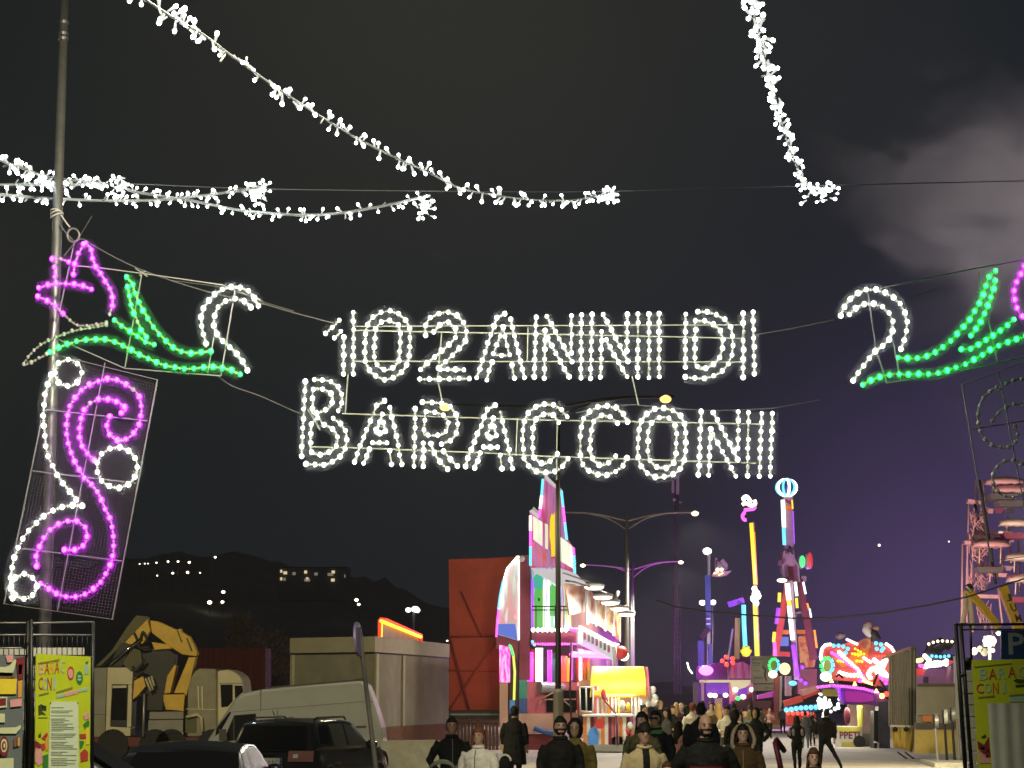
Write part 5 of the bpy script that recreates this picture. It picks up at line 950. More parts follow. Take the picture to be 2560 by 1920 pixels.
# receding front
piece('front_wall', 'fun_beige', t, WD, .3, (1428,1462, 1545,1540, 1545,1740, 1428,1786), -1.0)
for i, (l, m) in enumerate((((1413,1458, 1464,1464, 1466,1528, 1424,1538), 'print_fire'), ((1468,1470, 1488,1486, 1490,1560, 1470,1556), 'print_orange'), ((1491,1490, 1512,1503, 1513,1572, 1492,1562), 'print_orange'), ((1515,1506, 1533,1516, 1534,1585, 1516,1574), 'print_orange'), ((1536,1520, 1553,1532, 1552,1606, 1537,1590), 'print_orange'))):
    piece('banner', m, t, WD, .06, l, .25 + .02 * i)
for l in ((1466,1478, 1470,1474, 1472,1562, 1467,1560), (1489,1492, 1492,1492, 1493,1566, 1490,1564), (1513,1508, 1516,1508, 1516,1578, 1513,1576), (1534,1520, 1537,1522, 1537,1590, 1534,1588)): piece('banner_edge', 'fun_white', t, WD, .06, l, .4)
for x, y in ((1485,1464), (1507,1489), (1526,1503), (1548,1518), (1567,1532)):
    c = WD.at(x, y, 1.0); mb = MB(); mb.ball(c, (.42, .42, .12), 14, 6); lh = mb.build('lamp_dish', 'fun_white', t, True); mb = MB(); mb.ball(c + V((0, -.02, -.07)), (.37, .37, .1), 14, 6); mb.build('lamp_glass', 'lamp_white', lh, True)
    mb = MB(); mb.tube([c + V((0, 0, .08)), c - WD.n * 1.2 + V((0, 0, .5))], .03, 5); mb.build('lamp_arm', 'post_grey', t)
    lamp('fun_lamp_light', 'SPOT', c + V((0, -.1, -.25)), 1150, (1, .96, .86), .3, c + V((.6, -1.5, -8)), 165)
strip('pole', 'fun_white', t, WD, (1545,1480, 1539,1500), .08, 6, .6); strip('guy_cable', 'wire_dark', t, WD, (1415,1452, 1440,1456, 1470,1466, 1500,1478, 1525,1486), .035, 5, .9)
piece('name_board', 'sign_white', t, WD, .15, (1452,1572, 1537,1617, 1537,1650, 1452,1608), .7); WB = [(1450,1568, 1538,1614), (1538,1614, 1538,1655), (1452,1568, 1451,1608)]
for l in WB: strip('name_board_frame', 'tube_white', t, WD, l, .07, 6, .8)
for i in range(7): x = 1460 + i * 10; y = 1590 + i * 5.3; piece('board_print', ('fun_rose', 'fun_beige', 'post_grey')[i % 3], t, WD, .02, rc(x, y - 10, x + 5, y + 9), .73)
strip('pink_tube', 'tube_magenta', t, WD, (1446,1640, 1512,1640), .12, 8, .4); led_row(t, WD, (1430,1636, 1520,1640), 8, .1, 'lamp_magenta', .6); piece('underside', 'print_pink', t, WD, .2, (1446,1622, 1500,1632, 1515,1645, 1448,1645), .2)
for x, m in ((1443, 'fun_red'), (1449, 'lamp_white'), (1462, 'fun_orange'), (1471, 'fun_yellow'), (1521, 'fun_white'), (1535, 'fun_white')): strip('column', m, t, WD, (x, 1645, x, 1705), .07, 8, .5)
strip('white_post', 'fun_white', t, WD, (1534,1610, 1539,1668), .1, 6, .8); mb = MB(); mb.ball(WD.at(1560, 1640, .8), .22, 10, 6); mb.build('round_lamp', 'lamp_white', t, True); mb = MB(); mb.ball(WD.at(1553, 1632, .8), .3, 10, 6); mb.build('red_ball', 'fun_red', t, True); strip('slide', 'fun_white', t, WD, (1543,1612, 1546,1630, 1552,1645), .09, 6, .6)
# kiosk with yellow awning
K = 80.0
t = thing('game_stall', 'bright game stall with rounded yellow awning before the funhouse', 'stall', V((P(1545, HZ, K).x, K, 0))); WK = flat(K)
mb = MB(); rings = []; n = 13
for j, x in enumerate([1474, 1482] + [1482 + i * 10.6 for i in range(1, 13)] + [1614]):
    a0 = WK.at(x, 1742); rr = WK.at(x, 1665).z - a0.z; sg = .02 * sin(j * 1.7)
    rings.append([V((a0.x + (.12 if j == 0 else 0) * (k / n), K + 1.1 - 1.35 * cos(k / n * pi * .52) - sg * sin(k), a0.z + rr * (.96 if j == 0 else 1) * sin(k / n * pi * .52) + (.045 * abs(sin(j * 1.55)) if k == 0 else 0))) for k in range(n + 1)])
m_ = len(rings); nn = n + 1; g = [p for r in rings for p in r]; k_ = len(g)
fs = [(j * nn + i, (j + 1) * nn + i, (j + 1) * nn + i + 1, j * nn + i + 1) for j in range(m_ - 1) for i in range(n)]
mb.add(g + [p + V((0, .05, -.03)) for p in g], fs + [[q + k_ for q in f][::-1] for f in fs]); mb.build('awning', 'fun_yellow', t, True)
mb = MB(); a0 = WK.at(1619, 1742); mb.prism([V((a0.x, K + 1.1 - 1.3 * cos(k / n * pi * .52), a0.z + 1.1 * sin(k / n * pi * .52))) for k in range(n + 1)] + [V((a0.x, K + 1.1, a0.z))], (.06, 0, 0)); mb.build('awning_end', 'fun_rose', t)
for i in range(6): piece('scallop', 'fun_orange', t, K - .28, .03, (1478 + i * 24, 1738, 1500 + i * 24, 1738, 1495 + i * 24, 1744, 1483 + i * 24, 1744))
for x, m in ((1503, 'fun_white'), (1512, 'fun_beige'), (1521, 'fun_orange'), (1530, 'fun_white'), (1539, 'fun_white'), (1546, 'fun_yellow'), (1580, 'post_grey'), (1588, 'fun_white'), (1596, 'fun_white')): piece('upright', m, t, K, .12, (x, 1740, x + 5, 1740, x + 4 + R.uniform(-2, 2), 1792, x + R.uniform(-1, 1), 1792), .2 + R.uniform(-.05, .05))
piece('back_panel', 'fun_beige', t, K + 1.5, .1, rc(1448, 1700, 1600, 1790)); piece('counter_window', 'car_glass', t, K, .1, rc(1450, 1720, 1482, 1778), .15); 
for l in ((1449,1718, 1483,1718), (1483,1718, 1482,1780), (1482,1780, 1451,1778), (1451,1778, 1449,1718), (1465,1718, 1466,1778)): strip('window_frame', 'fun_white', t, K, l, .035, 5, .3)
for x, m in ((1443, 'fun_red'), (1486, 'fun_rose'), (1492, 'lamp_blue' if 0 else 'fun_white')): piece('side_panel', m, t, K, .1, rc(x, 1715, x + 6, 1785), .22)
piece('counter', 'fun_white', t, K, 1.2, rc(1456, 1786, 1586, 1791), .45)
for i in range(14): piece('front_stripe', ('fun_orange', 'fun_white', 'fun_skirt', 'fun_rose', 'fun_white')[i % 5], t, K, .06, rc(1458 + i * 9, 1792, 1466.5 + i * 9, 1861), .3 + (i % 2) * .02)
piece('blue_door', 'fun_toy_blue', t, K, .06, (1471,1861, 1471,1832, 1475,1822, 1484,1817, 1492,1822, 1496,1832, 1496,1861), .4); dot(t, 'fun_red', flat(K), 1500, 1809, 12, 13, 'red_disc', .5)
strip('handrail', 'fun_skirt', t, K, (1506,1745, 1540,1785), .03, 5, .5); strip('front_post', 'fun_skirt', t, K, (1543, 1790, 1544, 1862), .05, 6, .5)
piece('platform', 'concrete', t, K, 1.6, rc(1462, 1862, 1572, 1879), .5); piece('underframe', 'steel_black', t, K, 1.2, rc(1484, 1880, 1575, 1896), .2)
for x in (1543, 1562): mb = MB(); c = P(x, HZ, K - .3); c.z = .3; mb.tube([c, c + V((0, .2, 0))], .3, 16); mb.build('wheel', 'tyre', t)
mb = MB()
for i in range(26): mb.ball(P(1604 + R.uniform(0, 38), 1722 + R.uniform(0, 36), K + .2), (R.uniform(.06, .14), .1, R.uniform(.08, .2)), 7, 5)
mb.build('prize_bag', 'fun_white', t, True, kind='stuff')
for x, y, m in ((1508,1735,'fun_red'), (1513,1742,'fun_rose'), (1571,1768,'fun_yellow'), (1556,1764,'fun_white'), (1569,1830,'fun_red'), (1575,1815,'fun_white'), (1582,1835,'fun_rose'), (1562,1840,'fun_white')): mb = MB(); mb.ball(P(x, y, K - .4), (R.uniform(.07, .12), .08, R.uniform(.12, .22)), 9, 6); mb.build('hanging_prize', m, t, True)
lamp('stall_light', 'AREA', (P(1545, 1735, K).x, K + .2, P(0, 1742, K).z - .1), 240, (1, .93, .75), 1.2, (P(1545, 1735, K).x, K - .6, 0)); lamp('stall_awning_light', 'POINT', (P(1560, 1640, K).x, K - 2.2, P(0, 1600, K).z + .6), 640, (1, .95, .8), .4)
lamp('funhouse_pink_light', 'AREA', tuple(flat(A).at(1385, 1630, -.5)), 50, (1, .12, .75), 1.0, tuple(flat(A).at(1385, 1800, 3)))
lamp('trailer_lamp', 'SPOT', tuple(P(1205, 1290, 80)), 160, (1, .75, .5), .3, tuple(P(1190, 1500, 84.6)), 80)
# ------------------------------------------------------------------ rides on the right
paint('ride_mauve', (.36, .25, .31), .55, .1, .15, 1.5); paint('ride_maroon', (.2, .03, .06), .5, 0, .2, 1.5); paint('ride_red', (.6, .06, .05), .5, 0, .2, 1.5); paint('ride_blue', (.03, .10, .26), .5, .1, .2, 1); paint('ride_beige', (.46, .38, .31), .6, 0, .12, 1); paint('ride_olive', (.34, .28, .05), .6, 0, .2, 1); paint('ride_pink', (.62, .34, .34), .6, 0, .2, 1.4); paint('ride_violet', (.22, .07, .42), .5, 0, .2, 1); paint('ride_cream', (.72, .6, .46), .6, 0, .12, 1)
glow('panel_violet', (.35, .03, .95), .5); glow('panel_magenta', (.9, .02, .65), .4); glow('panel_cream', (1, .82, .5), .7); glow('panel_red', (1, .05, .05), .7)
def bar3(parent, name, mat, D, x0, y0, x1, y1, wpx, dep=.5, off=0):
    """square beam between two picture points"""
    a, b = P(x0, y0, D - off), P(x1, y1, D - off); d = (b - a).normalized(); s = V((-d.z, 0, d.x)) * (wpx * D / F / 2); q = V((0, dep, 0)); mb = MB()
    mb.prism([a - s, b - s, b + s, a + s], q); return mb.build(name, mat, parent)
B = 150.0
t = thing('tower_ride', 'tall A-frame pendulum ride topped by a glowing blue ball', 'fairground ride', V((P(1985, HZ, B).x, B, 0)))
c = P(1966, 1219, B); mb = MB(); mb.ball(c, (.66, .66, .54), 20, 12); ball = mb.build('ball', 'ride_blue', t, True)
for i in range(10):
    a = 2 * pi * i / 10 - .15; mb = MB(); rib = [c + V((.70 * cos(e) * cos(a), .70 * cos(e) * sin(a), .575 * sin(e))) for e in [(-.45 + .9 * k / 10) * pi for k in range(11)]]; mb.tube(rib, .085, 5); mb.build('ball_light', 'lamp_cyan' if i % 2 else 'lamp_white', ball, True)
mb = MB(); mb.ball(c + V((0, 0, .2)), (.74, .74, .4), 16, 8); 
bar3(t, 'arm', 'ride_mauve', B, 1971, 1240, 1974, 1440, 23, .8); piece('arm_band', 'ride_maroon', t, B, .05, (1962,1248, 1982,1254, 1982,1264, 1965,1256), .03); piece('arm_band', 'fun_orange', t, B, .05, (1964,1262, 1982,1268, 1982,1275, 1964,1275), .03)
strip('arm_light', 'tube_white', t, B, (1957,1250, 1960,1318), .14, 8, .2); strip('arm_light', 'lamp_cyan', t, B, (1959,1320, 1961,1362), .12, 8, .2); strip('arm_light', 'lamp_yellow', t, B, (1980,1250, 1982,1272), .05, 6, .2); strip('arm_light', 'lamp_violet', t, B, (1983,1278, 1986,1360), .035, 6, .2); dot(t, 'fun_dark', flat(B), 1974, 1368, 3.4, 3.6, 'hole', .02)
piece('hub', 'ride_mauve', t, B, 1.4, (1958,1378, 1985,1378, 1988,1398, 1997,1412, 2000,1455, 1990,1455, 1986,1415, 1968,1415, 1964,1440, 1956,1420, 1955,1400), .4); piece('hub_bracket', 'ride_mauve', t, B, .5, rc(1946, 1401, 1957, 1412), .4); piece('hub_core', 'ride_maroon', t, B, .8, (1970,1416, 1992,1416, 1998,1450, 1975,1450), .1)
for l in ((1964,1384, 1974,1378, 1984,1386), (1968,1376, 1972,1384)): strip('hub_seam', 'fun_dark', t, B, l, .04, 5, .45)
mb = MB(); mb.ball(P(2006, 1404, B - .4), (.2, .2, .42), 10, 8); mb.build('gondola_light', 'lamp_green', t, True); mb = MB(); mb.ball(P(2002, 1405, B), (.28, .3, .5), 10, 8); mb.build('gondola', 'ride_mauve', t, True); mb = MB(); mb.ball(P(2025, 1402, B - .3), (.2, .3, .58), 10, 8); mb.build('gondola_light', 'panel_red', t, True); mb = MB(); mb.ball(P(2018, 1402, B + .2), (.28, .3, .6), 10, 8); mb.build('gondola', 'ride_mauve', t, True); piece('gondola_foot', 'ride_mauve', t, B, .4, rc(2003, 1440, 2016, 1452))
for nm, m, x0, y0, x1, y1, wd, of in (('leg', 'ride_red', 1972, 1450, 1938, 1640, 16, 0), ('leg', 'ride_maroon', 1998, 1448, 2036, 1650, 17, 0), ('leg', 'ride_mauve', 1976, 1452, 1992, 1700, 12, 1.5), ('leg', 'ride_maroon', 2000, 1450, 2025, 1640, 8, -1.5), ('crossbeam', 'fun_orange', 1948, 1580, 2030, 1580, 11, -.2), ('crossbeam', 'fun_red', 1938, 1634, 1975, 1636, 12, -.2), ('crossbeam', 'ride_mauve', 1990, 1532, 2012, 1530, 5, -.3), ('strut', 'ride_mauve', 1990, 1530, 1988, 1560, 5, -.3), ('strut', 'ride_violet', 2010, 1530, 2022, 1570, 5, -.3)): bar3(t, nm, m, B, x0, y0, x1, y1, wd, .5, of)
for m, l, r in (('tube_white', (1968,1458, 1972,1500), .17), ('lamp_yellow', (1970,1490, 1974,1515), .14), ('tube_white', (1973,1515, 1982,1600), .15), ('lamp_violet', (1983,1612, 1994,1692), .16), ('lamp_yellow', (1949,1482, 1948,1505), .11), ('lamp_violet', (1946,1520, 1941,1560), .13), ('lamp_yellow', (1936,1580, 1934,1605), .11), ('lamp_pink', (1936,1606, 1938,1640), .12), ('tube_white', (1988,1455, 1992,1490), .1), ('lamp_yellow', (1991,1495, 1993,1520), .09), ('tube_white', (2008,1455, 2014,1485), .07), ('lamp_orange', (2018,1508, 2022,1522), .06), ('tube_white', (2024,1522, 2028,1545), .06), ('lamp_orange', (2036,1575, 2042,1620), .07)): strip('leg_light', m, t, B - 1.8, l, r, 8)
mb = MB(); mb.ball(P(1955, 1451, B - 2), (.35, .25, .14), 10, 6); mb.build('floodlight', 'lamp_warm', t, True)
piece('mural', 'print_fire', t, B + .6, .2, (1995,1592, 2012,1588, 2028,1600, 2040,1640, 2036,1668, 2000,1670)); piece('machine_box', 'ride_maroon', t, B + .3, 2, rc(1994, 1672, 2042, 1735)); piece('blue_panel', 'panel_blue', t, B + .3, .2, rc(1952, 1592, 1972, 1615))
for x, y in ((2006,1668), (2002,1700), (2014,1708)): mb = MB(); mb.ball(P(x, y, B), (.16, .1, .16), 8, 5); mb.build('lamp', 'lamp_violet', t, True)
# yellow tower
t = thing('swing_tower', 'slim glowing yellow ride arm with a curled white light head', 'fairground ride', V((P(1885, HZ, 158).x, 158, 0))); D = 158
bar3(t, 'arm', 'ride_olive', D, 1881, 1305, 1896, 1650, 10, .5); strip('arm_light', 'lamp_yellow', t, D, (1878,1308, 1888,1460), .13, 8, .3); strip('arm_light', 'lamp_yellow', t, D, (1888,1510, 1894,1640), .12, 8, .3); strip('arm_light', 'lamp_orange', t, D, (1886,1330, 1893,1462), .045, 6, .35); strip('arm_light', 'tube_yellow', t, D, (1883,1510, 1888,1640), .04, 6, .35)
mb = MB()
for x, y, r in ((1886,1472,.2), (1890,1484,.3), (1886,1496,.3), (1894,1490,.26), (1890,1508,.22)): mb.ball(P(x, y, D - .3), r, 9, 6)
mb.build('hub_light', 'lamp_white', t, True, kind='stuff')
head = [(1862,1252), (1858,1246), (1866,1241), (1874,1250), (1878,1256)], [(1856,1262), (1864,1258), (1878,1264), (1888,1260), (1886,1250)], [(1860,1275), (1872,1274), (1884,1272), (1888,1266)], [(1862,1280), (1856,1290), (1860,1299), (1866,1300)]
for i, q in enumerate(head): mb = MB(); mb.tube(smooth([P(x, y, D) for x, y in q], 4), .13, 7); mb.build('head_light', ('lamp_white', 'lamp_warm', 'lamp_pink', 'lamp_pink')[i], t, True)
bar3(t, 'side_post', 'ride_olive', D, 1844, 1545, 1842, 1652, 13, .5); bar3(t, 'side_post_head', 'ride_violet', D, 1820, 1512, 1860, 1500, 14, .5); bar3(t, 'stay', 'post_grey', D, 1832, 1572, 1820, 1650, 5, .2)
strip('ice_light', 'lamp_cyan', t, D, (1859,1512, 1860,1560, 1863,1615), .16, 8, .3); mb = MB(); mb.ball(P(1865, 1630, D), (.34, .3, .34), 12, 7); mb.build('flower_lamp', 'lamp_yellow', t, True)
for i in range(6): mb = MB(); mb.ball(P(1865 + 10 * cos(i * 1.05), 1628 + 10 * sin(i * 1.05), D - .1), (.14, .1, .14), 8, 5); mb.build('petal', 'panel_yellow', t, True)
# blue crane ride
t = thing('crane_ride', 'blue jointed ride arm with a grey gondola at its top', 'fairground ride', V((P(1768, HZ, 146).x, 146, 0))); D = 146
bar3(t, 'upper_arm', 'ride_blue', D, 1769, 1438, 1772, 1575, 14, .5); bar3(t, 'lower_arm', 'ride_blue', D, 1752, 1602, 1753, 1680, 15, .5); bar3(t, 'lower_arm', 'ride_blue', D, 1776, 1610, 1778, 1680, 10, .5); bar3(t, 'elbow', 'steel_black', D, 1752, 1596, 1772, 1570, 14, .7, .1); strip('hose', 'post_grey', t, D, (1780,1500, 1782,1560, 1781,1640), .04, 5)
for y in (1545, 1558): piece('collar', 'fun_white', t, D, .2, rc(1766, y, 1776, y + 3), .2)
bar3(t, 'gondola_stem', 'post_grey', D, 1790, 1395, 1790, 1425, 5, .2); piece('gondola', 'ride_mauve', t, D, 1.0, (1780,1438, 1788,1424, 1818,1428, 1830,1427, 1818,1437, 1800,1442)); piece('gondola_hood', 'post_grey', t, D, .9, (1800,1404, 1808,1396, 1820,1412, 1818,1422, 1806,1412)); piece('gondola_back', 'post_grey', t, D, .8, (1789,1400, 1798,1405, 1818,1425, 1790,1424))
for x, y in ((1794, 1424), (1804, 1424)): mb = MB(); mb.ball(P(x, y, D - .4), .12, 8, 5); mb.build('gondola_light', 'lamp_warm', t, True)
for l in ((1784,1434, 1796,1430), (1796,1438, 1808,1432)): strip('gondola_light', 'lamp_amber', t, D, l, .05, 6, .2)
# purple-lit booth
t = thing('purple_ride', 'low purple-lit ride booth with a magenta floodlight on its roof', 'fairground ride', V((P(1820, HZ, 128).x, 128, 0))); D = 128
piece('roof_edge', 'panel_cream', t, D, 2, rc(1756, 1700, 1880, 1706), .3); piece('roof_board', 'ride_violet', t, D, .4, (1742,1668, 1880,1640, 1882,1700, 1742,1700), -.2); piece('roof_mural', 'print_mauve', t, D, .1, (1830,1660, 1858,1654, 1880,1668, 1878,1696, 1820,1696), 0)
piece('front_panel', 'panel_violet', t, D, .3, rc(1766, 1708, 1820, 1736)); piece('front_mural', 'print_lower', t, D, .3, (1822,1708, 1882,1708, 1884,1740, 1850,1752, 1824,1760)); piece('cream_board', 'panel_cream', t, D, .1, (1826,1706, 1878,1707, 1860,1722, 1832,1738), .1); piece('purple_patch', 'panel_violet', t, D, .1, (1846,1724, 1872,1716, 1866,1740, 1844,1740), .12)
for x, y, m in ((1776,1738,'lamp_warm'), (1787,1739,'lamp_warm'), (1814,1738,'lamp_warm'), (1845,1746,'lamp_green'), (1858,1742,'lamp_white'), (1880,1724,'lamp_white'), (1838,1724,'lamp_white')): mb = MB(); mb.ball(P(x, y, D - .5), (.16, .1, .13), 8, 5); mb.build('lamp', m, t, True)
piece('back_room', 'ride_violet', t, D + .8, .2, rc(1745, 1708, 1890, 1800)); piece('pale_door', 'ride_cream', t, D, .1, rc(1787, 1745, 1806, 1790), -.3); bar3(t, 'corner_post', 'fun_white', D, 1757, 1702, 1757, 1800, 6, .3, .3); bar3(t, 'corner_post', 'post_grey', D, 1739, 1706, 1739, 1800, 11, .3, .1); bar3(t, 'sloping_ramp', 'ride_maroon', D, 1830, 1760, 1884, 1736, 10, .6, .3)
mb = MB(); mb.ball(P(1765, 1676, D - .7), (.42, .25, .28), 12, 8); mb.build('floodlight', 'lamp_magenta', t, True); bar3(t, 'floodlight_stem', 'post_grey', D, 1765, 1684, 1765, 1702, 3, .1, .5)
for a in range(5): x, y = 1820 + 14 * cos(a * 1.3 + .5), 1652 + 10 * sin(a * 1.3 + .5); mb = MB(); mb.ball(P(x, y, D - .5), .13, 8, 5); mb.build('red_lamp', 'lamp_red', t, True)
strip('lamp_stand', 'fun_white', t, D, (1820, 1652, 1821, 1700), .05, 6, .5)
strip('small_flag', 'lamp_white', t, D, (1718,1656, 1722,1672, 1731,1684), .04, 6, .5)
lamp('purple_flood', 'POINT', tuple(P(1755, 1640, D + 4)), 4600, (.75, .05, 1), .4); lamp('purple_stage', 'AREA', tuple(P(1815, 1702, D - 1)), 34, (.85, .2, 1), 2, tuple(P(1815, 1900, D - 3)))
lamp('violet_beam', 'SPOT', tuple(P(2040, 1650, 152)), 14000, (.42, .14, 1), .5, tuple(P(2150, 1250, 160)), 150)
# notice board with round lamps
t = thing('notice_board', 'tall beige printed notice board between the purple booth and the A-frame', 'sign board', V((P(1912, HZ, 122).x, 122, 0))); D = 122
piece('board', 'ride_beige', t, D, .15, rc(1877, 1640, 1942, 1708)); piece('lower_board', 'ride_beige', t, D, .15, rc(1883, 1711, 1942, 1727))
for x0, y0, x1, y1 in ((1880,1646, 1906,1650), (1882,1656, 1902,1660), (1884,1663, 1900,1665), (1882,1676, 1900,1678), (1884,1692, 1908,1697), (1912,1717, 1923,1722), (1925,1719, 1936,1722)): piece('print_line', 'ink_grey', t, D, .02, rc(x0, y0, x1, y1), .02)
strip('cable', 'wire_dark', t, D, (1906,1666, 1914,1676, 1912,1690, 1917,1702), .03, 5, .05); bar3(t, 'leg', 'fun_rose', D, 1944, 1690, 1942, 1780, 14, .4, .2); bar3(t, 'leg', 'fun_white', D, 1953, 1690, 1951, 1780, 5, .3, .3); bar3(t, 'support', 'ride_maroon', D, 1885, 1727, 1885, 1800, 5, .3)
piece('counter', 'panel_magenta', t, D, .6, (1895,1738, 1935,1728, 1935,1742, 1895,1748), -.3); piece('low_counter', 'ride_maroon', t, D, .6, rc(1840, 1752, 1936, 1775), -.4); piece('bench', 'fun_orange', t, D, .6, rc(1895, 1772, 1950, 1815), -.5); piece('step', 'ride_cream', t, D, 2.4, rc(1898, 1812, 1952, 1824), -.2)
def ring_lamp(cx, cy, D, k, label):
    t = thing('ring_lamp', label, 'lamp', P(cx, cy + 26 * k, D))
    for i in range(9):
        a = -pi / 2 + (i - 4) * .62; x, y = cx + 13 * k * cos(a), cy + 17 * k * sin(a); x2, y2 = cx + 13 * k * cos(a + .5), cy + 17 * k * sin(a + .5); strip('tube', 'lamp_green' if i < 5 else 'lamp_cyan', t, D, (x, y, x2, y2), .09 * k, 6)
    mb = MB(); mb.ball(P(cx - 3 * k, cy + 24 * k, D), (.26 * k, .2, .22 * k), 10, 6); mb.build('bulb', 'lamp_warm', t, True); dot(t, 'ride_olive', flat(D), cx, cy, 8 * k, 12 * k, 'disc', -.1)
ring_lamp(1935, 1663, 121, .95, 'green ring of light beside the beige notice board'); ring_lamp(2068, 1664, 113, 1.15, 'green ring of light at the left end of the motorbike ride sign')
mb = MB(); mb.ball(P(1962, 1672, 120), (.3, .3, .32), 12, 8); props(mb.build('ball_lamp', 'lamp_amber', None, True), 'round amber ball lamp right of the green ring by the notice board', 'lamp')
# motorbike ride sign
t = thing('light_show_ride', 'gaudy red and orange ride front covered in white and blue bulbs', 'fairground ride', V((P(2140, HZ, 114).x, 114, 0))); D = 114
piece('front_board', 'ride_red', t, D, .6, (2052,1625, 2066,1612, 2100,1612, 2120,1606, 2150,1604, 2165,1598, 2178,1603, 2200,1605, 2220,1612, 2232,1630, 2224,1650, 2222,1712, 2180,1718, 2120,1706, 2085,1700, 2070,1690)); piece('orange_flame', 'fun_orange', t, D, .1, (2075,1640, 2110,1650, 2150,1625, 2168,1600, 2176,1605, 2170,1640, 2140,1662, 2105,1668), .05); piece('top_flare', 'print_fire', t, D, .2, (2145,1606, 2160,1596, 2176,1597, 2178,1618, 2160,1626), .1)
for m, l, s_, r in (('lamp_white', (2062,1665, 2051,1645, 2055,1622, 2064,1612, 2075,1611), 6, .1), ('lamp_cyan', (2084,1614, 2104,1614, 2120,1622, 2114,1632), 13, .13), ('lamp_white', (2118,1599, 2142,1610), 5, .08), ('lamp_cyan', (2190,1608, 2206,1612, 2210,1628, 2192,1622), 12, .13), ('lamp_white', (2216,1610, 2228,1618, 2234,1628), 5, .09), ('lamp_yellow', (2138,1622, 2152,1630, 2150,1640, 2130,1634, 2160,1635), 7, .08), ('lamp_pink', (2080,1632, 2100,1645, 2120,1658, 2140,1672, 2158,1690, 2150,1704), 7, .12), ('lamp_white', (2098,1630, 2122,1655, 2145,1675, 2160,1700), 6, .12), ('lamp_white', (2100,1682, 2120,1688, 2145,1688), 9, .13), ('lamp_white', (2186,1650, 2200,1662, 2215,1650, 2205,1672, 2190,1680, 2218,1690, 2200,1668, 2180,1672, 2170,1684, 2176,1694), 6, .14), ('lamp_pink', (2196,1684, 2206,1700, 2218,1690, 2215,1708), 8, .12), ('lamp_yellow', (2095,1652, 2108,1654), 6, .09), ('lamp_yellow', (2142,1652, 2155,1654), 6, .09), ('lamp_white', (2160,1645, 2176,1655), 6, .09), ('lamp_amber', (2158,1700, 2178,1710), 8, .12), ('lamp_red', (2090,1625, 2110,1640, 2130,1650), 8, .08), ('lamp_red', (2165,1665, 2180,1690, 2160,1676), 8, .08), ('lamp_red', (2212,1640, 2190,1640), 8, .08)): led_row(t, D, l, s_ * 1.05, r * .86, m, .15)
t2 = thing('statue', 'pale crouching figure on top of the red ride front', 'statue', P(2175, 1604, 114))
mb = MB(); q = lambda x, y, dy=0: P(x, y, 114.2 + dy)
mb.tube([q(2190,1602), q(2183,1585), q(2176,1578)], [.3, .26, .2], 8); mb.build('body', 'fun_dark', t2, True); mb = MB(); mb.tube([q(2166,1560), q(2166,1574), q(2176,1590), q(2184,1597)], [.14, .24, .2, .1], 8); mb.build('chest', 'fun_white', t2, True); mb = MB(); mb.ball(q(2172, 1562), (.2, .2, .2), 10, 7); mb.build('head', 'fun_beige', t2, True); mb = MB(); mb.tube([q(2182,1572), q(2194,1570), q(2198,1566)], [.1, .14, .06], 7); mb.build('arm', 'fun_beige', t2, True)
for x in (2169, 2178): mb = MB(); mb.tube([q(x, 1560), q(x + 1, 1552)], [.08, .02], 6); mb.build('ear', 'fun_beige', t2, True)
mb = MB(); mb.tube([P(2092,1596,114.5), P(2100,1590,114.5), P(2112,1588,114.5)], [.12, .2, .12], 7); props(mb.build('figure_prop', 'ride_mauve', None, True), 'mauve prop figure lying on the left of the red ride front', 'statue')
lamp('bike_front_fill', 'SPOT', tuple(P(2130, 1760, 108)), 900, (1, .86, .8), .3, tuple(P(2150, 1620, 114)), 110)  # added fill spot that lifts the statues and ride front, no fixture there
lamp('tower_fill', 'SPOT', tuple(P(1985, 1790, 138)), 6000, (1, .8, .92), .3, tuple(P(1980, 1480, 150)), 80)  # fill added at the base to brighten arm and legs, no ride lamp
# arched gate
t = thing('arched_gate', 'magenta arched gateway beam resting on a dark blue right leg', 'gate', V((P(2208, HZ, 86).x, 86, 0))); D = 86
ar = [(2098,1722), (2120,1720), (2150,1722), (2185,1729), (2205,1737), (2222,1752)]; lo = [(2212,1775), (2195,1766), (2178,1762), (2160,1760), (2135,1762), (2108,1761)]
piece('beam', 'ride_violet', t, D, .8, [f for p in ar + lo for f in p]); piece('lit_panel', 'panel_magenta', t, D, .05, (2112,1728, 2150,1729, 2182,1738, 2186,1752, 2150,1756, 2114,1754), .03); piece('lit_panel', 'panel_violet', t, D, .05, (2102,1726, 2110,1727, 2112,1758, 2106,1758), .03)
paint('gate_blue', (.07, .075, .12), .5, .1, .4, 3); piece('leg', 'gate_blue', t, D, .8, (2196,1756, 2224,1752, 2226,1940, 2196,1940), .02); piece('leg_edge', 'steel_black', t, D, .9, rc(2185, 1777, 2196, 1940), -.02); strip('pipe', 'fun_white', t, D, (2185,1855, 2196,1857, 2193,1940), .04, 6, .1)
led_row(t, D, (2045,1718, 2080,1714, 2120,1717, 2160,1722, 2195,1732), 7, .065, 'lamp_pink', .1); led_row(t, D, (2080,1714, 2098,1722, 2099,1745), 7, .06, 'lamp_violet', .12)
for x, y in ((2079,1703), (2137,1710), (2191,1728)):
    mb = MB(); a0 = P(x, y + 4, D - .2); mb.tube([a0, a0 + V((0, 0, .16))], [.09, .02], 8); mb.build('cone_lamp', 'lamp_amber', t, True)
for x, y, m in ((2205,1740,'lamp_amber'), (2216,1735,'lamp_red')): mb = MB(); mb.ball(P(x, y, D - .2), .11, 8, 6); mb.build('lamp', m, t, True)
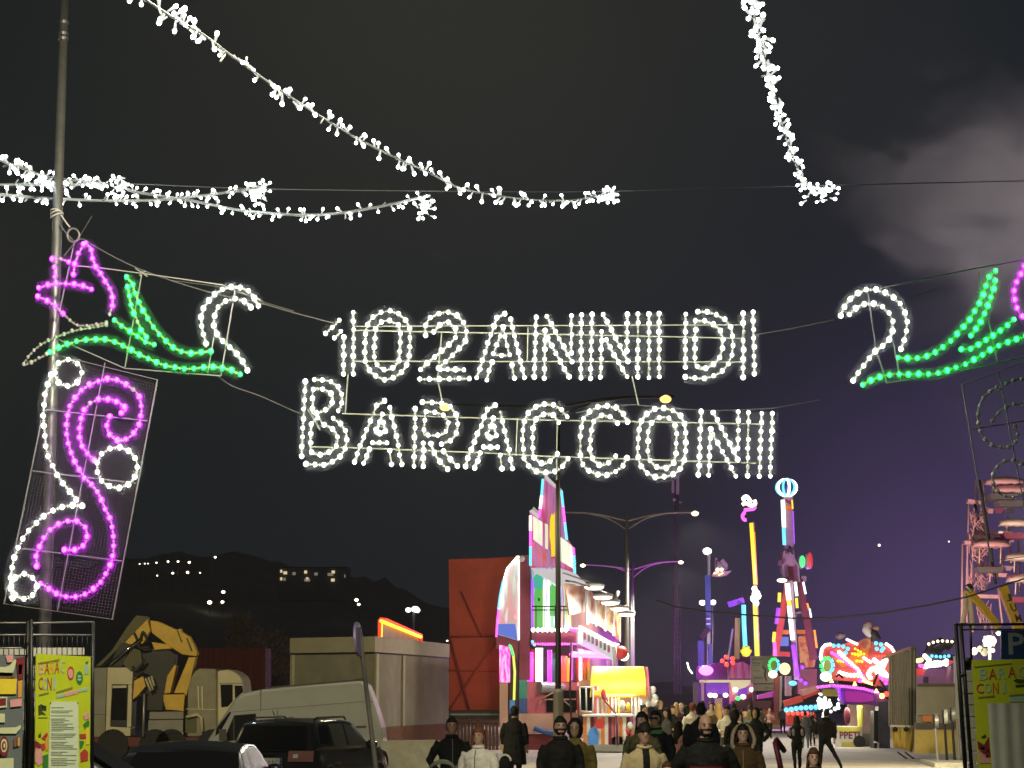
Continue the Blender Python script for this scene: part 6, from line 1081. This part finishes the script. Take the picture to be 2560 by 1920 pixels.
for l in ((2089,1692, 2098,1686, 2108,1695), (2183,1712, 2192,1690, 2196,1685), (2192,1715, 2215,1724, 2200,1700)): strip('roof_strut', 'steel_black', t, D, l, .05, 5, -.2)
piece('roof_edge', 'steel_black', t, D, .3, (2095,1701, 2130,1704, 2170,1710, 2205,1722, 2180,1722, 2130,1714, 2095,1708), -.3)
# low red ride car and the bulbs under it
t = thing('red_ride_car', 'tilted red ride arm above a row of blue bulbs', 'fairground ride', V((P(2005, HZ, 104).x, 104, 0))); D = 104
bar3(t, 'arm', 'ride_red', D, 1962, 1760, 2006, 1746, 15, .6); bar3(t, 'arm', 'ride_pink', D, 2004, 1733, 2044, 1722, 15, .6); bar3(t, 'red_beam', 'ride_red', D, 2008, 1745, 2050, 1728, 7, .6, .1); piece('car_base', 'ride_blue', t, D, .8, (1963,1768, 2042,1760, 2044,1778, 1966,1780)); led_row(t, D, (1966,1775, 2000,1770, 2040,1768), 12, .12, 'lamp_cyan', .2); led_row(t, D, (1970,1783, 2010,1784, 2030,1783), 12, .1, 'lamp_red', .2); piece('red_base', 'ride_red', t, D, .6, rc(1968, 1782, 2040, 1812), -.2)
bar3(t, 'post', 'ride_mauve', D, 1972, 1690, 1972, 1740, 14, .5, -.6); mb = MB(); mb.ball(P(1982, 1708, D), (.2, .15, .12), 10, 6); mb.build('lamp', 'lamp_cyan', t, True); piece('olive_sign', 'ride_olive', t, D, .1, rc(2056, 1723, 2100, 1741), -.3)
mb = MB()
for i in range(46): mb.ball(P(2046 + abs(R.gauss(0, 24)), 1758 + R.gauss(0, 14), D + .5 + R.uniform(-.3, .3)), R.uniform(.05, .1), 7, 5)
mb.build('bulb_cluster', 'tube_white', t, True, kind='stuff')
# kiosk PPETI
t = thing('snack_kiosk', 'lime and pink snack kiosk lettered PPETI behind the bending man', 'kiosk', V((P(2128, HZ, 88).x, 88, 0))); D = 88
paint('kiosk_lime', (.55, .52, .10), .6, 0, .12, 3); paint('kiosk_pink', (.55, .25, .42), .6, 0, .15, 3); paint('kiosk_wall', (.58, .42, .38), .7, 0, .1, 3)
piece('counter_front', 'fun_white', t, D, 1.2, rc(2088, 1816, 2156, 1890)); piece('top_band', 'kiosk_lime', t, D, .05, rc(2089, 1817, 2155, 1829), .02); piece('low_band', 'kiosk_lime', t, D, .05, rc(2104, 1855, 2153, 1876), .02); piece('bottom_band', 'kiosk_pink', t, D, .05, rc(2089, 1879, 2156, 1890), .02); text_piece('PPETI', 'fun_skirt', t, flat(D), 2124, 1838, 18, wpx=50, off=.03, bold=.02); mb = MB(); mb.tube([P(2150,1760,D-.2), P(2153,1816,D-.2)], .13, 8); mb.build('corner_post', 'kiosk_lime', t)
piece('back_wall', 'kiosk_wall', t, D + 1.3, .1, rc(2120, 1755, 2190, 1835)); piece('plinth', 'box_grey', t, D + 1, .3, rc(2156, 1834, 2190, 1892)); piece('undercarriage', 'steel_black', t, D, .8, rc(2084, 1900, 2164, 1903), -.1); mb = MB(); c = P(2146, HZ, D - .1); c.z = .22; mb.tube([c, c + V((0, .2, 0))], .24, 14); mb.build('wheel', 'tyre', t)
mb = MB(); mb.ball(P(2118, 1790, D - .4), (.14, .12, .34), 10, 8); mb.build('vase', 'ride_maroon', t, True)
lamp('kiosk_light', 'AREA', tuple(P(2125, 1762, D - .3)), 60, (1, .9, .7), 1, tuple(P(2125, 1900, D - 1)))
# tent with folded curtain and yellow skirt
t = thing('curtain_booth', 'booth with hanging silver curtain above a yellow tarpaulin skirt', 'booth', V((P(2258, HZ, 74).x, 74, 0))); D = 74; paint('curtain', (.36, .33, .30), .4, .2, .15, 4); paint('tarp_yellow', (.62, .47, .12), .6, 0, .2, 2.5); paint('board_grey', (.30, .285, .24), .8, 0, .15, 2); paint('booth_dark', (.10, .085, .075), .7, 0, .2, 2)
mb = MB(); n = 60; g = []
for yv in (1634, 1700, 1760, 1815): g.append([flat(D).at(2222 + (68) * i / n, yv - (8 if yv == 1634 else 0) * (i / n), .10 * sin(i * 1.05 + sin(i * .3)) * (.6 + (yv - 1634) / 400)) for i in range(n + 1)])
k = n + 1; a = [p for r in g for p in r]; fs = [(j * k + i, j * k + i + 1, (j + 1) * k + i + 1, (j + 1) * k + i) for j in range(3) for i in range(n)]; mb.add(a + [p + V((0, .05, 0)) for p in a], fs + [[q + len(a) for q in f][::-1] for f in fs]); mb.build('curtain', 'curtain', t, True)
mb = MB(); g = []
for j, (yv, xs) in enumerate(((1815, (2226, 2292)), (1845, (2230, 2290)), (1868, (2236, 2286)), (1882, (2262, 2280)))): g.append([flat(D).at(xs[0] + (xs[1] - xs[0]) * i / 30, yv - (10 * (1 - i / 30) if j == 3 else 0), .25 + .06 * sin(i * .8 + j) * (1 + j * .3)) for i in range(31)])
a = [p for r in g for p in r]; fs = [(j * 31 + i, j * 31 + i + 1, (j + 1) * 31 + i + 1, (j + 1) * 31 + i) for j in range(3) for i in range(30)]; mb.add(a + [p + V((0, .05, 0)) for p in a], fs + [[q + len(a) for q in f][::-1] for f in fs]); mb.build('skirt', 'tarp_yellow', t, True)
strip('hem_pipe', 'fun_white', t, D, (2226,1815, 2286,1817), .045, 6, .3); strip('roof_pipe', 'lamp_pink' if 0 else 'ride_pink', t, D, (2206,1646, 2240,1632, 2276,1618), .05, 6, .3); bar3(t, 'corner_post', 'booth_dark', D, 2284, 1616, 2284, 1820, 13, .4)
for x in (2238, 2266): mb = MB(); mb.ball(P(x, 1823, D - .4), (.09, .05, .08), 8, 6); mb.build('grommet', 'steel_black', t, True)
t = thing('counter_stall', 'plain grey stall side with a low yellow front, right of the curtain booth', 'stall', V((P(2340, HZ, 72).x, 72, 0))); D = 72
piece('side_board', 'board_grey', t, D, .2, rc(2293, 1713, 2386, 1788)); piece('top_rail', 'booth_dark', t, D, .3, rc(2293, 1709, 2386, 1717), .04); piece('back_wall', 'board_grey', t, D, .2, rc(2292, 1788, 2390, 1812), -.15); piece('label_plate', 'fun_orange', t, D, .03, rc(2306, 1789, 2330, 1804), .03); piece('dark_sill', 'booth_dark', t, D, .4, rc(2290, 1808, 2392, 1823), .05); piece('yellow_front', 'tarp_yellow', t, D, .3, rc(2290, 1824, 2392, 1884), -.05); piece('side_post', 'cable_white', t, D, .2, (2386,1640, 2394,1640, 2402,1895, 2392,1895), .1)
t = thing('far_rides', 'distant tangle of black arms and white bulbs beyond the grey stall', 'fairground ride', V((P(2340, HZ, 150).x, 150, 0))); D = 150
for l in ((2300,1660, 2330,1610, 2350,1600, 2375,1622), (2310,1640, 2340,1625, 2380,1610), (2330,1650, 2360,1612, 2390,1602), (2320,1612, 2345,1640, 2385,1645)): strip('arm', 'steel_black', t, D, l, .22, 6)
piece('wall', 'kiosk_wall', t, D + 4, 3, rc(2290, 1672, 2390, 1730)); piece('window', 'booth_dark', t, D + 4, .2, rc(2309, 1692, 2321, 1708), .1); piece('red_tub', 'panel_red', t, D, .8, (2291,1671, 2316,1671, 2310,1688, 2296,1688)); piece('red_cap', 'panel_red', t, D, .5, (2366,1652, 2382,1646, 2384,1656, 2370,1664)); bar3(t, 'ladder', 'ride_pink', D, 2375, 1665, 2368, 1712, 7, .3)
for m, l, s_, r in (('lamp_white', (2312,1640, 2325,1652, 2312,1668, 2340,1656, 2365,1660), 7, .16), ('lamp_pink', (2300,1664, 2318,1666), 7, .14), ('lamp_white', (2326,1664, 2350,1662, 2366,1652), 6, .15), ('lamp_amber', (2294,1652, 2303,1650), 6, .16), ('lamp_cyan', (2330,1640, 2350,1642, 2372,1640), 10, .12), ('lamp_warm', (2322,1610, 2338,1604, 2352,1602, 2380,1604), 12, .1)): led_row(t, D, l, s_, r, m, .3)
# four sign posts on the kerb island
for i, (x, y0, y1, m) in enumerate(((2338, 1788, 1900, 'post_grey'), (2361, 1778, 1905, 'steel_black'), (2380, 1772, 1908, 'steel_black'), (2392, 1775, 1906, 'post_base'))):
    D = 66 + i * .3; t = thing('sign_post', ('grey-stemmed round sign leftmost on the small kerb island', 'black round sign second from the left on the kerb island', 'black round sign third on the kerb island', 'grey pole rightmost on the kerb island by the gate')[i], 'road sign', V((P(x, HZ, D).x, D, 0)), 'turned road signs on the kerb island')
    b0 = P(x + 2, HZ, D); b0.z = .12; mb = MB(); mb.tube([b0, P(x, y0 + 22, D)], .04, 8); mb.build('pole', m, t)
    if i < 3: mb = MB(); c = P(x + 3, y0 + 14, D); mb.loft([[c + V((k + .05 * cos(q), .28 * cos(q), .22 * sin(q))) for q in [2 * pi * j / 20 for j in range(20)]] for k in (-.05, .06)]); mb.build('disc', 'post_grey' if i != 1 else 'cable_white', t); mb = MB(); mb.tube([c + V((-.06, 0, -.2)), c + V((-.06, 0, .2))], .05, 6); mb.build('bracket', 'steel_black', t)
mb = MB(); a, b = P(2308, HZ, 65), P(2416, HZ, 65); mb.prism([V((a.x, 63.5, 0)), V((b.x, 63.5, 0)), V((b.x, 68, 0)), V((a.x + .4, 68, 0))], (0, 0, .13)); mb.build('kerb_island', 'concrete', None, kind='structure')
for i, x in enumerate((2244, 2262)): props(strip('tent_rope', 'wire_dark', None, 72, (x, 1880, x + 34, 1905), .03, 5), ('slack dark rope at the foot of the yellow skirt, left one', 'slack dark rope at the foot of the yellow skirt, right one')[i], 'rope')
# pink lattice wheel ride
t = thing('wheel_ride', 'pink-lit lattice wheel seen edge-on with canopied gondolas at the right edge', 'fairground ride', V((P(2470, HZ, 95).x, 95, 0))); D = 95
rr = random.Random(4)
for x, y0, x2, y1 in ((2440,1200, 2440,1330), (2422,1252, 2416,1480), (2438,1255, 2428,1460), (2458,1200, 2470,1360), (2417,1355, 2420,1470), (2406,1360, 2404,1580), (2480,1380, 2474,1455), (2495,1470, 2506,1560), (2425,1490, 2432,1580), (2414,1480, 2418,1560), (2520,1290, 2528,1420), (2545,1330, 2550,1480), (2505,1370, 2508,1430)): strip('lattice_post', 'ride_pink', t, D, (x, y0, x2, y1), .045, 5, rr.uniform(-.6, .6))
mb = MB(); wl = flat(D)
for i in range(95):
    y = rr.uniform(1250, 1450); x0 = 2424 + (y - 1250) * -.02; a = wl.at(x0 + rr.uniform(0, 50), y, rr.uniform(-.8, .8)); b = wl.at(x0 + rr.uniform(0, 52), y + rr.uniform(20, 48), rr.uniform(-.8, .8)); mb.tube([a, b], .022, 4)
for i in range(26):
    y = rr.uniform(1500, 1545); a = wl.at(2440 + rr.uniform(0, 40), y, rr.uniform(-.5, .5)); b = wl.at(2445 + rr.uniform(0, 40), y + rr.uniform(20, 45), rr.uniform(-.5, .5)); mb.tube([a, b], .02, 4)
mb.build('lattice', 'ride_pink', t, kind='stuff')
for l in ((2420,1252, 2460,1258), (2412,1356, 2470,1358), (2430,1340, 2475,1345), (2440,1490, 2500,1492), (2470,1436, 2520,1438), (2475,1330, 2530,1340)): bar3(t, 'lattice_beam', 'ride_pink', D, *l, 9, .4, .3)
def gondola(x0, x1, y, m, drop=34):
    g = MB(); a, b = P(x0, y, D - 1), P(x1, y, D - 1); n = 14; hh = 17 * D / F; rr_ = []
    for i in range(n + 1):
        u = i / n; p = a.lerp(b, u); e = sin(pi * min(1, max(0, u * .92 + .04))) ** .3; rr_.append([V((p.x, p.y + .75 * cos(q) * e, p.z + max(-.1, hh * sin(q)) * e + (.05 * abs(sin(i * 2.2)) if sin(q) < 0 else 0))) for q in [2 * pi * k / 12 for k in range(12)]])
    g.loft(rr_); c = g.build('canopy', m, t, True)
    for x in (x0 + (x1 - x0) * .2, x0 + (x1 - x0) * .8): strip('canopy_post', 'ride_cream', t, D, (x, y, x - 2, y + drop), .03, 5, 1)
    piece('gondola_seat', 'booth_dark' if m != 'ride_cream' else 'fun_maroon', t, D, .9, (x0 + 10, y + drop, x1 - 10, y + drop, x1 - 16, y + drop + 14, x0 + 16, y + drop + 14), 1.4)
gondola(2466, 2556, 1208, 'ride_pink', 26); gondola(2484, 2600, 1229, 'ride_pink', 22); gondola(2500, 2590, 1312, 'ride_cream', 20); gondola(2432, 2520, 1365, 'ride_pink', 52); gondola(2516, 2620, 1398, 'ride_cream', 40); gondola(2520, 2620, 1452, 'ride_cream', 40)
for l in ((2500,1250, 2530,1254), (2510,1261, 2522,1263), (2496,1330, 2530,1332)): strip('seat_rail', 'fun_white', t, D, l, .06, 6, 1)
for l in ((2448,1200, 2456,1240, 2462,1290, 2476,1360, 2484,1430, 2490,1460), (2438,1260, 2446,1300)): strip('dark_spoke', 'steel_black', t, D, l, .07, 5, .9)
for i in range(9): piece('wheel_panel', ('ride_pink', 'fun_maroon', 'ride_mauve')[i % 3], t, D, .1, (lambda x, y: (x, y, x + 24, y + 2, x + 22, y + 14, x + 4, y + 12))(2460 + (i % 3) * 26, 1270 + (i // 3) * 72), .4)
t = thing('jump_boom', 'yellow crane-like boom lettered JUM leaning over the right gate', 'fairground ride', V((P(2500, HZ, 78).x, 78, 0))); D = 78
bar3(t, 'boom', 'crane_yellow', D, 2422, 1472, 2500, 1568, 15, .4); strip('boom_edge', 'fun_white', t, D, (2416,1465, 2428,1478), .04, 5, .1); bar3(t, 'boom_tip', 'steel_black', D, 2420, 1462, 2428, 1474, 16, .5); bar3(t, 'lettered_boom', 'crane_yellow', D, 2508, 1466, 2556, 1590, 22, .4, .3)
for ch, x, y in (('J', 2522, 1494), ('U', 2534, 1519), ('M', 2546, 1545)): text_piece(ch, 'fun_dark', t, flat(D - .3), x, y, 19, wpx=15, skew=-.25, off=.02, bold=.03)
for l in ((2414,1478, 2412,1530, 2403,1570), (2424,1480, 2432,1575)): strip('support_leg', 'ride_cream', t, D, l, .09, 6, -.5)
lamp('ride_flood', 'SPOT', tuple(P(2465, 1603, 59.5)), 3800, (1, .84, .5), .3, tuple(P(2300, 1780, 73)), 130)
t = thing('ride_floodlight', 'dazzling yellow-white floodlight behind the right gate', 'floodlight', V((P(2472, HZ, 60).x, 60, 0))); D = 60
mb = MB(); mb.ball(P(2474, 1602, D), (.19, .12, .14), 14, 9); mb.build('lamp_glass', 'lamp_amber', t, True); piece('reflector', 'steel_black', t, D, .15, rc(2460, 1590, 2488, 1616), -.2); mb = MB(); mb.tube([V((P(2474, HZ, D).x, D, 0)), P(2474, 1615, D)], .05, 8); mb.build('stand', 'steel_black', t); mb = MB(); mb.ball(P(2482, 1626, D - .1), .06, 8, 6); mb.build('small_lamp', 'lamp_amber', t, True)
mb = MB(); mb.ball(P(2497, 1583, 60), (.08, .05, .06), 10, 6); props(mb.build('green_lamp', 'lamp_green', None, True), 'small green lamp beside the blue P sign', 'lamp')
for x, y, r in ((2436,1628,8), (2461,1630,9), (2450,1622,7)): props(dot(None, 'steel_black' if r != 8 else 'booth_dark', flat(61), x, y, r, r * 1.2, 'lamp_housing', 0), {8: 'dark lamp housing leftmost below the yellow floodlight', 9: 'black lamp housing rightmost below the yellow floodlight', 7: 'small black lamp housing between the two below the floodlight'}[r], 'lamp housing')
t = thing('parking_sign', 'blue sign with a large white letter P behind the right gate', 'sign', V((P(2540, HZ, 40).x, 40, 0))); D = 40; paint('sign_blue', (.015, .07, .22), .45, 0, .12, 4); paint('sign_letter', (.5, .55, .52), .5, 0, .15, 6)
piece('panel', 'sign_blue', t, D, .06, rc(2503, 1576, 2640, 1648)); text_piece('P', 'sign_letter', t, flat(D), 2541, 1609, 54, wpx=40, off=.01, bold=.015)
for x in (2515, 2630): mb = MB(); mb.tube([V((P(x, HZ, D).x, D + .1, 0)), P(x, 1640, D + .1)], .04, 8); mb.build('post', 'post_grey', t)
# bent red handrail
mb = MB(); mb.tube([P(1962,1990,34), P(1950,1910,34), P(1938,1856,34), P(1941,1850,34.1), P(1960,1876,34.6)], .045, 10); paint('rail_red', (.11, .008, .016), .5, 0, .15, 6); props(mb.build('handrail', 'rail_red', None, True), 'bent dark red handrail in front of the pale paving', 'handrail')
# ------------------------------------------------------------------ people
near = dict(near=True)
o, s, ch = person('man in a black jacket with short dark hair walking by the grey wall', 1130, 1793, 33, 'cloth_black', 'cloth_black', 'hair_dark', 'short', .1, 1.16, ('pocket', 'front'), 'skin_tan', stride=.12, **near); zipper(ch, b=1.16)
o, s, ch = person('woman in a shiny white puffer jacket with auburn hair', 1197, 1818, 30, 'cloth_white', 'cloth_black', 'hair_red', 'long', -.35, 1.3, ('down', 'front'), **near); zipper(ch, 'fun_dark', b=1.3)
m2 = MB()
person('man in a long black coat with his back turned by the pink column', 1286, 1765, 50, 'cloth_black', 'cloth_black', 'hair_dark', 'short', pi - .2, 1.2, ('down', 'down'), coat=.5)
o, s, ch = person('bearded man in a black jacket before the lamp post foot', 1401, 1792, 30, 'cloth_black', 'cloth_black', 'hair_dark', 'short', .08, 1.25, ('down', 'down'), beard='hair_dark', stride=.1, **near)
o, s, ch = person('person in an olive puffer jacket and dark hood behind the bearded man', 1437, 1800, 32, 'cloth_olive', 'cloth_black', 'hair_dark', 'hood', -.15, 1.3, ('down', 'down'), **near)
o, s, ch = person('man in a beige jacket and dark knit cap', 1611, 1810, 27, 'cloth_beige', 'cloth_black', 'hair_dark', 'beanie', .12, 1.22, ('down', 'down'), 'skin_tan', zone=lambda p: 4 if abs(p.x) < .045 and p.y < -.02 and .9 < p.z < 1.5 else None, extras=('cloth_black',), **near)
person('woman in a camouflage jacket with dark hair left of the beige jacket man', 1604, 1781, 34, 'cloth_camo', 'cloth_black', 'hair_dark', 'long', -.5, 1.2, ('down', 'down'), **near)
o, s, ch = person('man in a black jacket with glasses and green collar behind the beige jacket man', 1638, 1776, 36, 'cloth_ink', 'cloth_black', 'hair_dark', 'short', -.35, 1.25, ('down', 'down'), 'skin_tan', zone=lambda p: 4 if p.z > 1.4 and p.z < 1.52 and p.y < .03 and abs(p.x) < .13 else None, extras=('cloth_green',), **near)
m2 = MB(); m2.box((0, -.098, 1.64), (.13, .01, .03)); ch(m2, 'glasses', 'eye', False)
o, s, ch = person('bearded man in a black jacket with a dark red lower half', 1764, 1787, 26, 'cloth_black', 'cloth_black', 'hair_dark', 'bald', .1, 1.42, ('pocket', 'pocket'), 'skin_tan', zone=lambda p: 4 if .8 < p.z < 1.19 and abs(p.x) < .2 else None, extras=('cloth_red',), beard='hair_dark', **near)
o, s, ch = person('girl with a dark fringe in a brown coat with furry hood trim', 1857, 1812, 30, 'cloth_brown', 'cloth_brown', 'hair_dark', 'long', -.1, 1.22, ('pocket', 'down'), coat=.6, **near); zipper(ch, 'fur_trim', .75, 1.4, 1.22)
m2 = MB(); m2.tube([V((.15 * cos(a) * (1 if sin(a) > 0 else 1.1), .02 + .02 * sin(a), 1.56 + .2 * sin(a))) for a in [2 * pi * i / 20 for i in range(20)]], .028, 8, True); ch(m2, 'fur_hood', 'fur_trim')
person('person in a black hooded jacket standing right of the brown coat girl', 1888, 1771, 55, 'cloth_black', 'cloth_black', 'cloth_black', 'hood', -.4, 1.2, ('pocket', 'pocket'))
person('girl with long dark hair and a dusty pink top seen from behind', 1697, 1803, 45, 'cloth_pink', 'denim', 'hair_dark', 'long', pi - .7, 1.05, ('front', 'down'))
person('person in a white sweater with reddish hair in the middle crowd', 1730, 1757, 62, 'cloth_white', 'cloth_black', 'hair_red', 'short', pi + .3, 1.15, ('down', 'down'))
person('tall dark figure right behind the red and black jacket man', 1752, 1757, 43, 'cloth_ink', 'cloth_black', 'hair_dark', 'short', pi, 1.3, ('down', 'down'))
person('dark-haired woman in a grey top looking left near the stall', 1667, 1770, 60, 'cloth_grey', 'cloth_black', 'hair_dark', 'long', -1.3, 1.0, ('front', 'down'))
person('person with a pale yellow hood and dark jacket near the stall', 1650, 1752, 70, 'cloth_ink', 'denim', 'hair_blond', 'beanie', pi, 1.1)
person('woman in black carrying a small backpack by the red ride', 1991, 1789, 60, 'cloth_black', 'cloth_black', 'hair_dark', 'long', pi + .2, 1.0, ('front', 'front'), stride=.08)
o, s, ch = person('man in black stepping sideways by the PPETI kiosk', 2055, 1772, 62, 'cloth_black', 'cloth_black', 'hair_dark', 'hood_down', pi - .15, 1.35, ('down', 'fwd'), stride=.5, lean=-.08)
o, s, ch = person('girl with brown hair and fringe at the bottom right of the crowd', 2034, 1871, 26, 'cloth_brown', 'cloth_brown', 'hair_brown', 'long', 0, 1.2, ('down', 'down'), coat=.6, **near)
person('dark standing figure seen from behind before the orange ride base', 1956, 1765, 118, 'cloth_grey', 'cloth_black', 'hair_dark', 'short', pi, 1.15)
o, s, ch = person('child with dark hair cut by the bottom edge below the beige jacket man', 1668, 1905, 26, 'cloth_black', 'cloth_black', 'hair_brown', 'short', .2, 1.1, **near)
far = [(1688,1757,78,'cloth_maroon','hair_blond','long','person with blond hair and maroon top in the far crowd',pi-.3), (1702,1758,84,'cloth_grey','hair_blond','short','blond person facing left in the far crowd',-1.2), (1738,1760,88,'cloth_pink','hair_brown','short','person in a pink top deep in the crowd',pi), (1775,1755,82,'cloth_beige','hair_brown','long','woman with light coat right of the tall dark figure',.4),
       (1794,1758,66,'cloth_brown','hair_blond','long','woman with long fair hair and brown coat',pi+.2), (1819,1765,60,'cloth_white','hair_dark','short','man in a white shirt under a black jacket',-.4), (1832,1758,74,'cloth_black','hair_dark','short','man in black with dark hair behind the white shirt man',pi), (1838,1775,52,'cloth_black','hair_dark','hood','person in a black hood left of the brown coat girl',pi+.5),
       (1862,1772,66,'cloth_grey','hair_dark','short','person in grey just left of the hooded figure',.2), (1716,1764,72,'cloth_black','hair_dark','long','dark-haired woman in black in the middle crowd',pi), (1808,1770,80,'cloth_pink','hair_red','short','small figure in pink by the brown ramp',0), (1872,1763,92,'cloth_olive','hair_brown','short','person in olive far behind by the notice board',pi), (1680,1764,66,'cloth_black','hair_brown','short','man in black right of the grey top woman',.3),
       (1902,1768,100,'cloth_orange' if 0 else 'cloth_camo','hair_dark','short','far figure in mottled jacket before the notice board',pi), (1922,1772,104,'cloth_pink','hair_blond','long','far figure in pink beside the orange bench',0), (2012,1778,86,'cloth_grey','hair_dark','short','figure in grey behind the backpack woman',pi), (2030,1776,90,'cloth_black','hair_dark','short','figure in black between the backpack woman and the sidestepping man',0), (1612,1770,58,'cloth_beige','hair_blond','short','fair-haired person behind the camouflage jacket woman',.5), (1758,1752,94,'cloth_black','hair_dark','short','tall far head just right of the purple booth post',pi), (1786,1760,96,'cloth_maroon','hair_dark','long','far woman in maroon by the pale door',0),
       (1645,1765,88,'cloth_black','hair_dark','short','far man in black near the stall corner',pi), (1850,1780,58,'cloth_white','hair_brown','long','woman with pale scarf left of the black hooded figure',.3)]
for x, y, D, j, hr, st, lab, tn in far: person(lab, x, y, D, j, R.choice(('cloth_black', 'denim', 'cloth_grey')), hr, st, tn, R.uniform(1.0, 1.2), (R.choice(('down', 'front', 'pocket', 'fwd')), R.choice(('down', 'front', 'pocket', 'phone'))), stride=R.uniform(-.16, .18), lean=R.uniform(-.03, .03))
finish_people()
# things carried and pushed
t = thing('backpack', 'black backpack with pale patches on the woman by the red ride', 'backpack', P(1990, 1850, 59.7)); mb = MB(); mb.ball(P(1992, 1832, 59.65), (.19, .12, .25), 14, 10); mb.build('bag', 'cloth_black', t, True)
for x in (1974, 1984, 2006): mb = MB(); mb.ball(P(x, 1831, 59.52), (.05, .02, .1), 8, 6); mb.build('patch', 'post_grey', t, True)
t = thing('stroller', 'grey-green pushchair hood at the feet of the couple on the left', 'pushchair', V((P(1106, HZ, 29).x, 29, 0))); paint('stroller_hood', (.15, .17, .11), .7, 0, .2, 9)
mb = MB(); c = P(1106, 1935, 29); g = [[c + V((.2 * (1 - .1 * abs(u)) * cos(a), .22 * u, .19 * sin(a) * (1 - .25 * u * u))) for a in [pi * i / 12 for i in range(13)]] for u in (-1, -.5, 0, .5, 1)]
a = [p for r in g for p in r]; fs = [(j * 13 + i, j * 13 + i + 1, (j + 1) * 13 + i + 1, (j + 1) * 13 + i) for j in range(4) for i in range(12)]; mb.add(a + [c + (p - c) * .95 for p in a], fs + [[q + len(a) for q in f][::-1] for f in fs]); mb.build('hood', 'stroller_hood', t, True)
for x in (-.2, .2): mb = MB(); mb.tube([c + V((x, -.1, 0)), c + V((x, .25, -.75)), c + V((x, .3, -.9))], .015, 6); mb.build('frame', 'steel_black', t)
for x in (-.22, .22):
    for y in (-.25, .3): mb = MB(); q = V((c.x + x, 29 + y, .1)); mb.tube([q - V((.02, 0, 0)), q + V((.02, 0, 0))], .1, 14); mb.build('wheel', 'tyre', t)
t = thing('handbag', 'dark bag with a pale strap beside the long black coat', 'bag', P(1262, 1930, 31)); mb = MB(); mb.ball(P(1262, 1912, 31), (.13, .09, .14), 14, 9); mb.build('bag', 'cloth_black', t, True); mb = MB(); mb.tube([P(1250 + 12 + 15 * cos(a), 1903 - 16 * sin(a), 30.92) for a in [pi * i / 8 for i in range(9)]], .018, 6); mb.build('strap', 'strap', t, True)
# ------------------------------------------------------------------ smoke and night air
def volume(name, dens, colr, noise=None):
    m = bpy.data.materials.new(name); m.use_nodes = True; t = m.node_tree; t.nodes.clear(); pv = t.nodes.new('ShaderNodeVolumePrincipled'); pv.inputs['Density'].default_value = dens; pv.inputs['Color'].default_value = (*colr, 1)
    oo = t.nodes.new('ShaderNodeOutputMaterial'); t.links.new(pv.outputs[0], oo.inputs['Volume']); MT[name] = m; return m, t, pv
volume('haze', .00032, (.92, .92, .95))
mb = MB(); mb.box((0, 570, 60), (900, 1280, 124)); mb.build('haze', 'haze', kind='stuff')
# drifting smoke over the rides, lit pink from below
m, t_, pv = volume('smoke', 0, (.9, .85, .88))
g_ = t_.nodes.new('ShaderNodeTexCoord'); n1 = t_.nodes.new('ShaderNodeTexNoise'); n1.inputs['Scale'].default_value = 2.1; n1.inputs['Detail'].default_value = 6; n1.inputs['Roughness'].default_value = .6; n1.inputs['Distortion'].default_value = .9; t_.links.new(g_.outputs['Object'], n1.inputs['Vector'])
ln_ = t_.nodes.new('ShaderNodeVectorMath'); ln_.operation = 'LENGTH'; t_.links.new(g_.outputs['Object'], ln_.inputs[0])
r1 = t_.nodes.new('ShaderNodeMapRange'); r1.inputs['From Min'].default_value = 1; r1.inputs['From Max'].default_value = .1; r1.inputs['To Max'].default_value = .75; t_.links.new(ln_.outputs['Value'], r1.inputs['Value'])
s1 = t_.nodes.new('ShaderNodeMath'); s1.operation = 'MULTIPLY_ADD'; s1.inputs[1].default_value = 1.8; t_.links.new(r1.outputs[0], s1.inputs[2]); t_.links.new(n1.outputs['Fac'], s1.inputs[0])
r2 = t_.nodes.new('ShaderNodeMapRange'); r2.interpolation_type = 'SMOOTHSTEP'; r2.inputs['From Min'].default_value = 1.12; r2.inputs['From Max'].default_value = 1.95; r2.inputs['To Max'].default_value = .07; t_.links.new(s1.outputs[0], r2.inputs['Value']); t_.links.new(r2.outputs[0], pv.inputs['Density'])
mb = MB(); mb.ball((0, 0, 0), 1, 24, 14); sm = mb.build('smoke', 'smoke', None, True, kind='stuff'); sm.data.transform(Matrix.Translation((0, 0, -1))); c = P(2590, 450, 78); sm.location = c; sm.scale = (10, 5, 7)
lamp('smoke_floodlight', 'SPOT', tuple(P(2600, 1450, 86)), 42000, (1, .88, .90), .3, tuple(P(2540, 430, 78)), 60)
lamp('wheel_fill', 'SPOT', (P(2380, 1500, 86).x, 84, 3), 7000, (1, .70, .68), .3, tuple(P(2480, 1320, 95)), 75)  # pinkish fill added to brighten the lattice, stands for no particular lamp
